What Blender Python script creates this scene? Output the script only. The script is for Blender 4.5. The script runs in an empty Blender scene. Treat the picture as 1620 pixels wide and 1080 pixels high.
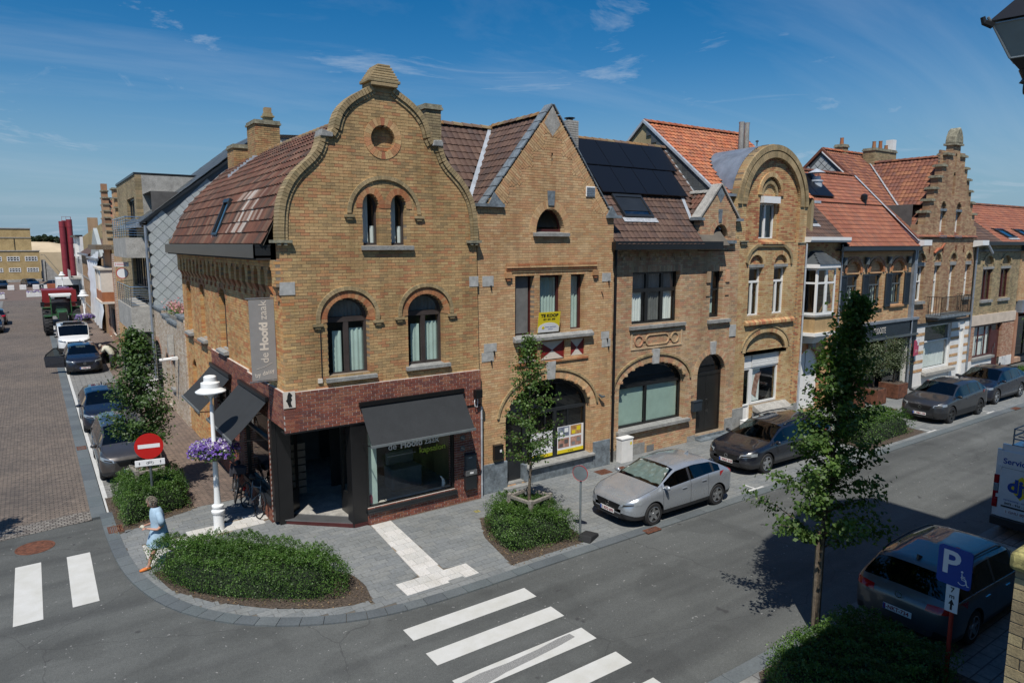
import bpy, math, random
import numpy as np
from mathutils import Vector, Matrix
random.seed(7); rng=np.random.default_rng(7)
PI=math.pi; R=math.radians
D=bpy.data; SC=bpy.context.scene; COL=SC.collection
# ------------------------------------------------------------------ camera, light, exposure
cam=D.objects.new('camera',D.cameras.new('camera')); COL.objects.link(cam); SC.camera=cam
cam.location=(0,0,7.45); cam.rotation_euler=(R(90-8.093),0,R(-34.793))
cam.data.sensor_width=36; cam.data.lens=1090/1620*36; cam.data.clip_start=.05; cam.data.clip_end=3000
SUN=Vector((.4047,.46,-1.0)).normalized()      # the way sunlight travels
W=D.worlds.new('World'); SC.world=W; W.use_nodes=True
nt=W.node_tree; nt.nodes.clear()
def N(t,k,**kw):
    n=t.nodes.new(k)
    for a,b in kw.items(): setattr(n,a,b)
    return n
def L(t,a,b): t.links.new(a,b)
wo=N(nt,'ShaderNodeOutputWorld'); wb=N(nt,'ShaderNodeBackground'); wb.inputs['Strength'].default_value=.095
sky=N(nt,'ShaderNodeTexSky'); sky.sky_type='NISHITA'; sky.sun_disc=False
sky.sun_elevation=math.asin(-SUN.z); sky.sun_rotation=math.atan2(-SUN.x,-SUN.y)
sky.altitude=0; sky.air_density=1.0; sky.dust_density=.35; sky.ozone_density=3.0
# thin cirrus, drawn over the whole sky
tc=N(nt,'ShaderNodeTexCoord'); sep=N(nt,'ShaderNodeSeparateXYZ'); L(nt,tc.outputs['Generated'],sep.inputs[0])
mz=N(nt,'ShaderNodeMath',operation='ADD'); mz.inputs[1].default_value=.12; L(nt,sep.outputs[2],mz.inputs[0])
dx=N(nt,'ShaderNodeMath',operation='DIVIDE'); dy=N(nt,'ShaderNodeMath',operation='DIVIDE')
L(nt,sep.outputs[0],dx.inputs[0]); L(nt,mz.outputs[0],dx.inputs[1]); L(nt,sep.outputs[1],dy.inputs[0]); L(nt,mz.outputs[0],dy.inputs[1])
cx_=N(nt,'ShaderNodeCombineXYZ'); L(nt,dx.outputs[0],cx_.inputs[0]); L(nt,dy.outputs[0],cx_.inputs[1])
mp=N(nt,'ShaderNodeMapping'); mp.inputs['Rotation'].default_value=(0,0,R(-50)); mp.inputs['Scale'].default_value=(.32,.95,1); mp.inputs['Location'].default_value=(1.2,2.1,0); L(nt,cx_.outputs[0],mp.inputs[0])
n1=N(nt,'ShaderNodeTexNoise'); n1.inputs['Scale'].default_value=1.1; n1.inputs['Detail'].default_value=7; n1.inputs['Roughness'].default_value=.62; n1.inputs['Distortion'].default_value=.7
L(nt,mp.outputs[0],n1.inputs['Vector'])
r1=N(nt,'ShaderNodeMapRange'); r1.inputs[1].default_value=.48; r1.inputs[2].default_value=.80; r1.inputs[4].default_value=.26; L(nt,n1.outputs[0],r1.inputs[0])
mpb=N(nt,'ShaderNodeMapping'); mpb.inputs['Scale'].default_value=(.5,.5,1); mpb.inputs['Location'].default_value=(1.7,1.3,0); L(nt,cx_.outputs[0],mpb.inputs[0])
n2=N(nt,'ShaderNodeTexNoise'); n2.inputs['Scale'].default_value=2.2; n2.inputs['Detail'].default_value=9; n2.inputs['Roughness'].default_value=.66; n2.inputs['Distortion'].default_value=1.3
L(nt,mpb.outputs[0],n2.inputs['Vector'])
r2=N(nt,'ShaderNodeMapRange'); r2.inputs[1].default_value=.575; r2.inputs[2].default_value=.80; r2.inputs[4].default_value=.75; L(nt,n2.outputs[0],r2.inputs[0])
mx_=N(nt,'ShaderNodeMath',operation='MAXIMUM'); L(nt,r1.outputs[0],mx_.inputs[0]); L(nt,r2.outputs[0],mx_.inputs[1])
hs=N(nt,'ShaderNodeHueSaturation'); hs.inputs['Saturation'].default_value=1.48; hs.inputs['Value'].default_value=.92; L(nt,sky.outputs[0],hs.inputs['Color'])
hz=N(nt,'ShaderNodeMapRange'); hz.interpolation_type='SMOOTHSTEP'; hz.inputs[1].default_value=-.02; hz.inputs[2].default_value=.26; hz.inputs[3].default_value=.88; hz.inputs[4].default_value=0; L(nt,sep.outputs[2],hz.inputs[0])
hm=N(nt,'ShaderNodeMixRGB'); L(nt,hz.outputs[0],hm.inputs[0]); L(nt,hs.outputs[0],hm.inputs[1]); hm.inputs[2].default_value=(2.1,3.7,5.3,1)
cm=N(nt,'ShaderNodeMixRGB'); L(nt,mx_.outputs[0],cm.inputs[0]); L(nt,hm.outputs[0],cm.inputs[1]); cm.inputs[2].default_value=(5.4,6.3,7.4,1)
L(nt,cm.outputs[0],wb.inputs['Color']); L(nt,wb.outputs[0],wo.inputs['Surface'])
sl=D.lights.new('sun','SUN'); sl.energy=4.8; sl.angle=R(.53); sl.color=(1,.955,.88)
so=D.objects.new('sun',sl); COL.objects.link(so); so.rotation_euler=SUN.to_track_quat('-Z','Y').to_euler(); so.location=(-20,-22,50)
vs=SC.view_settings; vs.view_transform='Standard'; vs.look='None'; vs.gamma=1; vs.exposure=0; vs.use_curve_mapping=False
cy=SC.cycles
cy.max_bounces=5; cy.diffuse_bounces=2; cy.glossy_bounces=3; cy.transparent_max_bounces=8; cy.transmission_bounces=3
cy.caustics_reflective=False; cy.caustics_refractive=False
# ------------------------------------------------------------------ materials
MT={}
def base(name):
    m=D.materials.new(name); m.use_nodes=True; t=m.node_tree; b=t.nodes['Principled BSDF']; MT[name]=m
    return m,t,b
def objco(t,scale=(1,1,1),rot=(0,0,0)):
    g=N(t,'ShaderNodeNewGeometry'); mp=N(t,'ShaderNodeMapping'); mp.inputs['Scale'].default_value=scale; mp.inputs['Rotation'].default_value=rot
    L(t,g.outputs['Position'],mp.inputs[0]); return mp.outputs[0]
def noise(t,vec,s,d=4,r=.6,lo=.3,hi=.7):
    n=N(t,'ShaderNodeTexNoise'); n.inputs['Scale'].default_value=s; n.inputs['Detail'].default_value=d; n.inputs['Roughness'].default_value=r
    if vec: L(t,vec,n.inputs['Vector'])
    q=N(t,'ShaderNodeMapRange'); q.inputs[1].default_value=lo; q.inputs[2].default_value=hi; L(t,n.outputs[0],q.inputs[0]); return q.outputs[0]
def mixc(t,f,a,b,mode='MIX'):
    n=N(t,'ShaderNodeMixRGB',blend_type=mode)
    for i,x in enumerate((f,a,b)):
        if hasattr(x,'is_linked') or hasattr(x,'links'): L(t,x,n.inputs[i])
        else: n.inputs[i].default_value=x if i==0 else (*x,1)
    return n.outputs[0]
def bump(t,b,h,dist,st=.6):
    n=N(t,'ShaderNodeBump'); n.inputs['Strength'].default_value=st; n.inputs['Distance'].default_value=dist; L(t,h,n.inputs['Height']); L(t,n.outputs[0],b.inputs['Normal'])
def plain(name,c,rough=.6,metal=0,var=.12,s=3.,bd=0,c2=None,coat=0,emit=0,fine=0):
    m,t,b=base(name); b.inputs['Roughness'].default_value=rough; b.inputs['Metallic'].default_value=metal
    if coat: b.inputs['Coat Weight'].default_value=coat; b.inputs['Coat Roughness'].default_value=.04
    v=objco(t)
    f=noise(t,v,s,5,.65)
    d=c2 or tuple(max(0,x*(1-2.2*var)) for x in c); u=c if c2 else tuple(min(1,x*(1+var)) for x in c)
    col=mixc(t,f,d,u)
    if fine: col=mixc(t,noise(t,v,fine,3,.7),tuple(.72 for _ in c),(1.1,1.1,1.1)) if 0 else mixc(t,1.0,col,mixc(t,noise(t,v,fine,3,.7),(.7,.7,.7),(1.15,1.15,1.15)),'MULTIPLY')
    L(t,col,b.inputs['Base Color'])
    if bd: bump(t,b,noise(t,v,s*9,3,.6,.2,.8),bd)
    if emit: L(t,col,b.inputs['Emission Color']); b.inputs['Emission Strength'].default_value=emit
    return m
def pieces(name,pal,rough=.85,stain=(.45,.42,.38),st=.35,ss=.7,bd=.004,hv=.0,fine=28):
    """bricks / tiles / slabs: each loose piece draws its own colour from the palette"""
    m,t,b=base(name); b.inputs['Roughness'].default_value=rough
    g=N(t,'ShaderNodeNewGeometry'); oi=N(t,'ShaderNodeObjectInfo')
    a=N(t,'ShaderNodeMath',operation='ADD'); L(t,g.outputs['Random Per Island'],a.inputs[0]); L(t,oi.outputs['Random'],a.inputs[1])
    fr=N(t,'ShaderNodeMath',operation='FRACT'); L(t,a.outputs[0],fr.inputs[0])
    cr=N(t,'ShaderNodeValToRGB'); cr.color_ramp.interpolation='CONSTANT'; el=cr.color_ramp.elements
    n=len(pal)
    for i,c in enumerate(pal):
        e=el[i] if i<2 else el.new(i/n)
        e.position=i/n; e.color=(*c,1)
    L(t,fr.outputs[0],cr.inputs[0])
    v=objco(t)
    c=mixc(t,noise(t,v,ss,6,.7,.42,.75),(1,1,1),stain) ; c=mixc(t,st*1.0,(1,1,1),c) if st<1 else c
    col=mixc(t,1.0,cr.outputs[0],c,'MULTIPLY')
    col=mixc(t,1.0,col,mixc(t,noise(t,v,fine,3,.7),(.78,.78,.78),(1.14,1.14,1.14)),'MULTIPLY')
    L(t,col,b.inputs['Base Color'])
    if name.startswith('brick'): col=mixc(t,1.0,col,mixc(t,noise(t,objco(t,(2.6,2.6,.22)),1,5,.65,.45,.72),(1.03,1.03,1.03),(.74,.72,.70)),'MULTIPLY'); L(t,col,b.inputs['Base Color'])
    if bd: bump(t,b,noise(t,v,60,3,.6,.2,.8),bd)
    return m
def flatbrick(name,pal,mortar,sc=1,rot=(0,0,0),w=.225,h=.076,rough=.85,bias=0,stain=(.6,.57,.5)):
    """brick pattern from position, for walls too far off to lay brick by brick"""
    m,t,b=base(name); b.inputs['Roughness'].default_value=rough
    g=N(t,'ShaderNodeNewGeometry'); sp=N(t,'ShaderNodeSeparateXYZ'); L(t,g.outputs['Position'],sp.inputs[0])
    a=N(t,'ShaderNodeMath',operation='ADD'); L(t,sp.outputs[0],a.inputs[0]); L(t,sp.outputs[1],a.inputs[1])
    c=N(t,'ShaderNodeCombineXYZ'); L(t,a.outputs[0],c.inputs[0]); L(t,sp.outputs[2],c.inputs[1])
    br=N(t,'ShaderNodeTexBrick'); br.inputs['Scale'].default_value=1; br.inputs['Brick Width'].default_value=w; br.inputs['Row Height'].default_value=h
    br.inputs['Mortar Size'].default_value=.008*sc; br.inputs['Bias'].default_value=bias
    br.inputs['Color1'].default_value=(*pal[0],1); br.inputs['Color2'].default_value=(*pal[1],1); br.inputs['Mortar'].default_value=(*mortar,1)
    L(t,c.outputs[0],br.inputs['Vector'])
    v=objco(t); col=mixc(t,1.0,br.outputs[0],mixc(t,noise(t,v,.8,6,.7,.4,.75),(1,1,1),stain),'MULTIPLY')
    col=mixc(t,1.0,col,mixc(t,noise(t,v,9,3,.7),(.75,.75,.75),(1.2,1.2,1.2)),'MULTIPLY')
    L(t,col,b.inputs['Base Color']); return m
YB=[(.50,.35,.17),(.44,.29,.14),(.40,.24,.11),(.47,.25,.13),(.52,.40,.22),(.35,.24,.12),(.42,.20,.11),(.48,.33,.18),(.30,.24,.13),(.51,.36,.19),(.38,.17,.09),(.45,.35,.18)]
OB=[(.52,.29,.13),(.50,.24,.10),(.46,.27,.13),(.40,.17,.08),(.54,.36,.18),(.48,.30,.14),(.44,.20,.09),(.36,.22,.10),(.53,.33,.16)]
pieces('brick_corner',[(0.540,0.344,0.159),(0.510,0.326,0.155),(0.500,0.288,0.129),(0.540,0.288,0.133),(0.560,0.381,0.181),(0.440,0.298,0.142),(0.530,0.344,0.163),(0.380,0.260,0.129),(0.550,0.363,0.172),(0.480,0.233,0.112),(0.470,0.316,0.146)],stain=(.42,.42,.33),st=.75)
pieces('brick_side',[(0.660,0.400,0.163),(0.620,0.326,0.120),(0.570,0.307,0.120),(0.640,0.446,0.198),(0.500,0.316,0.138),(0.550,0.233,0.095),(0.650,0.409,0.181),(0.660,0.363,0.155)],stain=(.5,.4,.28),st=.6)
pieces('brick_tan',[(0.630,0.409,0.215),(0.600,0.381,0.189),(0.570,0.326,0.159),(0.610,0.353,0.185),(0.660,0.456,0.249),(0.590,0.391,0.202),(0.580,0.326,0.168),(0.640,0.428,0.228),(0.510,0.335,0.181)],stain=(.55,.5,.42),st=.6)
pieces('brick_rosy',[(.58,.40,.235),(.55,.36,.20),(.52,.30,.175),(.57,.34,.20),(.60,.44,.275),(.53,.38,.22),(.54,.29,.175),(.57,.41,.25),(.42,.30,.19)],stain=(.5,.46,.4),st=.7)
pieces('brick_buff',[(.60,.43,.225),(.58,.41,.20),(.54,.34,.16),(.61,.46,.255),(.55,.39,.20),(.57,.36,.18),(.62,.45,.24),(.50,.27,.14)],stain=(.5,.46,.36),st=.65)
pieces('brick_mix',[(0.600,0.381,0.189),(0.550,0.316,0.146),(0.470,0.233,0.112),(0.580,0.270,0.129),(0.630,0.428,0.206),(0.520,0.353,0.172),(0.440,0.167,0.086),(0.600,0.391,0.189)],stain=(.5,.46,.4),st=.65)
pieces('brick_brown',[(.43,.27,.155),(.38,.21,.12),(.47,.31,.18),(.33,.19,.11),(.50,.35,.20),(.41,.27,.16)],stain=(.5,.5,.45),st=.6)
pieces('brick_olive',[(.38,.30,.17),(.33,.26,.15),(.42,.34,.19),(.28,.22,.13),(.45,.33,.19)],stain=(.5,.5,.42),st=.7)
pieces('brick_red',[(.24,.075,.045),(.20,.06,.04),(.28,.09,.055),(.17,.06,.045),(.25,.10,.06),(.30,.12,.07)],stain=(.6,.6,.6),st=.5)
pieces('brick_arch',[(.44,.18,.075),(.40,.15,.065),(.47,.22,.10),(.38,.17,.08),(.45,.25,.12)],st=.4)
pieces('brick_hood',[(.40,.30,.165),(.35,.26,.14),(.43,.32,.17),(.31,.24,.13)],stain=(.5,.5,.42),st=.7)
pieces('brick_white',[(.55,.47,.36),(.50,.40,.29),(.60,.52,.42),(.45,.34,.24),(.52,.42,.33)],st=.4)
pieces('brick_pinkish',[(.46,.27,.18),(.42,.22,.14),(.48,.31,.21),(.5,.34,.23),(.38,.19,.12)],st=.5)
plain('mortar',(.27,.215,.155),.95,s=2); plain('mortar_white',(.55,.50,.45),.95,s=4); plain('mortar_dark',(.13,.115,.095),.95,s=2)
pieces('tile_red',[(.125,.05,.030),(.14,.056,.032),(.09,.042,.028),(.165,.076,.046),(.075,.044,.031),(.13,.05,.029),(.105,.058,.038),(.17,.095,.062)],rough=.75,stain=(.38,.36,.33),st=.85,ss=1.1)
pieces('tile_pale',[(.36,.30,.26),(.28,.2,.16),(.42,.38,.34),(.2,.12,.09)],rough=.8,stain=(.5,.5,.5),st=.6)
pieces('tile_brown',[(.105,.06,.043),(.09,.052,.04),(.12,.068,.048),(.13,.078,.055),(.085,.055,.045)],rough=.75,stain=(.55,.5,.45),st=.7)
pieces('tile_orange',[(.46,.145,.06),(.40,.12,.055),(.50,.18,.08),(.36,.12,.06),(.42,.16,.075),(.32,.125,.07)],rough=.7,stain=(.55,.5,.4),st=.7,ss=.9)
pieces('tile_orange2',[(.28,.10,.055),(.25,.085,.05),(.32,.12,.065),(.235,.095,.06)],rough=.7,stain=(.65,.55,.45),st=.5)
pieces('tile_rust',[(.23,.085,.05),(.19,.07,.042),(.26,.10,.055),(.17,.07,.05),(.29,.12,.06)],rough=.8,stain=(.5,.45,.4),st=.7)
pieces('tile_ridge',[(.24,.15,.08),(.30,.17,.07),(.20,.13,.09),(.27,.2,.11)],st=.7,stain=(.5,.45,.35))
pieces('slate_grey',[(.40,.43,.42),(.375,.40,.40),(.43,.455,.45),(.39,.42,.41)],rough=.6,st=.3)
pieces('slate_dark',[(.085,.095,.10),(.07,.08,.085),(.10,.11,.11)],rough=.5,st=.4)
pieces('slab',[(.208,.219,.218),(.188,.20,.202),(.225,.235,.232),(.197,.209,.212),(.218,.226,.22)],rough=.75,stain=(.68,.68,.66),st=.8,ss=.8,bd=.002,fine=14)
pieces('slab_white',[(.60,.585,.55),(.56,.55,.52),(.63,.61,.575)],rough=.8,stain=(.7,.68,.62),st=.7,ss=1.5)
pieces('kerb_stone',[(.125,.145,.15),(.115,.13,.138),(.138,.155,.16)],rough=.6,stain=(.7,.7,.7),st=.8,ss=1)
pieces('paver_brown',[(.20,.145,.115),(.16,.12,.1),(.24,.165,.125),(.185,.15,.13),(.15,.105,.085),(.23,.185,.15)],rough=.85,stain=(.6,.6,.6),st=.6,ss=.5)
pieces('stair_tread',[(.25,.27,.28),(.23,.25,.26)],rough=.5,st=.4)
plain('stone_blue',(.20,.235,.26),.5,s=5,var=.25,fine=25); plain('stone_sill',(.31,.31,.295),.7,s=5,var=.15,fine=30,bd=.003)
plain('stone_moss',(.30,.28,.20),.9,s=6,var=.3,fine=30,bd=.006); plain('concrete',(.40,.385,.35),.8,s=3,var=.15,fine=20)
plain('stone_light',(.44,.44,.42),.7,s=6,var=.15)
plain('zinc',(.33,.37,.42),.42,.55,s=2,var=.15); plain('zinc_pale',(.52,.56,.60),.45,.3,s=3,var=.12); plain('lead',(.5,.52,.54),.5,.2,s=8,var=.2)
plain('anthracite',(.022,.025,.028),.35,s=2,var=.1); plain('black_metal',(.010,.010,.011),.35,0,s=3); plain('black_matt',(.012,.012,.013),.8)
plain('frame_brown',(.060,.048,.045),.45); plain('frame_oxblood',(.075,.018,.018),.4); plain('frame_white',(.80,.80,.78),.35,var=.03); plain('frame_black',(.014,.014,.014),.35)
plain('paint_white',(.76,.75,.72),.5,var=.06,s=2); plain('paint_cream',(.66,.60,.52),.7,var=.06); plain('cream_render',(.62,.52,.42),.8,var=.08,s=2)
plain('curtain_green',(.50,.62,.58),.9,var=.08,s=1.5); plain('curtain_white',(.82,.84,.82),.9,var=.06); plain('curtain_grey',(.22,.22,.22),.9); plain('blind_grey',(.155,.155,.15),.8)
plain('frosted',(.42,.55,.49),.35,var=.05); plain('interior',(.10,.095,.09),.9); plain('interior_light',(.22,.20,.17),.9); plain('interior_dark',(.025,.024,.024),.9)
plain('awning',(.026,.029,.032),.85,var=.08,s=3,fine=60); plain('wood',(.19,.145,.10),.85,var=.25,s=12,bd=.004); plain('wood_grey',(.26,.235,.20),.9,var=.25,s=14,bd=.004)
plain('corten',(.17,.065,.035),.85,var=.3,s=5,fine=30); plain('rust',(.16,.06,.032),.85,var=.3,s=12,fine=60); plain('white_gloss',(.82,.83,.82),.25,var=.02)
plain('soil',(.115,.085,.062),.95,var=.4,s=20,fine=80,bd=.02); plain('bark',(.16,.125,.09),.9,var=.3,s=18,bd=.01); plain('twig',(.09,.065,.045),.9)
plain('road_paint',(.60,.60,.575),.6,var=.06,s=3,fine=50); plain('yellow_paint',(.75,.60,.02),.5,var=.02); plain('red_paint',(.48,.012,.010),.3,var=.03); plain('blue_paint',(.004,.05,.30),.55,var=.03)
plain('sign_white',(.78,.78,.78),.35,var=.02); plain('sign_black',(.015,.015,.015),.5); plain('steel',(.38,.39,.40),.35,.8,var=.08); plain('galv',(.24,.27,.28),.5,.5,var=.1); plain('pole_grey',(.10,.12,.13),.45,.2)
plain('grey_banner',(.27,.265,.26),.8,var=.05); plain('lime_paint',(.45,.6,.05),.5); plain('rubber',(.018,.018,.019),.8); plain('rim',(.5,.51,.52),.28,.85,var=.05); plain('rim_dark',(.10,.10,.10),.3,.8)
plain('foil',(.75,.78,.76),.3,.45,var=.1,s=9); plain('chrome',(.7,.71,.73),.12,1,var=.02); plain('plastic_black',(.02,.02,.021),.5); plain('red_lens',(.35,.006,.010),.12,var=.02,coat=.5); plain('lens_clear',(.33,.36,.38),.08,.35,var=.1,s=20,coat=1)
plain('plate_white',(.72,.72,.70),.4,var=.02); plain('plate_red',(.28,.02,.02),.4); plain('skin',(.50,.27,.19),.5,var=.06,s=6); plain('hair_grey',(.40,.35,.28),.7,var=.3,s=40,bd=.01)
plain('cloth_blue',(.36,.50,.62),.85,var=.1,s=6); plain('cloth_cream',(.58,.55,.44),.85); plain('cloth_dark',(.03,.03,.04),.85); plain('orange_shoe',(.62,.17,.03),.6)
plain('tractor_green',(.035,.11,.04),.3,var=.08,coat=.5); plain('trailer_red',(.22,.018,.018),.4,var=.1); plain('silo_red',(.26,.035,.045),.4,var=.1); plain('shutter',(.022,.032,.042),.55)
plain('cloth_pink',(.50,.07,.13),.6); plain('red_awning',(.22,.02,.025),.8); plain('sand',(.58,.46,.30),.95,var=.12,s=.15); plain('sheet_white',(.78,.80,.82),.6,var=.05,s=1.5)
plain('lichen',(.36,.32,.12),.9,var=.35,s=10,fine=40,bd=.004); plain('photo_amber',(.60,.36,.14),.4,c2=(.3,.14,.05),s=9); plain('photo_blue',(.30,.34,.42),.4,c2=(.08,.09,.14),s=9); plain('photo_rose',(.55,.33,.26),.4,c2=(.20,.07,.04),s=7)
plain('purple_paint',(.09,.07,.22),.5)
def carpaint(name,c,metal=.6,rough=.32):
    m,t,b=base(name); b.inputs['Metallic'].default_value=metal; b.inputs['Roughness'].default_value=rough
    b.inputs['Coat Weight'].default_value=1; b.inputs['Coat Roughness'].default_value=.03
    v=objco(t); L(t,mixc(t,noise(t,v,2.5,5,.7,.35,.75),c,tuple(x*.86+.008 for x in c)),b.inputs['Base Color'])
    q=noise(t,v,6,4,.7,.3,.8); rr=N(t,'ShaderNodeMapRange'); rr.inputs[3].default_value=rough; rr.inputs[4].default_value=rough+.12; L(t,q,rr.inputs[0]); L(t,rr.outputs[0],b.inputs['Roughness'])
carpaint('paint_silver',(.42,.45,.48),.55,.25); carpaint('paint_black_blue',(.006,.008,.015),.0,.25); carpaint('paint_grey',(.045,.048,.055),.5,.3); carpaint('paint_navy',(.010,.014,.030),.4,.25)
carpaint('paint_steel',(.10,.105,.11),.5,.35); carpaint('paint_brown',(.085,.078,.076),.6,.3); carpaint('paint_van',(.72,.73,.73),0,.35); carpaint('paint_blue',(.007,.013,.030),.4,.25)
def glassmat(name,tint,ior=1.5,refl=(1,1,1)):
    m,t,b=base(name); t.nodes.remove(b); o=t.nodes['Material Output']
    tr=N(t,'ShaderNodeBsdfTransparent'); tr.inputs[0].default_value=(*tint,1); gl=N(t,'ShaderNodeBsdfGlossy'); gl.inputs['Roughness'].default_value=.015; gl.inputs[0].default_value=(*refl,1)
    lw=N(t,'ShaderNodeLayerWeight'); lw.inputs[0].default_value=.5; pw=N(t,'ShaderNodeMath',operation='POWER'); pw.inputs[1].default_value=4.0; L(t,lw.outputs['Facing'],pw.inputs[0])
    fr=N(t,'ShaderNodeMapRange'); fr.inputs[3].default_value=((ior-1)/(ior+1))**2; fr.inputs[4].default_value=1.0; L(t,pw.outputs[0],fr.inputs[0]); mx=N(t,'ShaderNodeMixShader')
    L(t,fr.outputs[0],mx.inputs[0]); L(t,tr.outputs[0],mx.inputs[1]); L(t,gl.outputs[0],mx.inputs[2]); L(t,mx.outputs[0],o.inputs[0])
glassmat('glass',(.93,.97,.95),1.6); glassmat('glass_car',(.22,.27,.28),1.7); glassmat('glass_wind',(.52,.60,.58),1.6); glassmat('glass_roof',(.3,.35,.4),2.6)
def leafmat(name,cols,tr=.35,rough=.5):
    m,t,b=base(name); o=t.nodes['Material Output']
    g=N(t,'ShaderNodeNewGeometry'); cr=N(t,'ShaderNodeValToRGB'); el=cr.color_ramp.elements
    for i,c in enumerate(cols):
        e=el[i] if i<2 else el.new(.5)
        e.position=i/(len(cols)-1); e.color=(*c,1)
    L(t,g.outputs['Random Per Island'],cr.inputs[0])
    col=mixc(t,1.0,cr.outputs[0],mixc(t,noise(t,objco(t),1.6,3,.6,.35,.7),(.62,.66,.6),(1.25,1.2,1.1)),'MULTIPLY')
    L(t,col,b.inputs['Base Color']); b.inputs['Roughness'].default_value=rough
    tl=N(t,'ShaderNodeBsdfTranslucent'); L(t,mixc(t,1.0,col,(1.3,1.5,.5),'MULTIPLY'),tl.inputs[0])
    mx=N(t,'ShaderNodeMixShader'); mx.inputs[0].default_value=tr; L(t,b.outputs[0],mx.inputs[1]); L(t,tl.outputs[0],mx.inputs[2]); L(t,mx.outputs[0],o.inputs[0])
leafmat('leaf_tree',[(.06,.115,.028),(.095,.175,.042),(.14,.225,.065)],.42); leafmat('leaf_tree_dark',[(.04,.085,.024),(.065,.13,.034),(.10,.17,.05)]); leafmat('leaf_hedge',[(.046,.105,.020),(.075,.16,.030),(.12,.215,.045)],.3)
leafmat('leaf_olive',[(.07,.10,.05),(.10,.13,.07),(.14,.17,.10)]); leafmat('leaf_far',[(.015,.03,.012),(.025,.045,.02),(.035,.06,.025)]); leafmat('leaf_ivy',[(.05,.08,.02),(.07,.11,.03),(.10,.13,.04)])
leafmat('petal_purple',[(.12,.055,.42),(.20,.10,.50),(.30,.20,.60)],.25); leafmat('petal_white',[(.7,.68,.78),(.6,.55,.75),(.8,.8,.82)],.25); leafmat('petal_pink',[(.5,.2,.25),(.6,.35,.35),(.4,.12,.2)],.25)
leafmat('leaf_dead',[(.14,.09,.05),(.22,.14,.08),(.34,.27,.18)],.1)
# asphalt with patches, tyre polish and small stones
m,t,b=base('asphalt'); v=objco(t); b.inputs['Roughness'].default_value=.85
c=mixc(t,noise(t,v,.28,6,.65,.35,.7),(.080,.084,.080),(.115,.120,.114)); c=mixc(t,1.0,c,mixc(t,noise(t,objco(t,(.12,1.6,1)),1,3,.5,.3,.7),(.80,.80,.80),(1.16,1.16,1.16)),'MULTIPLY')
c=mixc(t,1.0,c,mixc(t,noise(t,v,70,2,.8),(.60,.60,.60),(1.38,1.38,1.38)),'MULTIPLY'); c=mixc(t,noise(t,v,9,2,.5,.74,.8),c,(.16,.16,.155)); c=mixc(t,noise(t,objco(t,(.5,.5,1)),1.3,2,.4,.56,.60),c,mixc(t,1.0,c,(.86,.86,.86),'MULTIPLY'))
vo=N(t,'ShaderNodeTexVoronoi'); vo.feature='DISTANCE_TO_EDGE'; vo.inputs['Scale'].default_value=.28; nn_=N(t,'ShaderNodeTexNoise'); nn_.inputs['Scale'].default_value=1.5; nn_.inputs['Detail'].default_value=6; L(t,v,nn_.inputs['Vector']); va=N(t,'ShaderNodeMixRGB'); va.inputs[0].default_value=.28; L(t,v,va.inputs[1]); L(t,nn_.outputs['Color'],va.inputs[2]); L(t,va.outputs[0],vo.inputs['Vector'])
c=mixc(t,noise(t,v,22,3,.7,.3,.7),mixc(t,1.0,c,(.86,.86,.86),'MULTIPLY'),mixc(t,1.0,c,(1.12,1.12,1.12),'MULTIPLY')); c=mixc(t,noise(t,v,13,2,.4,.735,.75),c,(.24,.24,.23)); c=mixc(t,noise(t,objco(t,(.05,1.1,1)),.9,2,.5,.52,.62),c,mixc(t,1.0,c,(.84,.84,.85),'MULTIPLY')); c=mixc(t,noise(t,v,2.2,3,.5,.70,.74),c,(.045,.045,.045))
ck=N(t,'ShaderNodeMapRange'); ck.inputs[1].default_value=.0; ck.inputs[2].default_value=.0025; ck.inputs[3].default_value=.55; ck.inputs[4].default_value=0; L(t,vo.outputs['Distance'],ck.inputs[0]); c=mixc(t,ck.outputs[0],c,(.03,.03,.03)); L(t,c,b.inputs['Base Color']); bump(t,b,noise(t,v,90,3,.7,.2,.8),.004)
# worn white paint with scuffs and tar
m,t,b=base('worn_paint'); v=objco(t); b.inputs['Roughness'].default_value=.7
c=mixc(t,noise(t,v,6,6,.8,.66,.78),(.60,.60,.575),(.2,.2,.2)); c=mixc(t,noise(t,v,90,3,.7,.2,.6),tuple(x*.85 for x in (.6,.6,.58)),c); c=mixc(t,noise(t,v,2,4,.6,.3,.7),c,mixc(t,1.0,c,(.85,.84,.8),'MULTIPLY')); L(t,c,b.inputs['Base Color'])
m,t,b=base('scraped_paint'); v=objco(t); b.inputs['Roughness'].default_value=.8
c=mixc(t,noise(t,v,120,2,.8,.45,.6),(.10,.10,.10),(.42,.42,.40)); L(t,c,b.inputs['Base Color'])
def cobbles(name,a,c2,w,h,mortar,rot=0,ms=.012):
    m,t,b=base(name); b.inputs['Roughness'].default_value=.8; v=objco(t,(1,1,1),(0,0,rot))
    br=N(t,'ShaderNodeTexBrick'); br.inputs['Scale'].default_value=1; br.inputs['Brick Width'].default_value=w; br.inputs['Row Height'].default_value=h; br.inputs['Mortar Size'].default_value=ms
    br.inputs['Color1'].default_value=(*a,1); br.inputs['Color2'].default_value=(*c2,1); br.inputs['Mortar'].default_value=(*mortar,1); L(t,v,br.inputs['Vector'])
    u=objco(t); col=mixc(t,1.0,br.outputs[0],mixc(t,noise(t,u,.35,6,.7,.3,.7),(.7,.7,.72),(1.2,1.15,1.1)),'MULTIPLY'); col=mixc(t,1.0,col,mixc(t,noise(t,u,5,4,.8,.25,.75),(.6,.58,.58),(1.4,1.36,1.3)),'MULTIPLY')
    L(t,col,b.inputs['Base Color']); bump(t,b,br.outputs['Fac'],-.008,1)
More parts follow.
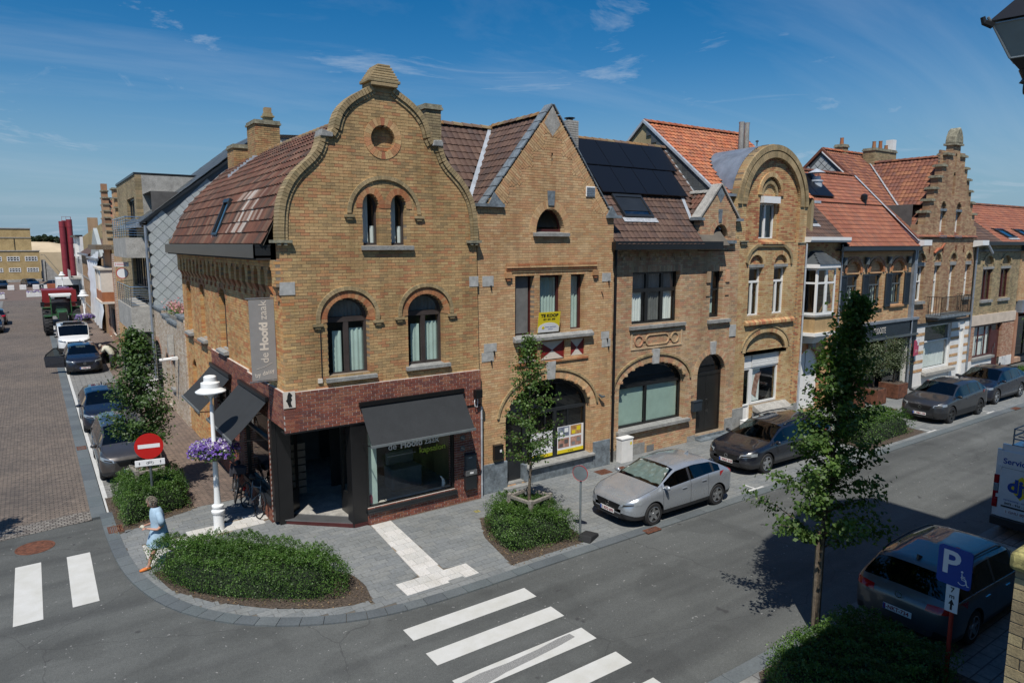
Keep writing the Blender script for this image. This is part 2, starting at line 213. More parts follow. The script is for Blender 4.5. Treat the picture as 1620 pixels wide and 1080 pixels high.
cobbles('cobble_road',(.19,.16,.135),(.14,.12,.102),.21,.10,(.06,.055,.05),0); cobbles('cobble_pave',(.23,.175,.145),(.165,.13,.108),.21,.105,(.09,.08,.07),.78)
cobbles('slab_far',(.208,.219,.218),(.192,.203,.205),.5,.25,(.09,.09,.09)); cobbles('pale_cobble',(.24,.235,.22),(.13,.12,.11),.13,.12,(.06,.055,.05))
plain('ground_far',(.13,.13,.125),.9,s=.3,var=.2)
def M_(n): return MT[n]
# ------------------------------------------------------------------ mesh builder
CUR={'root':None,'ox':0.,'oy':0.,'loc':(0,0,0),'rz':0.}
def place(o,p):
    if p is not None and p is CUR['root'] and (CUR['rz'] or any(CUR['loc'])):
        m=Matrix.Translation(CUR['loc'])@Matrix.Rotation(CUR['rz'],4,'Z')@o.matrix_basis; o.location=m.to_translation(); o.rotation_euler=m.to_euler()
def arcp(cx,cz,rx,rz,a0,a1,n): return [(cx+rx*math.cos(a0+(a1-a0)*i/n),cz+rz*math.sin(a0+(a1-a0)*i/n)) for i in range(n+1)]
def arch(x0,x1,z0,zs,top,n=12):
    """opening with an arched head: corners, spring height zs, crown height top"""
    c=(x0+x1)/2; return [(x0,z0),(x1,z0)]+arcp(c,zs,(x1-x0)/2,top-zs,0,PI,n)
def rect(x0,x1,z0,z1): return [(x0,z0),(x1,z0),(x1,z1),(x0,z1)]
class MB:
    def __init__(s): s.v=[];s.f=[];s.m=[];s.T=None
    def add(s,vs,fs,m=0):
        o=len(s.v)
        if s.T is not None: vs=[tuple(s.T@Vector(p)) for p in vs]
        s.v+=[tuple(p) for p in vs]; s.f+=[tuple(i+o for i in f) for f in fs]; s.m+=[m]*len(fs); return s
    def box(s,x0,x1,y0,y1,z0,z1,m=0):
        return s.add([(x0,y0,z0),(x1,y0,z0),(x1,y1,z0),(x0,y1,z0),(x0,y0,z1),(x1,y0,z1),(x1,y1,z1),(x0,y1,z1)],[(0,3,2,1),(4,5,6,7),(0,1,5,4),(1,2,6,5),(2,3,7,6),(3,0,4,7)],m)
    def prism(s,poly,y0,y1,m=0):      # poly in x,z ; counter-clockwise seen from -y
        n=len(poly); a=[(x,y0,z) for x,z in poly]; b=[(x,y1,z) for x,z in poly]
        return s.add(a+b,[tuple(range(n)),tuple(range(2*n-1,n-1,-1))]+[(i,i+n,(i+1)%n+n,(i+1)%n) for i in range(n)],m)
    def hpr(s,poly,z0,z1,m=0):        # poly in x,y ; counter-clockwise from above
        n=len(poly); a=[(x,y,z0) for x,y in poly]; b=[(x,y,z1) for x,y in poly]
        return s.add(a+b,[tuple(range(n-1,-1,-1)),tuple(range(n,2*n))]+[(i,(i+1)%n,(i+1)%n+n,i+n) for i in range(n)],m)
    def sprism(s,poly,x0,x1,m=0):     # poly in y,z, swept along x
        n=len(poly); a=[(x0,y,z) for y,z in poly]; b=[(x1,y,z) for y,z in poly]
        return s.add(a+b,[tuple(range(n-1,-1,-1)),tuple(range(n,2*n))]+[(i,(i+1)%n,(i+1)%n+n,i+n) for i in range(n)],m)
    def ring(s,out,inn,y0,y1,m=0,soffit=True,outer=True):
        n=len(out); V=[(x,y0,z) for x,z in out]+[(x,y0,z) for x,z in inn]+[(x,y1,z) for x,z in out]+[(x,y1,z) for x,z in inn]; F=[]
        for i in range(n):
            j=(i+1)%n; F.append((i,j,n+j,n+i)); F.append((n+i,n+j,3*n+j,3*n+i))
            F.append((i,2*n+i,2*n+j,j)); F.append((2*n+i,3*n+i,3*n+j,2*n+j))
        return s.add(V,F,m)
    def strip(s,out,inn,y0,y1,m=0):   # open band between two polylines
        n=len(out); V=[(x,y0,z) for x,z in out]+[(x,y0,z) for x,z in inn]+[(x,y1,z) for x,z in out]+[(x,y1,z) for x,z in inn]; F=[]
        for i in range(n-1):
            j=i+1; F+= [(i,j,n+j,n+i),(n+i,n+j,3*n+j,3*n+i),(i,2*n+i,2*n+j,j),(2*n+i,3*n+i,3*n+j,2*n+j)]
        F+=[(0,n,3*n,2*n),(n-1,3*n-1,4*n-1,2*n-1)]
        return s.add(V,F,m)
    def cyl(s,p,q,r0,r1=None,n=10,m=0,caps=True):
        r1=r0 if r1 is None else r1; p=Vector(p);q=Vector(q); d=(q-p).normalized(); a=d.orthogonal().normalized(); b=d.cross(a)
        A=[p+(a*math.cos(2*PI*i/n)+b*math.sin(2*PI*i/n))*r0 for i in range(n)]; B=[q+(a*math.cos(2*PI*i/n)+b*math.sin(2*PI*i/n))*r1 for i in range(n)]
        F=[(i,(i+1)%n,(i+1)%n+n,i+n) for i in range(n)]
        if caps: F+=[tuple(range(n-1,-1,-1)),tuple(range(n,2*n))]
        return s.add(A+B,F,m)
    def tube(s,pts,r,n=6,m=0):
        rs=r if isinstance(r,(list,tuple)) else [r]*len(pts)
        P=[Vector(p) for p in pts]; a=None; V=[];F=[]
        for i,p in enumerate(P):
            d=(P[min(i+1,len(P)-1)]-P[max(i-1,0)]).normalized()
            a=(d.orthogonal() if a is None else (a-d*a.dot(d))).normalized(); b=d.cross(a)
            V+=[p+(a*math.cos(2*PI*k/n)+b*math.sin(2*PI*k/n))*rs[i] for k in range(n)]
        for i in range(len(P)-1):
            for k in range(n): F.append((i*n+k,i*n+(k+1)%n,(i+1)*n+(k+1)%n,(i+1)*n+k))
        F+=[tuple(range(n-1,-1,-1)),tuple(range((len(P)-1)*n,len(P)*n))]
        return s.add(V,F,m)
    def lathe(s,prof,c=(0,0,0),n=16,m=0,ax='z'):
        V=[];F=[]
        for r,z in prof:
            for k in range(n):
                a=2*PI*k/n; x,y=r*math.cos(a),r*math.sin(a)
                V.append((c[0]+x,c[1]+y,c[2]+z) if ax=='z' else (c[0]+x,c[1]+z,c[2]+y))
        for i in range(len(prof)-1):
            for k in range(n):
                q=(i*n+k,i*n+(k+1)%n,(i+1)*n+(k+1)%n,(i+1)*n+k); F.append(q if ax=='z' else q[::-1])
        return s.add(V,F,m)
    def build(s,name,mats,parent=None,smooth=False,kind=None,loc=True,bevel=0,ctx=True,auto=None):
        me=D.meshes.new(name)
        ox,oy=(CUR['ox'],CUR['oy']) if ctx else (0,0)
        me.from_pydata([(x-ox,y-oy,z) for x,y,z in s.v] if (ox or oy) else s.v,[],s.f)
        if isinstance(mats,str): mats=[mats]
        for q in mats: me.materials.append(M_(q))
        if len(mats)>1: me.polygons.foreach_set('material_index',s.m)
        if smooth:
            me.polygons.foreach_set('use_smooth',[True]*len(me.polygons))
            if auto is not None:
                me.set_sharp_from_angle(angle=R(auto))
        o=D.objects.new(name,me); COL.objects.link(o)
        p=parent if parent is not None else (CUR['root'] if ctx else None)
        if p is not None: o.parent=p
        if ctx: place(o,p)
        if kind: o['kind']=kind
        if bevel:
            bv=o.modifiers.new('bevel','BEVEL'); bv.width=bevel; bv.segments=2; bv.limit_method='ANGLE'; bv.angle_limit=R(40)
        return o
def tag(o,label,cat,group=None):
    o['label']=label; o['category']=cat
    if group: o['group']=group
    return o
def empty(name,loc,rz,label,cat,group=None,ctx=False):
    o=D.objects.new(name,None); COL.objects.link(o); o.location=loc; o.rotation_euler=(0,0,rz); o.empty_display_size=.3
    return tag(o,label,cat,group)
def begin(name,loc,rz,label,cat,group=None,ox=0.,oy=0.):
    r=empty(name,loc,rz,label,cat,group); CUR.update(root=r,ox=ox,oy=oy); return r
def end(): CUR.update(root=None,ox=0.,oy=0.,loc=(0,0,0),rz=0.)
def frame(loc=(0,0,0),rz=0.,ox=0.,oy=0.): CUR.update(loc=loc,rz=rz,ox=ox,oy=oy)
def inst(me,name,parent,loc,scale=(1,1,1),rot=(0,0,0)):
    o=D.objects.new(name,me); COL.objects.link(o); o.parent=parent; o.location=(loc[0]-CUR['ox'],loc[1]-CUR['oy'],loc[2]); o.scale=scale; o.rotation_euler=rot; place(o,parent); return o
def copy_tree(src,loc=None,rz=None,label=None,group=None):
    c=src.copy(); COL.objects.link(c)
    if loc is not None: c.location=loc
    if rz is not None: c.rotation_euler=(0,0,rz)
    if label: c['label']=label
    if group: c['group']=group
    def kids(a,b):
        for ch in list(a.children):
            d=ch.copy(); COL.objects.link(d); d.parent=b; kids(ch,d)
    kids(src,c); return c
def text(s,size,name,mat,parent,loc,rot=(PI/2,0,0),align='CENTER',depth=.002,sx=1,bold=0,ctx=True):
    c=D.curves.new(name,'FONT'); c.body=s; c.size=size; c.align_x=align; c.align_y='CENTER'; c.extrude=depth; c.offset=bold; c.resolution_u=3
    o=D.objects.new('tmp',c); COL.objects.link(o); dg=bpy.context.evaluated_depsgraph_get(); dg.update(); me=D.meshes.new_from_object(o.evaluated_get(dg)); D.objects.remove(o)
    me.materials.clear(); me.materials.append(M_(mat)); me.name=name
    q=D.objects.new(name,me); COL.objects.link(q); q.parent=parent
    q.location=(loc[0]-(CUR['ox'] if ctx else 0),loc[1]-(CUR['oy'] if ctx else 0),loc[2]); q.rotation_euler=rot; q.scale=(sx,1,1)
    if ctx: place(q,parent)
    return q
# ------------------------------------------------------------------ laid pieces: bricks, slabs, tiles
def spans(poly,z):
    xs=[]; n=len(poly)
    for i in range(n):
        (xa,za),(xb,zb)=poly[i],poly[(i+1)%n]
        if (za<=z<zb) or (zb<=z<za): xs.append(xa+(xb-xa)*(z-za)/(zb-za))
    xs.sort(); return [(xs[i],xs[i+1]) for i in range(0,len(xs)-1,2)]
def cut(iv,holes):
    for a,b in holes:
        o=[]
        for p,q in iv:
            if b<=p or a>=q: o.append((p,q)); continue
            if a>p: o.append((p,a))
            if b<q: o.append((b,q))
        iv=o
    return iv
UNIT={}
def unitbox(mat):
    if mat not in UNIT:
        mb=MB().box(-.5,.5,-.5,.5,-.5,.5); me=D.meshes.new('piece'); me.from_pydata(mb.v,[],mb.f); me.materials.append(M_(mat)); UNIT[mat]=me
    return UNIT[mat]
def wall(outline,holes=(),brick='brick_tan',mortar='mortar',th=.3,y0=0,BL=.215,BH=.066,j=.010,parts=0,near=None,name='wall',zmin=None,zmax=None,parent=None,seed=0,piece='brick'):
    """a wall laid brick by brick in running bond; returns the wall part"""
    rr=random.Random(seed+len(outline)*7+int(abs(outline[0][0])*13))
    z0=min(p[1] for p in outline) if zmin is None else zmin; z1=max(p[1] for p in outline) if zmax is None else zmax
    ph=BH+j; pw=BL+j; mo=MB(); B=[]; k=0; z=z0
    while z<z1-.01:
        zt=min(z+ph,z1); zm=(z+zt)/2
        iv=spans(outline,zm); hs=[h for H in holes for h in spans(H,zm)]
        iv=cut(iv,hs)
        for a,b in iv:
            if b-a<.02: continue
            mo.add([(a+.004,y0+.009,z),(b-.004,y0+.009,z),(b-.004,y0+th,z),(a+.004,y0+th,z),(a+.004,y0+.009,zt),(b-.004,y0+.009,zt),(b-.004,y0+th,zt),(a+.004,y0+th,zt)],[(0,1,5,4),(2,3,7,6),(1,2,6,5),(3,0,4,7),(4,5,6,7),(0,3,2,1)])
            off=(k%2)*pw/2+rr.uniform(-.006,.006); q=math.floor((a-off)/pw)*pw+off
            while q<b:
                l=max(q,a); r=min(q+BL,b)
                if r-l>.014: B.append((l,r,z+j/2,zt-j/2+.0005,a+.02>l or r>b-.02))
                q+=pw
        z=zt; k+=1
    w=mo.build(name,mortar,parent)
    if near is not None and parts:
        B.sort(key=lambda t:((t[0]+t[1])/2-near[0])**2+((t[2]+t[3])/2-near[1])**2)
    P=B[:parts]; S=B[parts:]
    for l,r,a,b,e in P:
        d=th if e else .03; yf=y0+rr.uniform(-.003,.002)
        inst(unitbox(brick),piece,w,((l+r)/2,yf+d/2,(a+b)/2),(r-l,d,b-a))
    sb=MB()
    for l,r,a,b,e in S:
        d=th if e else .03; yf=y0+rr.uniform(-.003,.002)
        sb.add([(l,yf,a),(r,yf,a),(r,yf,b),(l,yf,b),(l,yf+d,a),(r,yf+d,a),(r,yf+d,b),(l,yf+d,b)],[(0,1,2,3),(1,5,6,2),(4,0,3,7),(3,2,6,7),(4,5,1,0)])
    if S: sb.build('brickwork' if parts==0 else 'brickwork',brick,w,kind='stuff')
    return w
def slabs(outline,holes,mat,bed,w,d,z=0.,th=.04,parts=0,near=(5,12),name='pavement',j=.008,rot=0,jit=.002,piece='paving_slab'):
    """flat running-bond paving in x,y"""
    rr=random.Random(3); c,s=math.cos(rot),math.sin(rot)
    rt=lambda p:(p[0]*c+p[1]*s,-p[0]*s+p[1]*c); bk=lambda x,y:(x*c-y*s,x*s+y*c)
    O=[rt(p) for p in outline]; H=[[rt(p) for p in h] for h in holes]
    y0=min(p[1] for p in O); y1=max(p[1] for p in O); k=0; y=y0; B=[]
    while y<y1-.01:
        yt=min(y+d,y1); ym=(y+yt)/2; iv=cut(spans(O,ym),[h for q in H for h in spans(q,ym)])
        ea=[cut(spans(O,v),[h for q in H for h in spans(q,v)]) for v in (y+j/2+1e-4,yt-j/2-1e-4)]
        for ii,(a,b) in enumerate(iv):
            if b-a<.03: continue
            sl=all(len(e_)==len(iv) and abs(e_[ii][0]-a)<.6 and abs(e_[ii][1]-b)<.6 for e_ in ea)
            E_=[(e_[ii][0],e_[ii][1]) if sl else (a,b) for e_ in ea]
            off=(k%2)*w/2+rr.choice((0,0,.2*w)); q=math.floor((a-off)/w)*w+off
            while q<b:
                l=max(q,a); r=min(q+w,b)
                if r-l>.04: B.append((l+j/2,r-j/2,y+j/2,yt-j/2,(E_[0][0]-a if l==a else 0,E_[1][0]-a if l==a else 0,E_[0][1]-b if r==b else 0,E_[1][1]-b if r==b else 0)))
                q+=w
        y=yt; k+=1
    mb=MB(); mb.add([(x,y,z-.012) for x,y in outline],[tuple(range(len(outline)))]) ; bedo=mb.build(name,bed,ctx=False,kind='structure')
    N_=rt(near); B.sort(key=lambda t:((t[0]+t[1])/2-N_[0])**2+((t[2]+t[3])/2-N_[1])**2)
    for l,r,a,b,e_ in B[:parts]:
        if max(map(abs,e_))>.004:
            zz=z+rr.uniform(-jit,jit); q=[bk(l+e_[0],a),bk(r+e_[2],a),bk(r+e_[3],b),bk(l+e_[1],b)]; MB().hpr(q,z-th,zz).build(piece,mat,bedo,ctx=False); continue
        x,y=bk((l+r)/2,(a+b)/2); inst(unitbox(mat),piece,bedo,(x,y,z-th/2+rr.uniform(-jit,jit)),(r-l,b-a,th),(0,0,rot))
    sb=MB()
    for l,r,a,b,e_ in B[parts:]:
        zz=z+rr.uniform(-jit,jit); q=[bk(l+e_[0],a),bk(r+e_[2],a),bk(r+e_[3],b),bk(l+e_[1],b)]
        sb.add([(x,y,zz) for x,y in q]+[(x,y,z-th) for x,y in q],[(0,1,2,3),(0,4,5,1),(1,5,6,2),(2,6,7,3),(3,7,4,0)])
    if len(B)>parts: sb.build('paving_slabs',mat,bedo,ctx=False,kind='stuff')
    return bedo
def tiles(prof,fn,rng_,du,dv,mat,wave=.022,lift=.028,parts=0,near=None,parent=None,name='roof',deckmat='mortar_dark',holes=None,jit=.004,th=.02,flat=False,halfoff=False,thick_deck=True):
    """roof covering: prof = polyline in (a,z) from eave to ridge; fn(u,a,z)->point; rng_(a,z)->(u0,u1)"""
    rr=random.Random(len(prof)+int(du*1000)+int(prof[0][0]*31)); P=[Vector((a,z)) for a,z in prof]
    seg=[(P[i+1]-P[i]).length for i in range(len(P)-1)]; Lt=sum(seg)
    def at(t):
        t=max(0,min(t,Lt-1e-6))
        for i,sl in enumerate(seg):
            if t<=sl: return P[i]+(P[i+1]-P[i])*(t/sl)
            t-=sl
        return P[-1]
    def nrm(t):
        d=(at(t+.02)-at(t-.02)).normalized(); return Vector((-d.y,d.x))
    if parent is None or thick_deck:
        dm=MB(); nn=max(2,int(Lt/.4)+1); V=[]
        for i in range(nn+1):
            p=at(Lt*i/nn); n=nrm(Lt*i/nn); u0,u1=rng_(p.x,p.y); q=p-n*.03
            V+=[fn(u0,q.x,q.y),fn(u1,q.x,q.y)]
        dm.add(V,[(2*i,2*i+1,2*i+3,2*i+2) for i in range(nn)]); deck=dm.build(name,deckmat,parent)
    else: deck=parent
    T=[]; nv=int(round(Lt/dv)); dv=Lt/nv; sh=[(-.5,-1),(-.25,.3),(0,1),(.25,.3),(.5,-1)] if not flat else [(-.5,0),(.5,0)]
    for k in range(nv):
        t0=k*dv; p0=at(t0); u0,u1=rng_(*at(t0+dv*.5)); off=(k%2)*du/2 if halfoff else 0
        q=math.floor((u0-off)/du)*du+off
        while q<u1:
            l=max(q,u0); r=min(q+du,u1)
            if r-l>.03 and not (holes and holes((l+r)/2,at(t0+dv/2).x,at(t0+dv/2).y)): T.append((l,r,t0))
            q+=du
    if near: T.sort(key=lambda x:((x[0]+x[1])/2-near[0])**2+(x[2]-near[1])**2)
    sb=MB(); part=[]
    for idx,(l,r,t0) in enumerate(T):
        mb=MB() if idx<parts else sb
        t1=min(t0+dv*1.06,Lt); c=(l+r)/2; w=(r-l)*.99; V=[]; jj=rr.uniform(-jit,jit); js=rr.uniform(-jit,jit)*1.5
        for t,lf in ((t0-.012,lift),(t1,.004)):
            p=at(t); n=nrm(max(t,0))
            for s_,h in sh:
                q=p+n*(lf+wave*(h+1)/2+jj); V.append(fn(c+s_*w,q.x,q.y))
        p=at(t0-.012); n=nrm(max(t0,0))
        for s_,h in sh:
            q=p+n*(lift+wave*(h+1)/2-th+jj); V.append(fn(c+s_*w,q.x,q.y))
        k=len(sh); F=[(i,i+1,k+i+1,k+i) for i in range(k-1)]+[(2*k+i,2*k+i+1,i+1,i) for i in range(k-1)]
        mb.add(V,F)
        if idx<parts: part.append(mb)
    for mb in part: mb.build('roof_tile',mat,deck)
    if sb.v: sb.build('roof_tiles',mat,deck,kind='stuff')
    return deck
def archring(cx,cz,rx,rz,t,a0,a1,n,y0,y1,mat,parent=None,each=True,name='arch_brick',gap=.012):
    mb=MB()
    for i in range(n):
        b0=a0+(a1-a0)*(i+gap*2)/n; b1=a0+(a1-a0)*(i+1-gap*2)/n; q=[]
        for a,r in ((b0,0),(b1,0),(b1,t),(b0,t)):
            q.append((cx+(rx+r)*math.cos(a),cz+(rz+r)*math.sin(a)))
        if (a1>a0): q=q[::-1]
        if each: MB().prism(q,y0,y1).build(name,mat,parent)
        else: mb.prism(q,y0,y1)
    if not each: mb.build('arch_bricks',mat,parent)
def window(op,inner,depth=.18,t=.07,mull=(),trans=(),fm='frame_white',curt=None,sill=None,sillmat='stone_sill',name='window',ft=.07,glass='glass',cd=.16,mt=.06,parent=None,silld=.08,sillh=.09):
    """op/inner: outline and inner outline (same count); mull: (x,z0,z1); trans: (z,x0,x1)"""
    f=MB().ring(op,inner,depth,depth+ft)
    for x,a,b in mull: f.box(x-mt/2,x+mt/2,depth-.004,depth+ft-.01,a,b)
    for z,a,b in trans: f.box(a,b,depth-.008,depth+ft-.015,z-mt/2,z+mt/2)
    w=f.build(name,fm,parent)
    g=MB(); g.add([(x,depth+ft*.6,z) for x,z in inner],[tuple(range(len(inner)))]); g.build('pane',glass,w)
    xs=[p[0] for p in inner]; zs=[p[1] for p in inner]; x0,x1,z0,z1=min(xs),max(xs),min(zs),max(zs)
    if curt:
        for (a,b,zt,zb,cmat) in curt:
            c=MB(); n=max(4,int((b-a)/.035)); y=depth+ft+cd; V=[]
            for i in range(n+1):
                x=a+(b-a)*i/n; yy=y+.022*math.sin(i*1.9)+.01*math.sin(i*.7); V+=[(x,yy,zb),(x,yy,zt)]
            c.add(V,[(2*i,2*i+2,2*i+3,2*i+1) for i in range(n)]); c.build('curtain',cmat,w,smooth=True)
    if sill:
        a,b,z=sill; MB().sprism([(-silld,z),(depth,z),(depth,z+sillh+.03),(-silld,z+sillh)],a,b).build('sill',sillmat,w)
    return w
def rectwin(x0,x1,z0,z1,t=.07,**k): return window(rect(x0,x1,z0,z1),rect(x0+t,x1-t,z0+t,z1-t),**k)
def archwin(x0,x1,z0,zs,top,t=.07,n=12,**k): return window(arch(x0,x1,z0,zs,top,n),arch(x0+t,x1-t,z0+t,zs,top-t,n),**k)
def inverse_box(x0,x1,y0,y1,z0,z1,mat='interior',name='room'):
    m=MB().box(x0,x1,y0,y1,z0,z1); m.f=[f for f in m.f if f!=(0,1,5,4)]; m.m=m.m[:len(m.f)]; m.build(name,mat)
def downpipe(x,y,z0,z1,mat,r=.045,x2=None):
    mb=MB(); mb.tube([(x,y,z1),(x if x2 is None else x2,y,z0)],r,10)
    k=z0+.4
    while k<z1: mb.cyl((x,y,k),(x,y,k+.05),r*1.25,n=10); k+=2.0
    mb.build('downpipe',mat,smooth=True,auto=40)
m,t,b=base('solar'); b.inputs['Base Color'].default_value=(.006,.007,.010,1); b.inputs['Roughness'].default_value=.4; b.inputs['Specular IOR Level'].default_value=.35
# ------------------------------------------------------------------ ground, roads, pavements
def struct(mb,name,mat,**k): return mb.build(name,mat,ctx=False,kind='structure',**k)
YR=12.03; YN=7.0; X1=1.2
struct(MB().add([(-900,-900,-.30),(900,-900,-.30),(900,900,-.30),(-900,900,-.30)],[(0,1,2,3)]),'ground','ground_far')
road=struct(MB().add([(-60,-40,-.03),(120,-40,-.03),(120,17,-.03),(-60,17,-.03)],[(0,1,2,3)])
  .add([(-60,17,-.03),(4,17,-.03),(4,21.3,-.03),(-60,20.3,-.03)],[(0,1,2,3)]),'road','asphalt')
side=struct(MB().add([(-1.95,20.95,-.028),(X1-.38,21.3,-.028),(X1-.38,112,-.028),(-3.3,112,-.028)],[(0,1,2,3)]),'side_street','cobble_road')
struct(MB().add([(-1.95,20.95,-.0275+.004),(X1-.38,21.3,-.0235),(X1-.38,22.1,-.0235),(-2.0,21.8,-.0235)],[(0,1,2,3)]),'cobble_strip','pale_cobble')
struct(MB().add([(-40,112,-.026),(60,112,-.026),(60,170,-.026),(-40,170,-.026)],[(0,1,2,3)]),'square','paver_brown')
struct(MB().add([(-12,16,-.024),(-2.0,16,-.024),(-3.3,112,-.024),(-12,112,-.024)],[(0,1,2,3)]),'parking_strip','slab_far')
# the corner pavement: edge follows the kerb's curve
arc=[(1.02,21.6),(1.03,20.0),(1.1,18.2),(1.3,16.6),(1.75,15.1),(2.45,13.95),(3.4,13.05),(4.6,12.4),(5.8,12.1),(7.2,12.02),(9,12.03)]
def off(pts,d):
    o=[]
    for i,p in enumerate(pts):
        a=Vector(pts[max(i-1,0)]); b=Vector(pts[min(i+1,len(pts)-1)]); t=(b-a).normalized(); o.append((p[0]-t.y*d,p[1]+t.x*d))
    return o
def smoothline(P,k=5):
    o=[]
    for i in range(len(P)-1):
        p0,p1,p2,p3=[Vector(P[max(0,min(len(P)-1,i+q))]) for q in (-1,0,1,2)]
        for j in range(k):
            t=j/k; o.append(tuple(.5*((2*p1)+(p2-p0)*t+(2*p0-5*p1+4*p2-p3)*t*t+(3*p1-p0-3*p2+p3)*t**3)))
    return o+[P[-1]]
arc=smoothline(arc,3)
edge=off(arc,.30)          # inside line of the kerb stones
bed1=[(1.72,16.9),(1.95,15.75),(2.55,14.75),(3.5,13.75),(4.5,13.05),(5.35,12.8),(5.5,13.6),(5.45,14.2),(4.8,15.3),(3.2,16.6),(2.2,17.1)]
bed2=[(1.25,19.75),(3.35,20.5),(3.35,22.9),(1.25,22.9)]
bed3=[(8.68,12.42),(11.05,12.42),(11.35,15.15),(9.55,15.3),(9.0,14.2)]
bed4=[(24.3,12.4),(28.9,12.6),(29.2,14.6),(25.0,14.6)]
Mx=[(6.91,16.55),(7.49,16.55),(7.28,13.22),(7.86,13.22),(7.86,12.62),(6.05,12.62),(6.05,13.22),(6.64,13.22)]
Mw=[(1.74,17.12),(2.34,17.12),(2.36,17.92),(4.86,18.52),(4.86,19.18),(2.3,18.68),(1.72,18.68)]
outer=edge+[(46,12.33),(46,17.2),(10.4,17.0),(10.4,16.6),(6.9,16.6),(4.9,18.4),(4.9,21.6)]
outer=[p for i,p in enumerate(outer)]
pav=slabs(outer,[bed1,bed2,bed3,bed4,Mx,Mw],'slab','mortar_dark',.40,.20,z=0,parts=300,near=(7.5,13.6),name='pavement')
slabs(Mx,[],'slab_white','mortar',.30,.30,z=.002,parts=60,near=(7,13),name='guide_paving',piece='guide_slab')
slabs(Mw,[],'slab_white','mortar',.30,.30,z=.002,parts=40,near=(3,17.5),name='guide_paving',piece='guide_slab')
def kerb(a,b,z,name,n,mat='kerb_stone',parts=True):
    K=MB()
    for i in range(len(a)-1):
        L_=(Vector(a[i+1])-Vector(a[i])).length; k=max(1,int(round(L_/.95)))
        for q in range(k):
            g=.006/L_; t0=q/k+g; t1=(q+1)/k-g
            P=lambda A,t:(A[i][0]+(A[i+1][0]-A[i][0])*t,A[i][1]+(A[i+1][1]-A[i][1])*t)
            K.hpr([P(a,t0),P(a,t1),P(b,t1),P(b,t0)] ,z-.12,z)
    return K
def kerbrow(a,b,z,name):
    base=MB(); n=len(a)
    for i in range(n-1): base.add([(a[i][0],a[i][1],z-.03),(a[i+1][0],a[i+1][1],z-.03),(b[i+1][0],b[i+1][1],z-.03),(b[i][0],b[i][1],z-.03)],[(0,1,2,3)])
    bo=struct(base,name,'mortar_dark'); K=kerb(a,b,z,name,1)
    for i in range(0,len(K.v),8):
        m=MB().add(K.v[i:i+8],K.f[:6]); m.build('kerb_stone','kerb_stone',bo,ctx=False)
kerbrow(arc,edge,.004,'kerb')
kerbrow([(9+i*6,12.03) for i in range(8)],[(9+i*6,12.33) for i in range(8)],.004,'kerb')
kerbrow([(X1-.38,21.4+i*10) for i in range(9)],[(X1-.02,21.4+i*10) for i in range(9)][:],.0,'gutter_strip')
kerbrow([(8.3+i*7,6.7) for i in range(7)],[(8.3+i*7,7.0) for i in range(7)],.02,'kerb')
kerbrow([(-2.0-i*.15,21+i*10) for i in range(9)][::-1],[(-2.36-i*.15,21+i*10) for i in range(9)][::-1],.0,'gutter_strip')
# parking lane and brick pavement of the side street
struct(MB().add([(X1,21.6,-.015),(3.3,21.6,-.015),(3.5,112,-.015),(X1,112,-.015)],[(0,1,2,3)]),'parking_lane','slab_far')
struct(MB().add([(X1,21.6,-.011),(X1+.12,21.6,-.011),(X1+.12,100,-.011),(X1,100,-.011)],[(0,1,2,3)]),'painted_line','road_paint')
struct(MB().hpr([(3.3,20.6),(4.95,20.6),(8.5,112),(3.5,112)],-.05,.008),'side_pavement','cobble_pave')
for y in (27.9,37.2): struct(MB().add([(X1+.1,y,-.009),(3.3,y,-.009),(3.3,y+.1,-.009),(X1+.1,y+.1,-.009)],[(0,1,2,3)]),'painted_line','road_paint')
# near side pavement and parking
struct(MB().hpr([(8.3,7.0-.001),(8.3,1),(60,1),(60,6.7-.001),(8.6,6.7-.001)][::-1],-.1,.012) if 0 else MB().hpr([(8.3,-30),(60,-30),(60,6.7),(8.9,6.7),(8.3,6.2)],-.1,.012),'near_pavement','slab_far')
for p in (bed1,bed2,bed3,bed4,[(9.1,4.0),(12.75,4.0),(12.8,6.68),(9.9,6.68),(9.1,5.9)]):
    z=.016 if p[0][1]<10 and p[0][0]>9 and p[1][1]<5 else -.006
    struct(MB().add([(x,y,z) for x,y in p],[tuple(range(len(p)))]),'planting_bed','soil')
# painted crossing stripes (each its own piece)
def stripe(x0,x1,y0,y1,mat='worn_paint',z=-.026,sk=0): return MB().add([(x0,y0,z),(x1,y0,z),(x1,y1+sk,z),(x0,y1,z)],[(0,1,2,3)]).build('crossing_stripe',mat,road,ctx=False)
for i,(a,b) in enumerate(((11.07,11.52),(10.13,10.57),(9.15,9.6),(8.2,8.62),(7.3,7.68))): stripe(5.41,8.33,a,b)
sc=MB(); sc.add([(x,y,-.0245) for x,y in [(5.43,9.2),(5.5,9.45),(5.9,9.5),(6.5,9.47),(7.2,9.50),(7.7,9.56),(8.0,9.56),(8.02,9.42),(7.6,9.36),(6.9,9.3),(6.3,9.26),(5.9,9.19)][::-1]],[tuple(range(12))]); sc.build('scraped_patch','scraped_paint',road,ctx=False)
for x0,x1,y0,y1 in ((-.86,-.36,16.0,19.05),(.15,.63,16.2,19.02),(-1.85,-1.38,15.8,19.1)): stripe(x0,x1,y0,y1)
for x,y in ((16.9,12.36),(18.0,12.36)): pass
def tmark(x,y,d=1):
    MB().box(x-.75,x+.0,y,y+.08,.006,.0065).build('parking_mark','road_paint',pav,ctx=False)
    MB().box(x-.42,x-.34,y+.083,y+.5,.006,.0065).build('parking_mark','road_paint',pav,ctx=False)
tmark(18.1,12.36); tmark(29.5,12.4); tmark(35.0,12.4)
MB().box(29.0,29.5,14.2,14.28,.006,.0065).build('parking_mark','road_paint',pav,ctx=False)
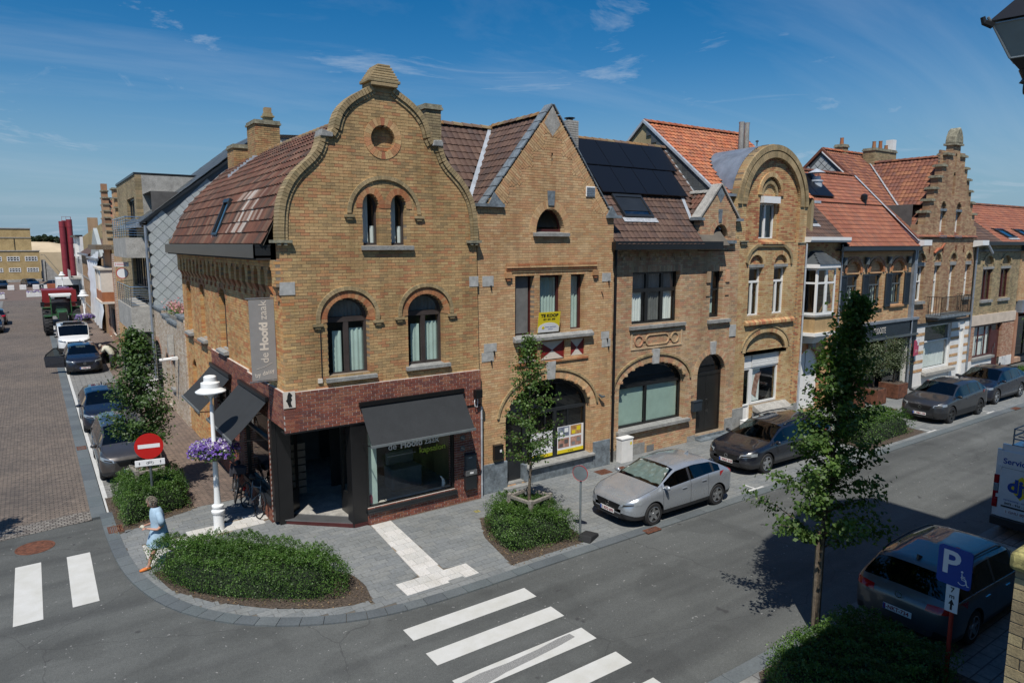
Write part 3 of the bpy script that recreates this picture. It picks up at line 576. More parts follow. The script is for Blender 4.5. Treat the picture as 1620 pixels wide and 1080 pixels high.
def cover(name,label,x,y,z,r=None,w=0,d=0,rz=0,mat='rust',bars=0,group=None):
    o=empty(name,(x,y,z),rz,label,'manhole cover' if r else 'drain grate',group)
    m=MB()
    if r: m.lathe([(0,.004),(r*.86,.004),(r*.87,-.001),(r*.9,-.001),(r*.91,.005),(r,.005),(r,-.01)],n=32); m.build('cover_plate',mat,o,ctx=False); s=MB(); [s.cyl((r*.5*math.cos(a),r*.5*math.sin(a),.004),(r*.5*math.cos(a),r*.5*math.sin(a),.009),.03,n=8) for a in [k*PI/4 for k in range(8)]]; s.build('cover_studs',mat,o,ctx=False,kind='stuff')
    else:
        m.ring(rect(-w/2,w/2,-d/2,d/2),rect(-w/2+.03,w/2-.03,-d/2+.03,d/2-.03),0,.02); m.v=[(x_,z_,.006-y_) for x_,y_,z_ in m.v]; m.build('grate_frame',mat,o,ctx=False)
        s=MB(); n=max(3,int(w/.045))
        for i in range(n): xx=-w/2+.03+(w-.06)*(i+.5)/n; s.box(xx-.012,xx+.012,-d/2+.025,d/2-.025,-.01,.004)
        s.build('grate_bars',mat,o,ctx=False); MB().box(-w/2+.02,w/2-.02,-d/2+.02,d/2-.02,-.02,-.012).build('grate_pit','black_matt',o,ctx=False)
    return o
cover('manhole_cover','large round rusty manhole cover in the asphalt by the left zebra crossing',-.47,20.1,-.026,r=.42)
cover('drain_grate','rusty drain grate in the gutter beside the silver car',12.85,12.05,.006,w=.5,d=.22)
cover('drain_grate','rusty drain grate in the gutter beside the dark navy car',36.4,12.1,.006,w=.6,d=.24)
cover('drain_grate','rusty drain grate at the pavement corner left of the no entry sign hedge',1.28,20.15,.006,w=.35,d=.5)
cover('drain_grate','rusty square cover in the pavement below the green arched shop window',14.95,16.25,.004,w=.5,d=.4)
cover('drain_grate','small pale orange cover in the pavement nearer the white cabinet',15.75,16.2,.004,w=.25,d=.2)
cover('drain_grate','small yellowish cover in the pavement beside the blue stone plinth',9.75,15.75,.004,w=.16,d=.14,mat='lichen')
cover('drain_grate','dark drain grate in the side street gutter beside the brown grey car',X1-.2,29.2,.004,w=.3,d=.5)
cover('drain_grate','rusty cover in the pavement in front of the corten planters',31.5,15.2,.004,w=.45,d=.3)
# ------------------------------------------------------------------ corner house (b1)
YF=16.68; CX=4.87; SK=R(-90)
b1=begin('corner_house',(CX,YF,0),0,'yellow brick corner house with a bell shaped gable and black awnings over its shopfront','house',ox=CX)
C1=7.62
half=[(2.745,7.50),(2.74,7.8),(2.715,8.15),(2.66,8.45),(2.56,8.72),(2.43,8.95),(2.27,9.15),(2.08,9.33),(1.90,9.49),(1.76,9.66),(1.67,9.86),(1.64,10.04),(1.40,10.08),(1.31,10.22),(1.26,10.42),(1.18,10.62),(1.05,10.80),(.88,10.96),(.68,11.10),(.46,11.22),(.30,11.33)]
gab=[(C1+a,z) for a,z in half]+[(C1-a,z) for a,z in half[::-1]]
out=[(CX,3.83),(10.43,3.83)]+gab
winL=arch(5.97,7.08,4.10,5.58,6.09,14); winR=arch(8.19,9.29,4.17,5.62,6.10,14)
tw1=arch(6.99,7.44,7.42,8.38,8.70,10); tw2=arch(7.77,8.21,7.42,8.38,8.70,10)
ocu=arcp(7.60,10.08,.33,.33,0,2*PI,20)[:-1]
wall(out,[winL,winR,tw1,tw2,ocu],'brick_corner','mortar',th=.30,parts=300,near=(6.2,5.6),name='front_wall')
for (a,b,z0,zs,top) in ((5.97,7.08,4.10,5.58,6.09),(8.19,9.29,4.17,5.62,6.10)):
    c=(a+b)/2; hw=(b-a)/2
    archring(c,zs,hw,top-zs,.17,-.16,PI+.16,22,-.012,.30,'brick_arch')
    archring(c,zs,hw+.19,top-zs+.19,.10,-.12,PI+.12,28,-.055,.02,'brick_hood')
    for s in (-1,1): MB().box(c+s*(hw+.25)-.13,c+s*(hw+.25)+.13,-.07,.03,zs-.17,zs-.10).box(c+s*(hw+.25)-.07,c+s*(hw+.25)+.07,-.05,.02,zs-.23,zs-.172).build('hood_stop','brick_hood')
    w=archwin(a,b,z0,zs,top,t=.07,n=14,depth=.2,mull=((c,z0+.05,zs-.08),),trans=((zs-.05,a+.05,b-.05),),fm='frame_brown',mt=.13,sill=(a-.09,b+.16,z0-.12),silld=.1,
      curt=[(a+.22,c-.09,zs-.35,z0+.06,'curtain_green'),(c+.12,b-.04,zs-.3,z0+.06,'curtain_green'),(a+.05,b-.05,top-.05,zs+.02,'curtain_grey')],cd=.03)
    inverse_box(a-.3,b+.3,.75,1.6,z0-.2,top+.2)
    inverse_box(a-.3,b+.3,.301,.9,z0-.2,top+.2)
for (a,b) in ((6.99,7.44),(7.77,8.21)):
    c=(a+b)/2; archring(c,8.38,.225,.32,.16,-.1,PI+.1,13,-.010,.30,'brick_arch')
    archwin(a,b,7.42,8.38,8.70,t=.045,n=10,depth=.2,fm='frame_brown',curt=[(a+.01,c+.02,8.7,7.46,'curtain_white'),(c+.08,b-.02,7.9,7.46,'curtain_white')],cd=.03)
    inverse_box(a-.3,b+.3,.301,1.2,7.2,8.9)
archring(7.60,8.2,.92,.86,.10,.0,PI,34,-.05,.02,'brick_hood')
for s in (-1,1): MB().box(7.6+s*.97-.13,7.6+s*.97+.13,-.07,.03,8.10,8.17).box(7.6+s*.97-.07,7.6+s*.97+.07,-.05,.02,8.04,8.098).build('hood_stop','brick_hood')
MB().sprism([(-.09,7.28),(.2,7.28),(.2,7.41),(-.09,7.38)],6.93,8.38).build('sill','stone_sill')
archring(7.60,10.08,.33,.33,.18,0,2*PI,26,-.014,.16,'brick_mix')
wall(rect(7.2,8.0,9.7,10.5),[],'brick_corner','mortar',th=.05,y0=.17,name='niche_wall',seed=4)
wall([(7.3,9.78),(7.9,9.78),(7.9,9.88),(7.3,9.88)],[],'brick_arch','mortar',th=.1,y0=.08,name='niche_sill',seed=5)
# coping: two courses on edge following the gable
def coping(poly,t0,t1,y0,y1,mat,step=.082,name='coping_brick',each=True):
    P=[Vector(p) for p in poly]; mb=MB()
    for i in range(len(P)-1):
        pass
    Ls=[0]
    for i in range(len(P)-1): Ls.append(Ls[-1]+(P[i+1]-P[i]).length)
    def at(s):
        for i in range(len(P)-1):
            if s<=Ls[i+1]+1e-9: return P[i]+(P[i+1]-P[i])*((s-Ls[i])/(Ls[i+1]-Ls[i]))
        return P[-1]
    n=int(Ls[-1]/step)
    for k in range(n):
        a=Ls[-1]*k/n+.005; b=Ls[-1]*(k+1)/n-.005; pa,pb=at(a),at(b); d=(pb-pa).normalized(); nn=Vector((-d.y,d.x))
        q=[pa+nn*t0,pb+nn*t0,pb+nn*t1,pa+nn*t1]; q=[tuple(v) for v in q]
        if each: MB().prism(q,y0,y1).build(name,mat)
        else: mb.prism(q,y0,y1)
    if not each: mb.build(name+'s',mat)
R_=[(C1+a,z) for a,z in half]; L_2=[(C1-a,z) for a,z in half]
for poly,sg in ((R_[:12],1),(R_[12:],1),(L_2[:12],-1),(L_2[12:],-1)):
    coping(poly,sg*-.03,sg*.11,-.075,.36,'brick_hood'); coping(poly,sg*.115,sg*.20,-.035,.02,'brick_hood')
for s in (-1,1):
    x=C1+s*2.66; MB().box(x-.24,x+.20,-.12,.30,7.46,7.53).box(x-.15,x-.07,-.10,.0,7.40,7.458).box(x+.0,x+.08,-.10,.0,7.40,7.458).build('shoulder_stone','stone_moss')
    x=C1+s*1.52; MB().prism([(x-.16,10.0),(x+.16,10.0),(x+.16,10.1),(x+.12*s+0,10.17),(x-.12,10.15)],-.1,.36).build('volute_stone','stone_sill',bevel=.02)
cap=MB(); 
for k,(w_,z0,z1) in enumerate(((.36,11.33,11.42),(.43,11.42,11.50),(.38,11.50,11.56),(.34,11.56,11.62),(.30,11.62,11.68),(.26,11.68,11.74),(.22,11.74,11.80),(.17,11.80,11.86))): cap.box(C1-w_,C1+w_,-.12-w_*.1,.40+w_*.1,z0,z1-.006)
cap.build('gable_cap','brick_hood',bevel=.012); MB().box(C1-.31,C1+.31,-.02,.3,11.2,11.33).build('gable_neck','brick_hood')
# red brick shopfront storey
win=rect(6.89,9.54,.44,2.76)
wall([(4.79,2.84),(10.43,2.84),(10.43,3.84),(4.79,3.84)],[],'brick_red','mortar_white',th=.09,y0=-.08,BL=.2,BH=.058,j=.014,parts=300,near=(7,3.4),name='fascia_wall')
wall([(6.87,-.05),(10.43,-.05),(10.43,2.84),(9.55,2.84),(9.55,.42),(6.87,.42)],[],'brick_red','mortar_white',th=.36,y0=-.06,BL=.2,BH=.058,j=.014,name='shopfront_wall')
MB().box(4.79,10.43,-.079,.3,2.80,2.838).build('fascia_underside','black_metal')
MB().box(9.55,10.43,.02,.3,2.8,3.83).box(6.4,9.6,.02,.3,2.84,3.83).build('lintel_wall','interior_dark')
rectwin(6.87,9.55,.42,2.82,t=.07,depth=-.02,ft=.1,fm='frame_black',name='shop_window')
MB().box(6.85,9.6,-.10,.08,.34,.42).box(6.85,9.6,-.13,-.02,.30,.345).build('shop_window_sill','anthracite')
MB().box(6.46,6.87,-.05,.32,.0,2.80).build('door_pillar','black_metal',bevel=.01)
MB().box(4.93,5.30,1.25,1.66,.0,2.80).box(5.02,5.10,1.66,2.3,.45,2.8).build('door_pillar','black_metal',bevel=.01)
MB().hpr([(4.86,1.72),(4.98,1.35),(6.5,-.06),(6.9,-.06),(6.9,3.4),(4.95,3.4)],-.05,.10).build('threshold','frame_oxblood')
MB().hpr([(4.9,1.70),(5.0,1.30),(6.52,-.03),(6.86,.0),(6.86,.7),(5.4,2.1)],.10,.118).build('doorstep','steel')
MB().hpr([(5.2,1.75),(6.6,.45),(10.2,.45),(10.2,6),(5.0,6)],.118,.13).build('shop_floor','concrete')
# glazed side screens and the open door leaf
for (ax,ay,bx,by,nm) in ((5.25,1.5,5.62,1.85,'door_screen'),(6.62,.3,6.6,1.05,'door_leaf')):
    d=Vector((bx-ax,by-ay,0)); n=Vector((-d.y,d.x,0)).normalized()*.03; f=MB()
    def bar(t0,t1,z0,z1,m=f):
        p=Vector((ax,ay,0))+d*t0; q=Vector((ax,ay,0))+d*t1
        m.hpr([(p-n)[:2],(q-n)[:2],(q+n)[:2],(p+n)[:2]],z0,z1)
    bar(0,.14,.13,2.7); bar(.86,1,.13,2.7); bar(.14,.86,.13,.75); bar(.14,.86,2.6,2.7); fo=f.build(nm,'frame_black')
    g=MB(); p=Vector((ax,ay,0))+d*.14; q=Vector((ax,ay,0))+d*.86; g.add([(p.x,p.y,.75),(q.x,q.y,.75),(q.x,q.y,2.6),(p.x,p.y,2.6)],[(0,1,2,3)]); g.build('pane','glass',fo)
rm=MB().box(5.05,10.3,.3,6.2,-.02,2.9); rm.f=[f for f in rm.f if f not in ((0,1,5,4),(3,0,4,7),(4,5,6,7))]; rm.m=rm.m[:len(rm.f)]; rm.build('shop_room','interior')
MB().box(4.95,10.35,.3,6.2,2.86,2.9).build('shop_ceiling','interior')
MB().box(5.5,6.3,1.2,1.26,2.80,2.83).box(5.5,6.3,1.34,1.40,2.80,2.83).build('ceiling_vent','frame_white')
MB().box(7.0,9.4,3.0,3.06,.13,2.4).build('screen_wall','interior_dark'); MB().box(8.3,9.3,1.5,2.1,.13,.8).box(8.35,9.25,1.95,2.1,.8,1.2).build('shop_bench','curtain_grey',bevel=.05)
MB().box(6.98,7.25,.16,.2,.45,2.74).build('window_banner','curtain_green')
sh=MB(); [sh.box(5.55,6.1,2.6,2.9,.25+k*.22,.43+k*.22) for k in range(7)]; sh.build('towel_shelf','interior_light')
text('de',.26,'window_lettering','sign_white',None or b1,(7.52,.0,2.00),align='LEFT'); text('Hoofd',.26,'window_lettering','sign_white',b1,(7.88,.0,2.00),align='LEFT',bold=.008); text('zaak',.26,'window_lettering','sign_white',b1,(8.62,.0,2.00),align='LEFT')
MB().box(7.5,8.35,.004,.008,1.74,1.745).build('window_line','sign_white'); text('kapsalon',.24,'window_lettering','lime_paint',b1,(8.45,.0,1.76),align='LEFT')
# corner emblem plaque on both faces
pq=MB().box(4.77,5.06,-.10,-.079,3.47,3.88).build('corner_plaque','paint_cream')
fig=[(4.87,3.78),(4.86,3.70),(4.83,3.66),(4.86,3.62),(4.87,3.58),(4.90,3.50),(4.98,3.50),(4.95,3.58),(4.95,3.63),(4.98,3.68),(4.96,3.74),(4.99,3.79),(4.96,3.82),(4.93,3.86),(4.90,3.86)]
MB().prism(fig[::-1],-.106,-.1).build('figure_emblem','sign_black',pq)
for x0,x1,z0,z1 in ((4.84,5.20,6.22,6.53),(10.12,10.42,6.24,6.53)): MB().box(x0,x1,-.012,.06,z0,z1).build('anchor_plate','stone_light')
# awning over the shop window
def awning(u0,u1,zt,out_,drop,name='awning'):
    m=MB(); n=10; V=[]
    for i in range(n+1):
        t=i/n; y=-.10-out_*t; z=zt-drop*t-.03*math.sin(PI*t); V+=[(u0,y,z),(u1,y,z),(u1,y,z-.012),(u0,y,z-.012)]
    F=[]
    for i in range(n): a=4*i; F+=[(a,a+4,a+5,a+1),(a+3,a+2,a+6,a+7),(a,a+3,a+7,a+4),(a+1,a+5,a+6,a+2)]
    m.add(V,F); o=m.build(name,'awning')
    MB().box(u0-.04,u1+.04,-.17,-.08,zt-.02,zt+.09).build('awning_case','black_metal',o)
    MB().box(u0-.03,u1+.03,-.13-out_,-.09-out_,zt-drop-.05,zt-drop+.012).build('front_rail','galv',o)
    for u in (u0+.02,u1-.02): MB().tube([(u,-.1,zt-drop-.1),(u,-.1-out_*.98,zt-drop-.02)],.014,6).build('awning_arm','black_metal',o)
    st=MB(); [st.box(u0+(u1-u0)*t-.004,u0+(u1-u0)*t+.004,-.11,-.10,zt-.02,zt-.01) for t in (.25,.5,.75)]; st.build('seam','sign_white',o)
awning(6.73,9.79,3.29,.68,.93)
downpipe(10.46,-.07,-.03,2.75,'zinc_pale',.028)
for u0,z in ((.28,3.79),(5.2,3.79)): pass
# window cable and little box
MB().box(5.67,5.78,-.05,.0,3.99,4.10).build('cable_box','paint_cream'); MB().tube([(5.74,-.02,3.99),(5.78,-.02,4.0),(5.78,-.02,5.3)],.012,5).build('cable','plastic_black')
# side wall on the side street: local x runs towards the corner
frame((0,0,0),SK)
SL=13.2
sw=[(-12.35,-11.5),(-9.85,-9.0),(-6.8,-5.9),(-2.25,-1.4)]
holes=[arch(a,b,4.15,5.75,6.05,8) for a,b in sw]+[arch(-12.1,-11.3,1.4,2.8,3.05,8),arch(-9.8,-9.0,.1,1.9,2.2,8)]
shopA=rect(-4.2,-1.55,.62,2.9); shopB=rect(-7.6,-5.6,.75,2.9)
wall(rect(-SL,.0,-.05,6.42),holes+[rect(-8.15,0,-.06,3.86)],'brick_side','mortar',th=.30,name='side_wall',parts=120,near=(-1,5))
wall([(-8.15,-.05),(-1.50,-.05),(-1.50,2.92),(.08,2.92),(.08,3.84),(-8.15,3.92)],[shopA,shopB],'brick_red','mortar_white',th=.36,y0=-.07,BL=.2,BH=.058,j=.014,name='fascia_wall',parts=120,near=(-1,3.2))
# corbel table of small arches under the gutter
holes2=[]; k=0; u=-.50
while u>-SL+.4: holes2.append(arch(u-.19,u+.19,6.40,6.66,6.88,6)); u-=.63
wall([(-SL,6.42),(0.,6.42),(0.,7.05),(-SL,7.05)],holes2,'brick_side','mortar',th=.16,y0=-.12,name='corbel_table',seed=2)
wall([(-SL,6.42),(0.,6.42),(0.,7.05),(-SL,7.05)],[],'brick_side','mortar',th=.2,y0=.04,name='corbel_back',seed=3)
cb=MB()
u=-.19
while u>-SL: cb.sprism([(-.12,6.42),(0,6.42),(0,6.20)],u-.14,u+.14); cb.box(u-.06,u+.06,-.05,0,6.08,6.19); u-=.63
cb.build('corbels','brick_arch',kind='stuff')
MB().box(-SL-.2,.35-.73,-.46,-.10,7.10,7.16).sprism([(-.50,7.10),(-.46,7.10),(-.46,7.43),(-.50,7.43)],-SL-.2,-.38).sprism([(-.10,7.10),(-.08,7.10),(-.08,7.40),(-.10,7.40)],-SL-.2,-.38).box(-.40,-.38,-.5,-.08,7.10,7.42).box(-SL-.2,-.38,-.46,-.10,7.35,7.36).build('gutter','anthracite')
MB().box(-SL,-.38,-.44,-.10,7.055,7.099).build('soffit','interior_dark')
for i,(a,b) in enumerate(sw):
    if i in (0,1): wall(rect(a-.02,b+.02,4.1,6.08),[],'brick_side','mortar',th=.06,y0=.12,name='blind_window',seed=i+9)
    else: archwin(a,b,4.15,5.75,6.05,t=.06,n=8,depth=.16,fm='frame_brown',mull=(((a+b)/2,4.2,5.98),)); inverse_box(a-.3,b+.3,.301,1.3,3.7,6.2)
    MB().sprism([(-.16,4.0),(.12,4.0),(.12,4.15),(-.16,4.08)],a-.12,b+.12).build('sill','stone_sill')
    archring((a+b)/2,5.75,(b-a)/2,.30,.2,0,PI,13,-.008,.12,'brick_arch',each=False)
wall(rect(-12.2,-11.2,1.35,3.1),[],'brick_side','mortar',th=.06,y0=.12,name='blind_window',seed=31)
MB().sprism([(-.16,1.26),(.12,1.26),(.12,1.41),(-.16,1.33)],-12.25,-11.15).build('sill','stone_sill')
wall(rect(-9.85,-9.0,.1,2.2),[],'brick_side','mortar',th=.06,y0=.12,name='blind_window',seed=41)
wall(rect(-SL,-8.15,3.80,3.92),[],'brick_arch','mortar',th=.02,y0=-.02,BL=.1,BH=.11,name='string_course')
for a,b,z in ((-4.2,-1.55,.62),(-7.6,-5.6,.75)):
    rectwin(a,b,z,2.9,t=.07,depth=.0,ft=.09,fm='frame_black',name='shop_window',mull=() if a>-5 else ((-6.6,z,2.8),),trans=((2.2,a,b),))
    MB().box(a-.03,b+.03,-.13,.02,z-.12,z-.003).build('shop_window_sill','anthracite')
inverse_box(-7.8,-5.4,.40,2.6,.3,2.95)
MB().box(-1.58,-1.28,-.05,.3,.1,2.9).build('door_pillar','black_metal')
for a,b in ((-4.18,-1.32),(-8.1,-5.35)): awning(a,b,3.42 if a>-6 else 3.38,.95,.95)
# roof
s1=2.76
prof=[(-.30,7.42),(-.04,7.95),(.14,8.40),(.42,8.85),(.95,9.42),(1.75,10.16),(2.75,10.85)]
hol=lambda u,a,z: -6.15<u<-5.3 and 7.65<z<8.75
rd=tiles(prof,lambda u,a,z:(u,a,z),lambda a,z:(-SL-.05,-.32),.235,.33,'tile_red',wave=.05,lift=.045,parts=300,near=(-3,2.2),name='roof',holes=hol)
for ch in list(rd.children):
    if ch.name.startswith('roof_tile') and not ch.get('kind'):
        v=ch.data.vertices[2].co
        if -4.6<v.x<-1.2 and 7.5<v.z<8.75 and random.random()<(.5 if -3.9<v.x<-2.2 else .15): ch.data.materials[0]=M_('tile_pale')
prof2=[(5.52-a,z) for a,z in prof]
mb=MB(); q=[(a,z) for a,z in prof2]
for i in range(len(q)-1): mb.add([(-SL,q[i][0],q[i][1]),(-.3,q[i][0],q[i][1]),(-.3,q[i+1][0],q[i+1][1]),(-SL,q[i+1][0],q[i+1][1])],[(0,3,2,1)])
mb.build('back_roof_slope','tile_red')
rt=MB(); u=-SL
while u<-.4: rt.add([(u,2.76+.13*math.cos(t),10.87+.11*math.sin(t)) for t in [PI*i/6 for i in range(7)]]+[(u+.36,2.76+.11*math.cos(t),10.85+.10*math.sin(t)) for t in [PI*i/6 for i in range(7)]],[(i,i+1,i+8,i+7) for i in range(6)]); u+=.34
rt.build('ridge_tiles','tile_ridge',kind='stuff')
# verge flashing at the far end, end wall
for k in range(len(prof)-1): pass
vg=MB(); out_=[(-SL,a-.05,z+.12) for a,z in prof]
for i in range(len(prof)-1):
    (a,z),(c_,d)=prof[i],prof[i+1]; vg.add([(-SL-.12,a,z+.10),(-SL+.06,a,z+.10),(-SL+.06,c_,d+.10),(-SL-.12,c_,d+.10),(-SL-.12,a,z-.15),(-SL-.12,c_,d-.15)],[(0,1,2,3),(4,0,3,5)])
vg.build('verge','concrete')
ew=[(0,0)]+[(a if a>0 else 0.0,z) for a,z in prof]+[(5.52-a if a>0 else 5.5,z) for a,z in prof[::-1]]+[(5.5,0)]
MB().sprism([(y,z) for y,z in ew],-SL-.02,-SL+.2).build('end_wall','brick_side')
MB().box(-SL-.25,-SL+.0,-.35,.05,7.42,7.62).build('verge_stone','stone_moss')
# roof window between the tiles
def onroof(u,t_,lift=.0):
    pass
sk_=MB(); a0,z0,a1,z1=-.08,7.66,.36,8.74; d=Vector((a1-a0,z1-z0)).normalized(); n=Vector((-d.y,d.x))
P0=Vector((a0-.08,z0)); P1=Vector((a1-.06,z1))
def slab_on(m,u0,u1,A,B,h0,h1,mi=0):
    q=[A+n*h0,B+n*h0,B+n*h1,A+n*h1]; m.sprism([tuple(v) for v in q],u0,u1,mi)
f=MB(); slab_on(f,-6.1,-5.35,P0,P0+d*.08,-.02,.12); slab_on(f,-6.1,-5.35,P1-d*.12,P1,-.02,.14); slab_on(f,-6.1,-6.03,P0+d*.08,P1-d*.12,-.02,.12); slab_on(f,-5.42,-5.35,P0+d*.08,P1-d*.12,-.02,.12)
fo=f.build('roof_window','anthracite'); g=MB(); slab_on(g,-6.03,-5.42,P0+d*.08,P1-d*.12,.06,.075); g.build('pane','glass_roof',fo)
f=MB(); slab_on(f,-6.2,-5.25,P0-d*.3,P0-d*.01,.05,.07); f.build('lead_apron','lead',fo)
# chimneys near the far end of the roof
def chimney(x,y,w,dp,z0,z1,brick='brick_olive',pots=(),ledge=True,pm='brick_arch',name='chimney',pr=.1,ph=.4):
    c=MB().box(x-w/2+.01,x+w/2-.01,y-dp/2+.01,y+dp/2-.01,z0,z1).build(name,'mortar_dark')
    bb=MB(); z=z0; k=0
    while z<z1-.03:
        for side in range(4):
            L_=w if side<2 else dp; q=-L_/2+(k%2)*.11-.11
            while q<L_/2:
                l=max(q,-L_/2); r=min(q+.212,L_/2)
                if r-l>.03:
                    h=rng.uniform(-.003,.004)
                    if side==0: bb.box(x+l,x+r,y-dp/2-h,y-dp/2+.03,z,z+.064)
                    elif side==1: bb.box(x+l,x+r,y+dp/2-.03,y+dp/2+h,z,z+.064)
                    elif side==2: bb.box(x-w/2-h-.001,x-w/2+.03,y+l,y+r,z,z+.064)
                    else: bb.box(x+w/2-.03,x+w/2+h+.001,y+l,y+r,z,z+.064)
                q+=.222
        z+=.076; k+=1
    bb.build('brickwork',brick,c,kind='stuff')
    if ledge: MB().box(x-w/2-.05,x+w/2+.05,y-dp/2-.05,y+dp/2+.05,z1-.14,z1-.07).box(x-w/2-.02,x+w/2+.02,y-dp/2-.02,y+dp/2+.02,z1-.068,z1+.01).build('chimney_ledge','stone_moss',c)
    for px,py,h in pots: MB().lathe([(pr,0),(pr*1.1,.05),(pr*.9,h*.8),(pr*1.05,h),(pr*.7,h)],(px,py,z1),12).build('chimney_pot',pm,c,smooth=True,auto=40)
    return c
chimney(-10.75,2.75,1.15,.9,8.7,11.95,'brick_corner',name='chimney'); c=MB().box(-10.6,-10.3,2.7,3.0,11.96,12.25).box(-10.65,-10.25,2.65,3.05,12.1,12.16).box(-10.57,-10.33,2.73,2.97,12.26,12.45).build('chimney_pot','brick_olive')
chimney(-12.9,2.4,1.0,.75,9.2,11.3,'brick_corner',name='chimney')
fl=MB(); 
for k in range(9): t=k/9; a=1.25+t*1.0; z=9.72+t*.80; fl.box(-10.14,-9.98,a,a+.16,z-.12,z+.20)
fl.build('step_flashing','zinc_pale')
frame(ox=CX)
chimney(9.93,1.9,.5,.6,9.6,11.42,'brick_olive',name='chimney')
# volumes behind
MB().box(10.20,10.43,.3,13.0,0,7.4).build('party_wall','brick_side')
MB().box(5.8,10.4,12.8,13.0,0,7.5).build('back_wall','brick_side')
MB().box(5.9,10.2,1.0,12.5,3.2,3.4).box(5.9,10.2,1.0,12.5,6.6,6.8).build('floor_slab','interior_dark')
end()
# things fixed to or hung on the corner house
def obj_box(name,loc,parts,label,cat,group=None,rz=0):
    o=empty(name,loc,rz,label,cat,group)
    for nm,mat,bx in parts:
        m=MB()
        for b in bx: m.box(*b)
        m.build(nm,mat,o,ctx=False,bevel=.006)
    return o
obj_box('mailbox',(10.03,YF-.07,.96),[('box_body','pole_grey',[(-.17,.17,-.12,0,0,.42)]),('lid','shutter',[(-.18,.18,-.14,0,.422,.47)]),('slot','sign_white',[(-.09,.02,-.124,-.12,.36,.375)])],'upper grey letterbox on the red brick pier beside the shop window','letterbox')
obj_box('mailbox',(10.02,YF-.07,.38),[('box_body','anthracite',[(-.18,.18,-.13,0,0,.42)]),('lid','steel',[(-.185,.185,-.15,0,.422,.57)]),('label_plate','sign_white',[(-.06,.06,-.154,-.15,.47,.52)])],'lower letterbox with silver lid on the red brick pier','letterbox')
s=obj_box('floodlight',(10.26,YF-.08,3.06),[('lamp_head','black_metal',[(-.11,.11,-.2,-.04,0,.24)]),('bracket','black_metal',[(-.03,.03,-.05,0,.06,.18)])],'small black floodlight at the right end of the red brick band','lamp')
MB().tube([(-.05,-.05,0),(-.1,-.09,-.12),(-.08,-.09,-.25),(0,-.07,-.28),(.03,-.06,-.15),(.02,-.05,0)],.012,6).build('cable','sign_white',s,ctx=False)
for z,l in ((1.91,'upper round grey plaque on the red brick pier above the letterboxes'),(1.60,'lower round grey plaque on the red brick pier above the letterboxes')):
    o=empty('plaque',(9.81,YF-.064,z),0,l,'plaque'); MB().cyl((0,0,0),(0,-.012,0),.085,n=18).build('disc','pole_grey',o,ctx=False); MB().prism([(-.05,.04),(-.06,.02),(.05,-.04),(.06,-.02)],-.016,-.012).build('stripe','steel',o,ctx=False)
o=empty('soap_bottle',(7.05,YF+.16,.50),0,'pink pump bottle standing behind the corner shop window','bottle'); MB().lathe([(0,0),(.045,0),(.045,.2),(.02,.23),(.02,.25)],n=10).build('bottle_body','cloth_pink',o,ctx=False); MB().lathe([(.012,.25),(.012,.32),(.0,.32)],n=8).box(-.06,.01,-.01,.01,.31,.33).build('pump','sign_white',o,ctx=False)
o=empty('ornament_bird',(9.3,YF+.2,.5),0,'small white bird ornament behind the right end of the corner shop window','ornament'); MB().tube([(0,0,0),(.02,0,.1),(.0,0,.2),(-.05,0,.28),(-.09,0,.32)],[.05,.06,.04,.025,.012],8).build('figure','sign_white',o,ctx=False,smooth=True)
# hanging banner
o=empty('hanging_sign',(4.86,17.33,4.09),0,'grey vertical banner sign lettered de Hoofdzaak hanging from the corner house','banner sign')
MB().box(-.60,.0,-.012,.012,.0,2.0).build('banner_cloth','grey_banner',o,ctx=False)
MB().tube([(-.66,0,2.03),(.08,0,2.03)],.018,8).build('rod','steel',o,ctx=False); MB().tube([(-.66,0,-.03),(.08,0,-.03)],.018,8).build('rod','steel',o,ctx=False)
def vt(s,size,x,z,b=0,al='LEFT'): text(s,size,'banner_lettering','paint_cream',o,(x,-.014,z),(0,-PI/2,PI/2),al,bold=b,ctx=False).rotation_euler=Matrix(((0,-1,0),(0,0,-1),(1,0,0))).to_euler()
vt('de',.27,-.27,.42); vt('Hoofd',.27,-.27,.74,.012); vt('zaak',.27,-.27,1.50)
text('by daisy',.15,'banner_lettering','paint_cream',o,(-.30,-.014,.17),(PI/2,R(-12),0),ctx=False)
MB().tube([(-.50,-.015,.28),(-.3,-.015,.33),(-.1,-.015,.42)],.004,4).build('banner_line','paint_cream',o,ctx=False)
# ------------------------------------------------------------------ second house: triangular gable, for sale
def ridge(x0,x1,y,z,name='ridge_tiles',mat='tile_ridge',axis='x',r=.12,parent=None,st=.36):
    rt=MB(); u=x0; T=[PI*i/5 for i in range(6)]
    while u<x1-.05:
        e=min(u+st+.03,x1); p=[(u,.0,0),(e,0,0)]
        A=[(u,y+(r*1.1)*math.cos(t),z+r*math.sin(t)) for t in T]+[(e,y+r*.92*math.cos(t),z-.012+r*.88*math.sin(t)) for t in T]
        if axis=='y': A=[(y+(b-y),a,c) if False else (b,a,c) for a,b,c in A]
        F=[(i,i+1,i+7,i+6) for i in range(5)]+[(0,1,2,3,4,5)]
        rt.add(A,F); u+=st
    return rt.build(name,mat,parent,kind='stuff')
def sheet(V,name,mat,t=.02,parent=None):
    n=len(V); d=(Vector(V[1])-Vector(V[0])).cross(Vector(V[2])-Vector(V[0])).normalized()*t
    B=[tuple(Vector(v)+d) for v in V]; m=MB().add(list(V)+B,[tuple(range(n-1,-1,-1)),tuple(range(n,2*n))]+[(i,(i+1)%n,(i+1)%n+n,i+n) for i in range(n)]); return m.build(name,mat,parent)
def rooms(x0,x1,floors,y0=.32,y1=2.2,mat='interior'):
    for a,b in floors: inverse_box(x0,x1,y0,y1,a,b,mat)
Y2=16.78
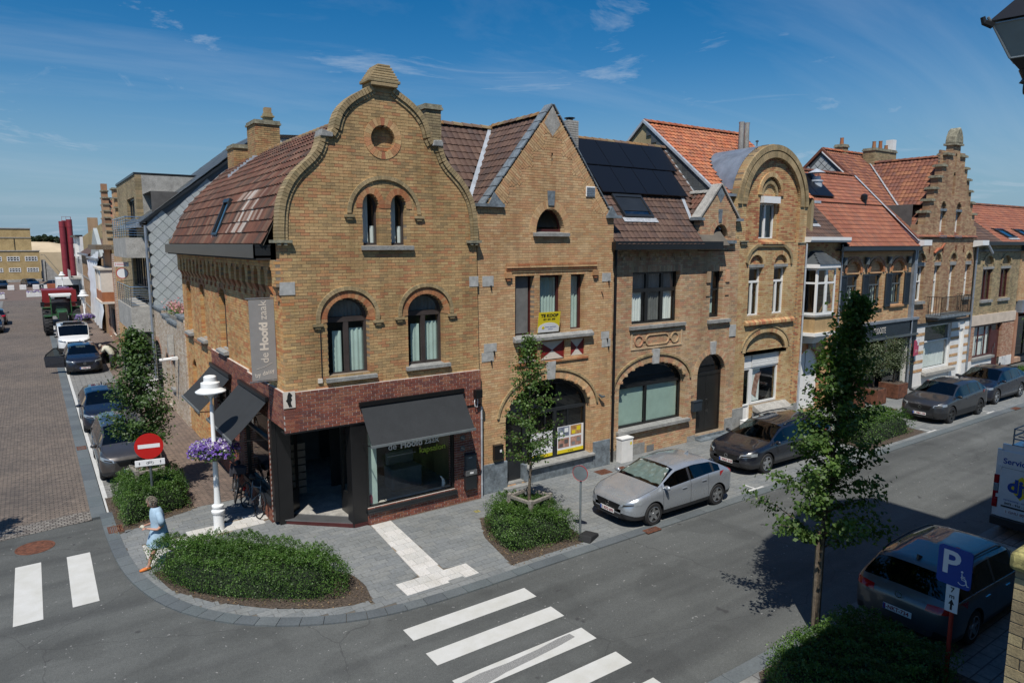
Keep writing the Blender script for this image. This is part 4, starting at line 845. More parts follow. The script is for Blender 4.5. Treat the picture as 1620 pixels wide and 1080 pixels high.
b2=begin('gabled_house',(10.47,Y2,0),0,'tan brick house with pointed triangular gable and for sale board in its upper window','house',ox=10.47)
X0,X1_,GC=10.46,15.69,13.10
gp=[(X0,-.05),(X1_,-.05),(X1_,8.28),(15.60,8.30),(13.13,11.48),(10.72,8.50),(X0,8.50)]
dw=[(11.42,.12),(12.22,.12),(12.22,.50),(14.80,.50)]+arcp(13.11,2.10,1.69,1.15,0,PI,20)
hw=[(12.54,7.78),(13.63,7.78)]+arcp(13.085,7.80,.545,.70,0,PI,14)
tops=[rect(11.77,12.48,4.68,6.47),rect(12.69,13.57,4.68,6.48),rect(13.91,14.48,4.70,6.49)]
pan=[rect(11.89,12.62,3.86,4.42),rect(12.75,13.70,3.86,4.42),rect(13.94,14.52,3.88,4.42)]
slit=[rect(13.10,13.16,9.72,10.15)]
rake=[(13.13,10.78),(12.9,10.9),(13.13,11.48),(13.40,10.88)]
wall(gp,[dw,hw]+tops+pan+slit+[[(13.13,10.62),(13.43,10.98),(13.13,11.5),(12.82,10.98)]],'brick_tan','mortar',th=.30,parts=200,near=(12.5,7),name='front_wall')
MB().prism([(13.13,10.62),(13.43,10.98),(13.13,11.50),(12.82,10.98)],-.01,.3).build('gable_peak','concrete')
MB().box(13.0,13.3,.2,.3,9.6,10.2).build('slit_back','black_matt')
for s,(xa,za,xb,zb) in ((1,(10.80,8.60,13.0,11.33)),(-1,(15.50,8.43,13.26,11.31))):      # bricks laid square to the rake
    d=Vector((xb-xa,zb-za)).normalized(); nn=Vector((d.y,-d.x))*(1 if s==1 else -1); Lr=(Vector((xb,zb))-Vector((xa,za))).length; mb=MB(); k=0; t=.12
    while t<Lr-.1:
        ln=.30+.26*(math.sin(k*PI/9)**2); q=0
        for a,b in ((.02,.23),(.24,min(.45,ln)),(.46,ln)):
            if b-a<.05: continue
            p0=Vector((xa,za))+d*t+nn*a; p1=Vector((xa,za))+d*t+nn*b; e=d*.066
            Q=[p0,p1,p1+e,p0+e]; Q=[tuple(v) for v in Q]; Q=Q if s==1 else Q[::-1]
            mb.prism(Q,-.008,.02)
        t+=.076; k+=1
    mb.build('rake_brickwork','brick_tan',kind='stuff')
# coping along the rakes, shoulder stones
for xa,za,xb,zb in ((10.66,8.50,13.12,11.55),(15.66,8.30,13.14,11.55)):
    d=Vector((xb-xa,0,zb-za)); n_=Vector((-d.z,0,d.x)).normalized()*.035*(1 if d.x>0 else -1); mb=MB(); k=11
    for i in range(k):
        a=Vector((xa,0,za))+d*(i/k+.004); b=Vector((xa,0,za))+d*((i+1)/k-.004)
        m=MB(); V=[(a.x,-.03,a.z),(b.x,-.03,b.z),(b.x,.34,b.z),(a.x,.34,a.z)]; m.add(V+[(x+n_.x,y,z+n_.z) for x,y,z in V],[(0,1,2,3),(7,6,5,4),(0,4,5,1),(1,5,6,2),(2,6,7,3),(3,7,4,0)]); m.build('coping_stone','stone_blue')
for x0,x1,z in ((10.40,11.35,8.48),(15.35,15.95,8.26)):
    MB().box(x0,x1,-.10,.36,z,z+.09).prism([(x0+.45,z+.09),(x1-.02,z+.09),(x0+.62,z+.42)] if x0<12 else [(x0+.02,z+.09),(x0+.45,z+.09),(x0+.22,z+.38)],-.05,.3).build('shoulder_stone','stone_blue')
archring(13.085,7.80,.545,.70,.24,-.05,PI+.05,24,-.008,.30,'brick_tan')
MB().prism([(12.98,8.58),(13.20,8.58),(13.23,9.02),(12.95,9.02)],-.035,.1).build('keystone','stone_blue')
MB().sprism([(-.10,7.66),(.2,7.66),(.2,7.80),(-.10,7.76)],12.42,13.78).build('sill','stone_sill')
window([(12.54,7.8),(13.63,7.8)]+arcp(13.085,7.82,.545,.68,0,PI,14),[(12.60,7.88),(13.57,7.88)]+arcp(13.085,7.90,.485,.54,0,PI,14),depth=.2,fm='frame_oxblood'); inverse_box(12.3,13.9,.301,1.5,7.5,8.8)
# molded brick lintel
for k,(a,b,y) in enumerate(((6.60,6.655,-.03),(6.665,6.72,-.055),(6.73,6.785,-.08),(6.795,6.85,-.05))):
    m=MB(); x=11.43
    while x<14.95: m.box(x+.004,min(x+.21,14.96)-.004,y,.02,a,b); x+=.212
    m.build('lintel_bricks','brick_arch' if k in (1,3) else 'brick_tan',kind='stuff')
MB().box(11.40,11.60,-.09,.0,6.44,6.60).box(14.80,15.0,-.09,.0,6.44,6.60).box(11.44,11.56,-.07,.0,6.36,6.44).box(14.84,14.96,-.07,.0,6.36,6.44).build('lintel_stop','brick_arch')
lb=MB(); x=11.7
while x<14.6: lb.box(x,x+.062,-.006,.3,6.49,6.60-.01) ; x+=.072
lb.build('soldier_course','brick_tan',kind='stuff')
rectwin(11.77,12.48,4.68,6.47,t=.05,depth=.2,fm='frame_oxblood'); MB().box(11.80,12.36,.17,.19,4.74,6.45).build('roller_blind','blind_grey')
rectwin(12.69,13.57,4.68,6.48,t=.07,depth=.2,fm='frame_oxblood',curt=[(12.72,13.5,6.45,5.2,'curtain_green')],cd=.04)
rectwin(13.91,14.48,4.70,6.49,t=.07,depth=.2,fm='frame_oxblood',curt=[(13.95,14.45,6.45,4.75,'curtain_green')],cd=.04)
rooms(11.0,15.2,[(4.3,6.9)])
sl=MB(); 
for a,b in ((11.69,12.58),(12.585,13.72),(13.725,14.80)): MB().sprism([(-.15,4.50),(.2,4.50),(.2,4.68),(-.04,4.68),(-.15,4.60)],a,b).build('sill','stone_sill',bevel=.01)
for (a,b) in ((11.89,12.62),(12.75,13.70),(13.94,14.52)):
    z0,z1=3.86,4.42; c=(a+b)/2; zc=(z0+z1)/2; o=MB().box(a,b,.05,.12,z0,z1).build('panel','paint_cream')
    for sx in ((a,1),(b,-1)): MB().prism([(sx[0],z0),(c,zc),(sx[0],z1)] if sx[1]==1 else [(sx[0],z0),(sx[0],z1),(c,zc)],.045,.05).build('red_triangle','trailer_red',o)
m=MB(); x=11.82
while x<14.65: m.box(x+.003,min(x+.212,14.66)-.003,-.045,.02,3.77,3.83); x+=.215
m.build('string_course','brick_arch',kind='stuff')
# big shop arch
archring(13.11,2.10,1.69,1.15,.23,0,PI,44,-.010,.30,'brick_tan'); archring(13.11,2.10,1.95,1.41,.07,.1,PI-.1,44,-.05,.02,'brick_hood',each=False)
for k,a in enumerate((.35,.62,.9,1.15,1.99,2.25,2.5,2.8)): MB().box(13.11+1.70*math.cos(a)-.05,13.11+1.70*math.cos(a)+.05,-.05,.0,2.10+1.16*math.sin(a)-.03,2.10+1.16*math.sin(a)+.04).build('arch_stud','brick_tan')
MB().prism([(12.97,3.24),(13.26,3.24),(13.29,3.80),(12.94,3.80)],-.07,.1).build('keystone','stone_light')
fr=MB(); o1=[(12.24,.58),(14.78,.58)]+arcp(13.11,2.08,1.67,1.13,0,PI,20)+[(11.44,.15),(12.24,.15)]
op=[(12.24,.55),(14.78,.55)]+arcp(13.11,2.10,1.67,1.13,0,PI,22)+[(11.44,.14),(12.24,.14)]
ip=[(12.30,.62),(14.71,.62)]+arcp(13.11,2.10,1.60,1.06,0,PI,22)+[(11.51,.20),(12.30,.20)]
f=MB().ring(op,ip,.2,.27); f.box(12.24,14.75,.195,.265,2.12,2.22).box(11.5,12.3,.195,.265,2.12,2.22).box(12.22,12.36,.19,.27,.2,2.12).box(13.42,13.54,.19,.27,.6,2.12).box(11.5,12.24,.195,.25,.15,.75).box(13.08,13.11,.195,.25,1.5,2.1).box(14.0,14.03,.195,.25,1.5,2.1)
wf=f.build('shop_window','anthracite'); MB().add([(x,.24,z) for x,z in ip],[tuple(range(len(ip)))]).build('pane','glass',wf)
bl=MB(); z=.8
while z<3.0: bl.box(11.52,12.2,.30,.305,z,z+.03); bl.box(13.6,14.7,.32,.325,z,z+.03); z+=.045
bl.build('slat_blind','plastic_black',kind='stuff')
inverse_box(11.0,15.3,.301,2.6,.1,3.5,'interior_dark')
# blue stone plinth
MB().box(10.47,11.46,-.05,.1,-.05,.90).build('plinth','stone_blue',bevel=.01); MB().box(14.94,15.69,-.05,.1,-.05,.89).build('plinth','stone_blue',bevel=.01)
for a,b in ((12.22,13.1),(13.105,14.0),(14.005,14.94)): MB().box(a,b,-.02,.14,-.05,.50).build('plinth','stone_blue',bevel=.006)
MB().sprism([(-.13,.47),(.2,.50),(.2,.58),(-.13,.53)],12.2,14.96).build('shop_sill','stone_sill'); MB().box(12.12,12.22,-.02,.3,.1,.62).build('door_jamb','stone_blue')
MB().box(11.30,12.30,-.22,.0,-.05,.06).box(11.42,12.22,.0,.3,-.05,.135).build('doorstep','stone_sill')
for x0,x1,z0,z1 in ((10.62,11.0,6.22,6.52),(10.66,11.10,4.30,4.55),(10.58,11.0,4.02,4.29),(15.22,15.60,6.22,6.50),(15.22,15.58,4.33,4.58),(15.26,15.64,4.06,4.32)):
    MB().box(x0,x1,-.012,.05,z0,z1).build('anchor_plate','stone_light'); MB().tube([(x1-.1,-.03,z0+.02),(x1-.08,-.04,z0-.12)],[.03,.012],6).build('anchor_pin','black_matt')
MB().tube([(15.2,-.02,5.9),(15.28,-.02,5.72)],.012,5).build('wall_hook','black_matt'); MB().tube([(15.12,-.07,2.5),(15.2,-.12,2.42),(15.3,-.16,2.44)],[.03,.05,.03],8).build('wall_lamp','pole_grey')
MB().box(14.47,14.84,-.035,.0,8.90,9.22).build('vent_box','frame_white',bevel=.01)
vm=MB(); [vm.box(14.49,14.82,-.045,-.035,8.93+k*.055,8.96+k*.055) for k in range(5)]; vm.build('vent_slats','steel',kind='stuff')
# roof: main slope with cross gable
E0,E1=(.34,7.97),(3.22,11.2); mz=lambda y:7.5+(y+.08)*(3.7/3.3)
tiles([E0,E1],lambda u,a,z:(u,a,z),lambda a,z:(10.45,15.69),.215,.30,'tile_brown',wave=.02,lift=.03,name='roof',holes=lambda u,a,z: z<11.3-abs(u-13.1)*1.13-.0)
for s in (1,-1):
    tiles([(0,8.42),(2.5,11.27)],lambda u,a,z,s=s:(13.1-s*(2.5-a),u,z),lambda a,z:(.28,max(.3,(z-7.5)*.892-.08+.05)),.215,.30,'tile_brown',wave=.02,lift=.03,name='cross_roof',parts=150 if s==1 else 0,near=(1,2))
ridge(.25,3.2,13.1,11.30,axis='y'); ridge(10.45,15.69,3.22,11.23)
vs_=lambda z:(13.1-(11.27-z)*2.5/2.85,(z-7.5)*.892-.08,z)
a,b=vs_(8.45),vs_(11.2); sheet([(a[0]-.11,a[1]-.02,a[2]+.10),(a[0]+.09,a[1]-.02,a[2]+.10),(b[0]+.07,b[1],b[2]+.10),(b[0]-.09,b[1],b[2]+.10)],'valley_gutter','zinc_pale',-.01)
MB().add([(X0,3.25,11.2),(X1_,3.25,11.2),(X1_,6.9,7.5),(X0,6.9,7.5)],[(0,1,2,3)]).build('back_roof_slope','tile_brown')
MB().sprism([(.3,0),(6.9,0),(6.9,7.5),(3.2,11.1),(.3,8.0)],X0,X0+.15).sprism([(.3,0),(6.9,0),(6.9,7.5),(3.2,11.1),(.3,8.0)],X1_-.15,X1_).box(X0,X1_,6.75,6.9,0,7.5).build('party_wall','interior_light')
chimney(15.72,2.35,.46,.42,10.2,11.62,'concrete',ledge=False,pots=()); MB().cyl((15.72,2.35,11.62),(15.72,2.35,11.72),.12,n=12).cyl((15.72,2.35,11.72),(15.72,2.35,11.74),.19,n=12).build('chimney_cowl','black_metal')
end()
o=empty('for_sale_board',(13.0,Y2-.02,4.73),0,'yellow and white TE KOOP board propped in the middle upper window','sign'); o.rotation_euler=(R(8),0,R(-1)); o.scale=(.96,1,.78)
MB().box(-.43,.43,-.012,.0,0,.82).build('board','yellow_paint',o,ctx=False); MB().prism([(-.42,.01),(.42,.01),(.42,.22)]+arcp(0,.16,.42,.24,.15,PI-.15,12)+[(-.42,.22)],-.015,-.012).build('white_arc','sign_white',o,ctx=False)
text('TE KOOP',.165,'board_lettering','sign_black',o,(-.0,-.015,.68),bold=.006,ctx=False); text('051 241 595',.095,'board_lettering','sign_black',o,(0,-.015,.53),bold=.002,ctx=False); MB().cyl((-.22,-.015,.20),(-.22,-.02,.20),.055,n=14).build('sun_logo','yellow_paint',o,ctx=False)
text('Immo partners',.075,'board_lettering','blue_paint',o,(.08,-.0155,.22),ctx=False); text('kantoor',.06,'board_lettering','blue_paint',o,(.08,-.0155,.13),ctx=False)
for nm,x0,x1,z0,z1,ph,lab in (('poster',13.58,14.68,.66,1.56,1,'poster of four interior photographs with yellow foot, in the arched shop window'),('poster',12.45,13.38,.66,1.50,0,'white poster with yellow foot behind the street tree, in the arched shop window')):
    o=empty(nm,(x0,Y2+.185,z0),0,lab,'poster'); w_,h_=x1-x0,z1-z0
    MB().box(0,w_,0,.006,0,h_).build('sheet','sign_white',o,ctx=False); MB().box(.002,w_-.002,-.004,-.0005,.002,h_*.13).build('yellow_foot','yellow_paint',o,ctx=False); text('te koop',.07,'poster_lettering','sign_black',o,(w_*.5,-.006,h_*.065),ctx=False)
    if ph:
        for i,(a,b,mt_) in enumerate(((.03,.57,'photo_blue'),(.55,.57,'photo_amber'),(.03,.19,'photo_rose'),(.55,.19,'photo_rose'))):
            MB().box(a,a+.46,-.004,-.0005,b,b+.31).build('photograph',mt_,o,ctx=False)
            MB().box(a+.05,a+.2,-.006,-.004,b+.03,b+.14).box(a+.26,a+.42,-.006,-.004,b+.12,b+.26).build('photo_detail',('curtain_white','yellow_paint','interior','curtain_grey')[i],o,ctx=False)
    else: text('TE KOOP',.14,'poster_lettering','sign_black',o,(w_*.5,-.006,h_*.7),ctx=False); text('woonhuis met tuin',.07,'poster_lettering','sign_black',o,(w_*.5,-.006,h_*.5),ctx=False)
obj_box('mailbox',(11.10,Y2-.01,1.02),[('box_body','black_metal',[(-.16,.16,-.12,0,0,.42)]),('lid','black_metal',[(-.165,.165,-.135,0,.42,.45)]),('sticker','sign_white',[(.03,.1,-.124,-.12,.22,.3)])],'black letterbox left of the arched shop window above the blue stone plinth','letterbox')
# ------------------------------------------------------------------ third house: solar panels, round arched shop and door
Y3=17.0
b3=begin('terraced_house',(15.7,Y3,0),0,'tan brick house with solar panels, frosted arched window and black double door','house',ox=15.7)
aw=[(16.30,.97),(19.62,.97)]+arcp(17.96,2.45,1.66,.82,0,PI,22)
dr=[(20.33,.14),(21.95,.14)]+arcp(21.14,2.55,.81,.73,0,PI,16)
w1=rect(16.82,19.2,4.64,6.46); w2=rect(20.87,21.6,4.69,6.44); nic=[(20.88,7.62),(21.72,7.62)]+arcp(21.3,7.70,.42,.46,0,PI,12)
wall([(15.7,-.05),(22.5,-.05),(22.5,7.5),(15.7,7.5)],[aw,dr,w1,w2,rect(20.08,22.2,7.2,7.6)],'brick_rosy','mortar',th=.3,parts=200,near=(18,5),name='front_wall')
wall([(20.10,7.2),(22.18,7.2),(22.18,8.42),(21.22,9.50),(20.14,8.42)],[nic],'brick_rosy','mortar',th=.3,y0=-.03,name='bay_gable',seed=5)
MB().prism([(21.0,9.25),(21.22,8.93),(21.44,9.25),(21.22,9.52)],-.04,.1).build('gable_peak','stone_blue')
MB().prism([(21.14,8.22),(21.30,8.22),(21.33,8.70),(21.11,8.70)],-.06,.1).build('keystone','stone_blue')
for s in (1,-1):
    xa=21.22-s*1.12; xb=21.22; za,zb=8.36,9.60; V=[(xa,-.08,za),(xb,-.08,zb),(xb,.34,zb),(xa,.34,za)]; n_=Vector((-(zb-za),0,(xb-xa))).normalized()*.06*s
    MB().add(V+[(x+n_.x,y,z+n_.z) for x,y,z in V],[(0,3,2,1),(4,5,6,7),(0,1,5,4),(1,2,6,5),(2,3,7,6),(3,0,4,7)]).build('coping_stone','concrete')
    MB().box(xa-.16,xa+.16,-.13,.3,8.28,8.38).build('shoulder_stone','stone_blue')
window(nic,[(20.94,7.70),(21.66,7.70)]+arcp(21.3,7.74,.36,.36,0,PI,12),depth=.2,fm='frame_black'); inverse_box(20.6,22,.31,1.0,7.5,8.4)
archring(21.3,7.70,.42,.46,.2,0,PI,18,-.04,.2,'brick_rosy',each=False)
MB().box(20.80,22.12,-.14,.2,7.44,7.56).build('sill','stone_blue')
window(w1,rect(16.89,19.13,4.72,6.40),depth=.2,fm='frame_black',mull=((17.72,4.7,6.4),(18.48,4.7,6.4)),trans=((5.83,16.86,19.16),),mt=.13,sill=(16.70,19.50,4.50),silld=.10,sillh=.11,
   curt=[(16.90,17.55,5.75,4.75,'curtain_white'),(17.8,18.42,5.75,4.75,'blind_grey'),(18.58,19.1,5.75,4.75,'curtain_white'),(16.9,19.1,6.38,5.8,'curtain_grey')],cd=.03); rooms(16.3,19.8,[(4.3,6.9)])
rectwin(20.87,21.60,4.69,6.44,t=.07,depth=.2,fm='frame_black',trans=((5.72,20.9,21.57),),curt=[(20.95,21.5,6.4,4.8,'curtain_green')],sill=(20.75,22.02,4.46),silld=.12,sillh=.12); rooms(20.5,22.1,[(4.3,6.9)])
for x in (20.62,21.72): MB().box(x,x+.22,-.045,.0,6.0,6.42).box(x,x+.22,-.03,.0,5.5,5.56).build('quoin_brick','brick_rosy')
lb=MB(); x=16.75
while x<19.3: lb.box(x,x+.062,-.008,.3,6.47,6.68); x+=.072
x=20.8
while x<21.7: lb.box(x,x+.062,-.008,.3,6.45,6.66); x+=.072
lb.build('soldier_course','brick_rosy',kind='stuff')
pn=MB().ring(rect(16.80,19.38,3.78,4.40),rect(16.86,19.32,3.84,4.34),-.025,.0).build('relief_panel','brick_rosy')
for cx,rx in ((17.18,.21),(19.0,.21)): 
    q=arcp(cx,4.09,rx,.20,0,2*PI,20)[:-1]; q2=arcp(cx,4.09,rx-.045,.155,0,2*PI,20)[:-1]; MB().ring(q,q2,-.035,.0).build('relief_ring','brick_rosy',pn)
q=arcp(18.50,4.09,.2,.2,-PI/2,PI/2,8)+arcp(17.70,4.09,.2,.2,PI/2,PI*1.5,8); q2=arcp(18.50,4.09,.155,.155,-PI/2,PI/2,8)+arcp(17.70,4.09,.155,.155,PI/2,PI*1.5,8); MB().ring(q,q2,-.035,.0).build('relief_ring','brick_rosy',pn); MB().box(17.38,17.51,-.035,0,4.06,4.12).box(18.69,18.8,-.035,0,4.06,4.12).build('relief_link','brick_rosy',pn)
archring(17.96,2.45,1.66,.82,.22,0,PI,42,-.01,.3,'brick_rosy'); archring(17.96,2.45,1.92,1.08,.07,.05,PI-.05,42,-.055,.02,'brick_hood',each=False)
for a in (.3,.6,.9,1.2,1.94,2.24,2.54,2.84): MB().box(17.96+1.67*math.cos(a)-.06,17.96+1.67*math.cos(a)+.06,-.06,.0,2.45+.83*math.sin(a)-.03,2.45+.83*math.sin(a)+.05).build('arch_stud','brick_rosy')
MB().prism([(17.87,3.22),(18.16,3.22),(18.19,3.74),(17.84,3.74)],-.08,.1).build('keystone','stone_light')
window([(16.30,.99),(19.62,.99)]+arcp(17.96,2.45,1.66,.80,0,PI,22),[(16.38,1.07),(19.54,1.07)]+arcp(17.96,2.47,1.58,.71,0,PI,22),depth=.2,fm='frame_black',mull=((17.80,1.05,2.4),),trans=((2.46,16.35,19.58),),mt=.10,sill=(16.2,19.86,.86),silld=.14,sillh=.11,name='shop_window')
MB().box(16.4,17.74,.29,.30,1.08,2.40).box(17.86,19.5,.29,.30,1.08,2.40).build('frosted_film','frosted'); MB().prism([(16.4,2.5),(19.5,2.5)]+arcp(17.96,2.5,1.55,.66,.02,PI-.02,16),.33,.34).build('back_blind','interior_dark'); inverse_box(16.0,19.9,.35,1.2,.9,3.4)
archring(21.14,2.55,.81,.73,.22,0,PI,26,-.01,.3,'brick_rosy')
MB().prism([(21.0,3.27),(21.26,3.27),(21.29,3.75),(20.97,3.75)],-.07,.1).build('keystone','stone_light')
d=MB().ring(dr,[(20.40,.2),(21.88,.2)]+arcp(21.14,2.55,.74,.65,0,PI,16),.2,.28).box(20.38,21.9,.19,.28,2.44,2.55).build('door_frame','frame_black'); MB().add([(x,.25,z) for x,z in [(20.4,2.55),(21.88,2.55)]+arcp(21.14,2.55,.74,.65,0,PI,16)],[tuple(range(19))]).build('pane','glass',d); inverse_box(20.2,22.1,.32,.8,2.4,3.4)
for a,b in ((20.40,21.09),(21.10,21.88)): MB().box(a,b,.22,.27,.16,2.44).build('door','frame_black')
MB().tube([(21.18,.17,.95),(21.18,.17,1.5)],.014,6).cyl((21.18,.22,1.0),(21.18,.17,1.0),.01).cyl((21.18,.22,1.45),(21.18,.17,1.45),.01).build('door_handle','chrome')
MB().box(20.3,22.0,-.05,.2,-.05,.15).box(20.3,22.25,-.32,-.05,-.05,.06).build('doorstep','stone_blue')
MB().box(22.08,22.46,-.03,.02,3.86,4.32).build('anchor_plate','stone_light'); MB().box(17.72,18.08,-.015,.02,.02,.24).build('cellar_grate','steel')
for q in ((15.82,16.5,-.02,.05,-.04,.32),(17.0,17.6,-.02,.05,-.04,.4),(19.86,20.32,-.02,.05,-.04,.22),(22.02,22.5,-.03,.05,-.04,.6)): MB().box(*q).build('plinth','stone_sill')
text('57',.14,'house_number','pole_grey',b3,(20.08,-.01,1.74))
# gutter box and downpipe
MB().box(15.62,21.0,-.42,-.36,7.24,7.52).box(15.62,21.0,-.36,-.02,7.24,7.27).box(15.62,15.64,-.36,-.02,7.27,7.5).box(20.98,21.0,-.36,-.035,7.27,7.5).box(15.64,20.98,-.36,-.0,7.42,7.44).build('gutter','black_metal')
downpipe(15.92,-.12,.0,7.24,'black_metal',.05)
db=MB(); x=15.8
while x<20.0: db.box(x,x+.1,-.05,.0,7.0,7.1); db.box(x+.1,x+.2,-.04,.0,6.88,6.98); x+=.42
db.build('dentils','brick_rosy',kind='stuff')
F0,F1=(-.40,7.40),(3.0,11.2)
p3=lambda y:7.40+(y+.40)*3.8/3.4
tiles([F0,F1],lambda u,a,z:(u,a,z),lambda a,z:(15.69,21.42),.215,.30,'tile_brown',wave=.02,lift=.03,name='roof',parts=200,near=(18,.6),holes=lambda u,a,z:(16.75<u<18.1 and .45<a<1.05) or (20.1<u<22.3 and z<9.35-abs(u-21.2)))
ridge(15.69,21.42,3.0,11.24)
for s in (1,-1): tiles([(0,8.30),(1.12,9.32)],lambda u,a,z,s=s:(21.2-s*(1.12-a),u,z),lambda a,z:(.3,max(.32,(z-7.40)/1.1176-.40+.05)),.2,.28,'tile_red' if s==1 else 'tile_brown',wave=.04,lift=.03,name='bay_roof')
ridge(.3,1.4,21.2,9.34,axis='y',mat='concrete')
sheet([(19.97,.30,p3(.30)+.10),(20.12,.30,p3(.30)+.10),(20.52,1.15,p3(1.15)+.08),(20.36,1.15,p3(1.15)+.08)],'valley_gutter','zinc_pale',-.01)
MB().add([(15.69,3.02,11.2),(21.4,3.02,11.2),(21.4,6.9,7.5),(15.69,6.9,7.5)],[(0,1,2,3)]).box(15.69,21.4,6.8,6.9,0,7.5).build('back_roof_slope','tile_brown')
def onp(p,y0,ya,yb,x0,x1,h0,h1,sl):
    m=MB(); nn=Vector((-sl,1)).normalized(); q=[Vector((ya,p(ya))),Vector((yb,p(yb)))]; V=[q[0]+nn*h0,q[1]+nn*h0,q[1]+nn*h1,q[0]+nn*h1]; m.sprism([tuple(v) for v in V],x0,x1); return m
for ya,yb,xa,xb in ((2.03,2.93,16.3,20.98),(1.12,1.99,16.3,20.62)):
    n_=4
    for k in range(n_):
        l=xa+(xb-xa)*k/n_+.008; r=xa+(xb-xa)*(k+1)/n_-.008; pp=onp(p3,0,ya,yb,l,r,.13,.165,1.1176).build('solar_panel','solar'); onp(p3,0,ya+.015,yb-.015,l+.02,r-.02,.166,.169,1.1176).build('solar_cells','solar',pp)
for x in (16.9,18.1,19.3,20.4): onp(p3,0,1.15,2.9,x,x+.04,.06,.125,1.1176).build('panel_rail','steel')
def skylight(p,sl,ya,yb,x0,x1,shade=0,nm='roof_window',fm='anthracite'):
    fo=onp(p,0,ya,ya+.06,x0,x1,.0,.13,sl); 
    for a,b,c,d in ((yb-.08,yb,x0,x1),(ya+.06,yb-.08,x0,x0+.08),(ya+.06,yb-.08,x1-.08,x1)):
        q=onp(p,0,a,b,c,d,.0,.13,sl); fo.add(q.v,q.f)
    fo=fo.build(nm,fm); onp(p,0,ya+.06,yb-.08,x0+.08,x1-.08,.07,.085,sl).build('pane','glass_roof',fo)
    if shade: onp(p,0,ya+.06+(yb-ya)*.18,yb-.08,x0+.08,x1-.08,.095,.10,sl).build('sun_screen','anthracite',fo)
    onp(p,0,ya-.14,ya-.01,x0-.12,x1+.12,.06,.07,sl).build('lead_apron','lead',fo)
skylight(p3,1.1176,.40,1.10,16.72,18.12,1)
end()
obj_box('utility_cabinet',(16.32,16.68,0),[('cabinet_body','paint_white',[(-.26,.26,-.14,.14,0,.82)]),('cabinet_top','frame_white',[(-.28,.28,-.16,.16,.82,.86)]),('sticker','yellow_paint',[(.12,.2,-.143,-.14,.6,.7)])],'white utility cabinet against the wall below the frosted arched window','cabinet')
obj_box('mailbox',(20.25,Y3-.01,1.17),[('box_body','shutter',[(-.24,.24,-.14,0,0,.36)]),('lid','shutter',[(-.25,.25,-.16,0,.361,.41)])],'dark grey letterbox left of the black arched double door','letterbox')
obj_box('utility_cabinet',(23.1,16.75,0),[('cabinet_body','paint_white',[(-.24,.24,-.12,.12,0,.42)]),('cabinet_top','frame_white',[(-.25,.25,-.13,.13,.42,.45)])],'small low white cabinet against the wall right of the black double door','cabinet')
# ------------------------------------------------------------------ fourth house: round gable
Y4=17.05
b4=begin('round_gabled_house',(22.5,Y4,0),0,'tan brick house with round arched gable and grey metal barrel roof','house',ox=22.5)
GX=24.62
body=[(22.5,-.05),(26.85,-.05),(26.93,8.9)]+arcp(GX,8.95,2.31,2.36,0,PI,30)+[(22.32,7.4),(22.5,7.3)]
at_=rect(23.97,25.0,7.62,9.04); f1=rect(23.22,24.09,4.56,6.50); f2=rect(24.83,25.70,4.56,6.52)
sh4=[(23.2,.10),(23.82,.10),(23.82,.86),(25.62,.86),(25.62,2.98),(23.2,2.98)]
rec=[(22.87,7.5),(26.40,7.5)]+arcp(24.63,8.95,1.77,1.86,0,PI,26)
wall(body,[rec,f1,f2,sh4,[(23.2,3.1),(25.9,3.1)]+arcp(24.55,3.1,1.33,.76,0,PI,16),[(23.24,6.62),(24.1,6.62)]+arcp(23.67,6.62,.43,.38,0,PI,10),[(24.84,6.62),(25.7,6.62)]+arcp(25.27,6.62,.43,.38,0,PI,10)],'brick_buff','mortar',th=.32,parts=150,near=(24.5,6),name='front_wall')
n1=[(23.85,7.5),(25.15,7.5)]+arcp(24.5,9.35,.65,.72,0,PI,14)
wall(rec,[n1],'brick_mix','mortar',th=.2,y0=.11,name='recess_wall',seed=8)
wall(n1,[at_],'brick_buff','mortar',th=.2,y0=.20,name='niche_wall',seed=9)
wall([(23.2,3.1),(25.9,3.1)]+arcp(24.55,3.1,1.33,.76,0,PI,16),[],'brick_buff','mortar',th=.1,y0=.12,name='tympanum',seed=10)
for c in (23.67,25.27): wall([(c-.43,6.62),(c+.43,6.62)]+arcp(c,6.62,.43,.38,0,PI,10),[],'brick_mix','mortar',th=.1,y0=.1,name='tympanum',seed=11); archring(c,6.62,.43,.38,.16,0,PI,16,-.01,.1,'brick_buff',each=False)
archring(24.63,8.95,1.77,1.86,.24,0,PI,56,-.05,.12,'brick_hood'); archring(GX,8.95,2.08,2.14,.21,0,PI,62,-.07,.34,'brick_hood',each=False)
archring(24.5,9.35,.65,.72,.17,0,PI,22,.05,.3,'brick_buff',each=False); archring(24.5,9.35,.42,.45,.12,0,PI,16,.12,.3,'brick_hood',each=False)
archring(24.55,3.1,1.33,.76,.2,0,PI,30,-.012,.12,'brick_buff'); archring(24.55,3.1,1.56,.98,.06,0.1,PI-.1,30,-.04,.02,'brick_hood',each=False)
MB().box(23.94,25.04,.0,.3,9.04,9.30).build('shutter_box','frame_white'); rectwin(23.97,25.0,7.62,9.04,t=.07,depth=.28,fm='frame_white',mull=((24.42,7.65,9.0),),mt=.1,curt=[(24.0,24.35,9,7.7,'curtain_white'),(24.55,24.95,9,7.7,'blind_grey')]); inverse_box(23.5,25.4,.41,1.4,7.4,9.4)
for a,b in ((23.22,24.09),(24.83,25.70)):
    rectwin(a,b,4.56,6.50,t=.07,depth=.16,fm='frame_white',mull=(((a+b)/2-.02,4.6,5.9),),trans=((5.93,a,b),),mt=.085,curt=[(a+.55,b-.08,5.85,4.65,'blind_grey')]); MB().box(a-.03,b+.06,-.01,.2,6.505,6.62).build('lintel','stone_sill')
rooms(22.9,26.2,[(4.3,6.9)])
sb=MB(); x=23.05
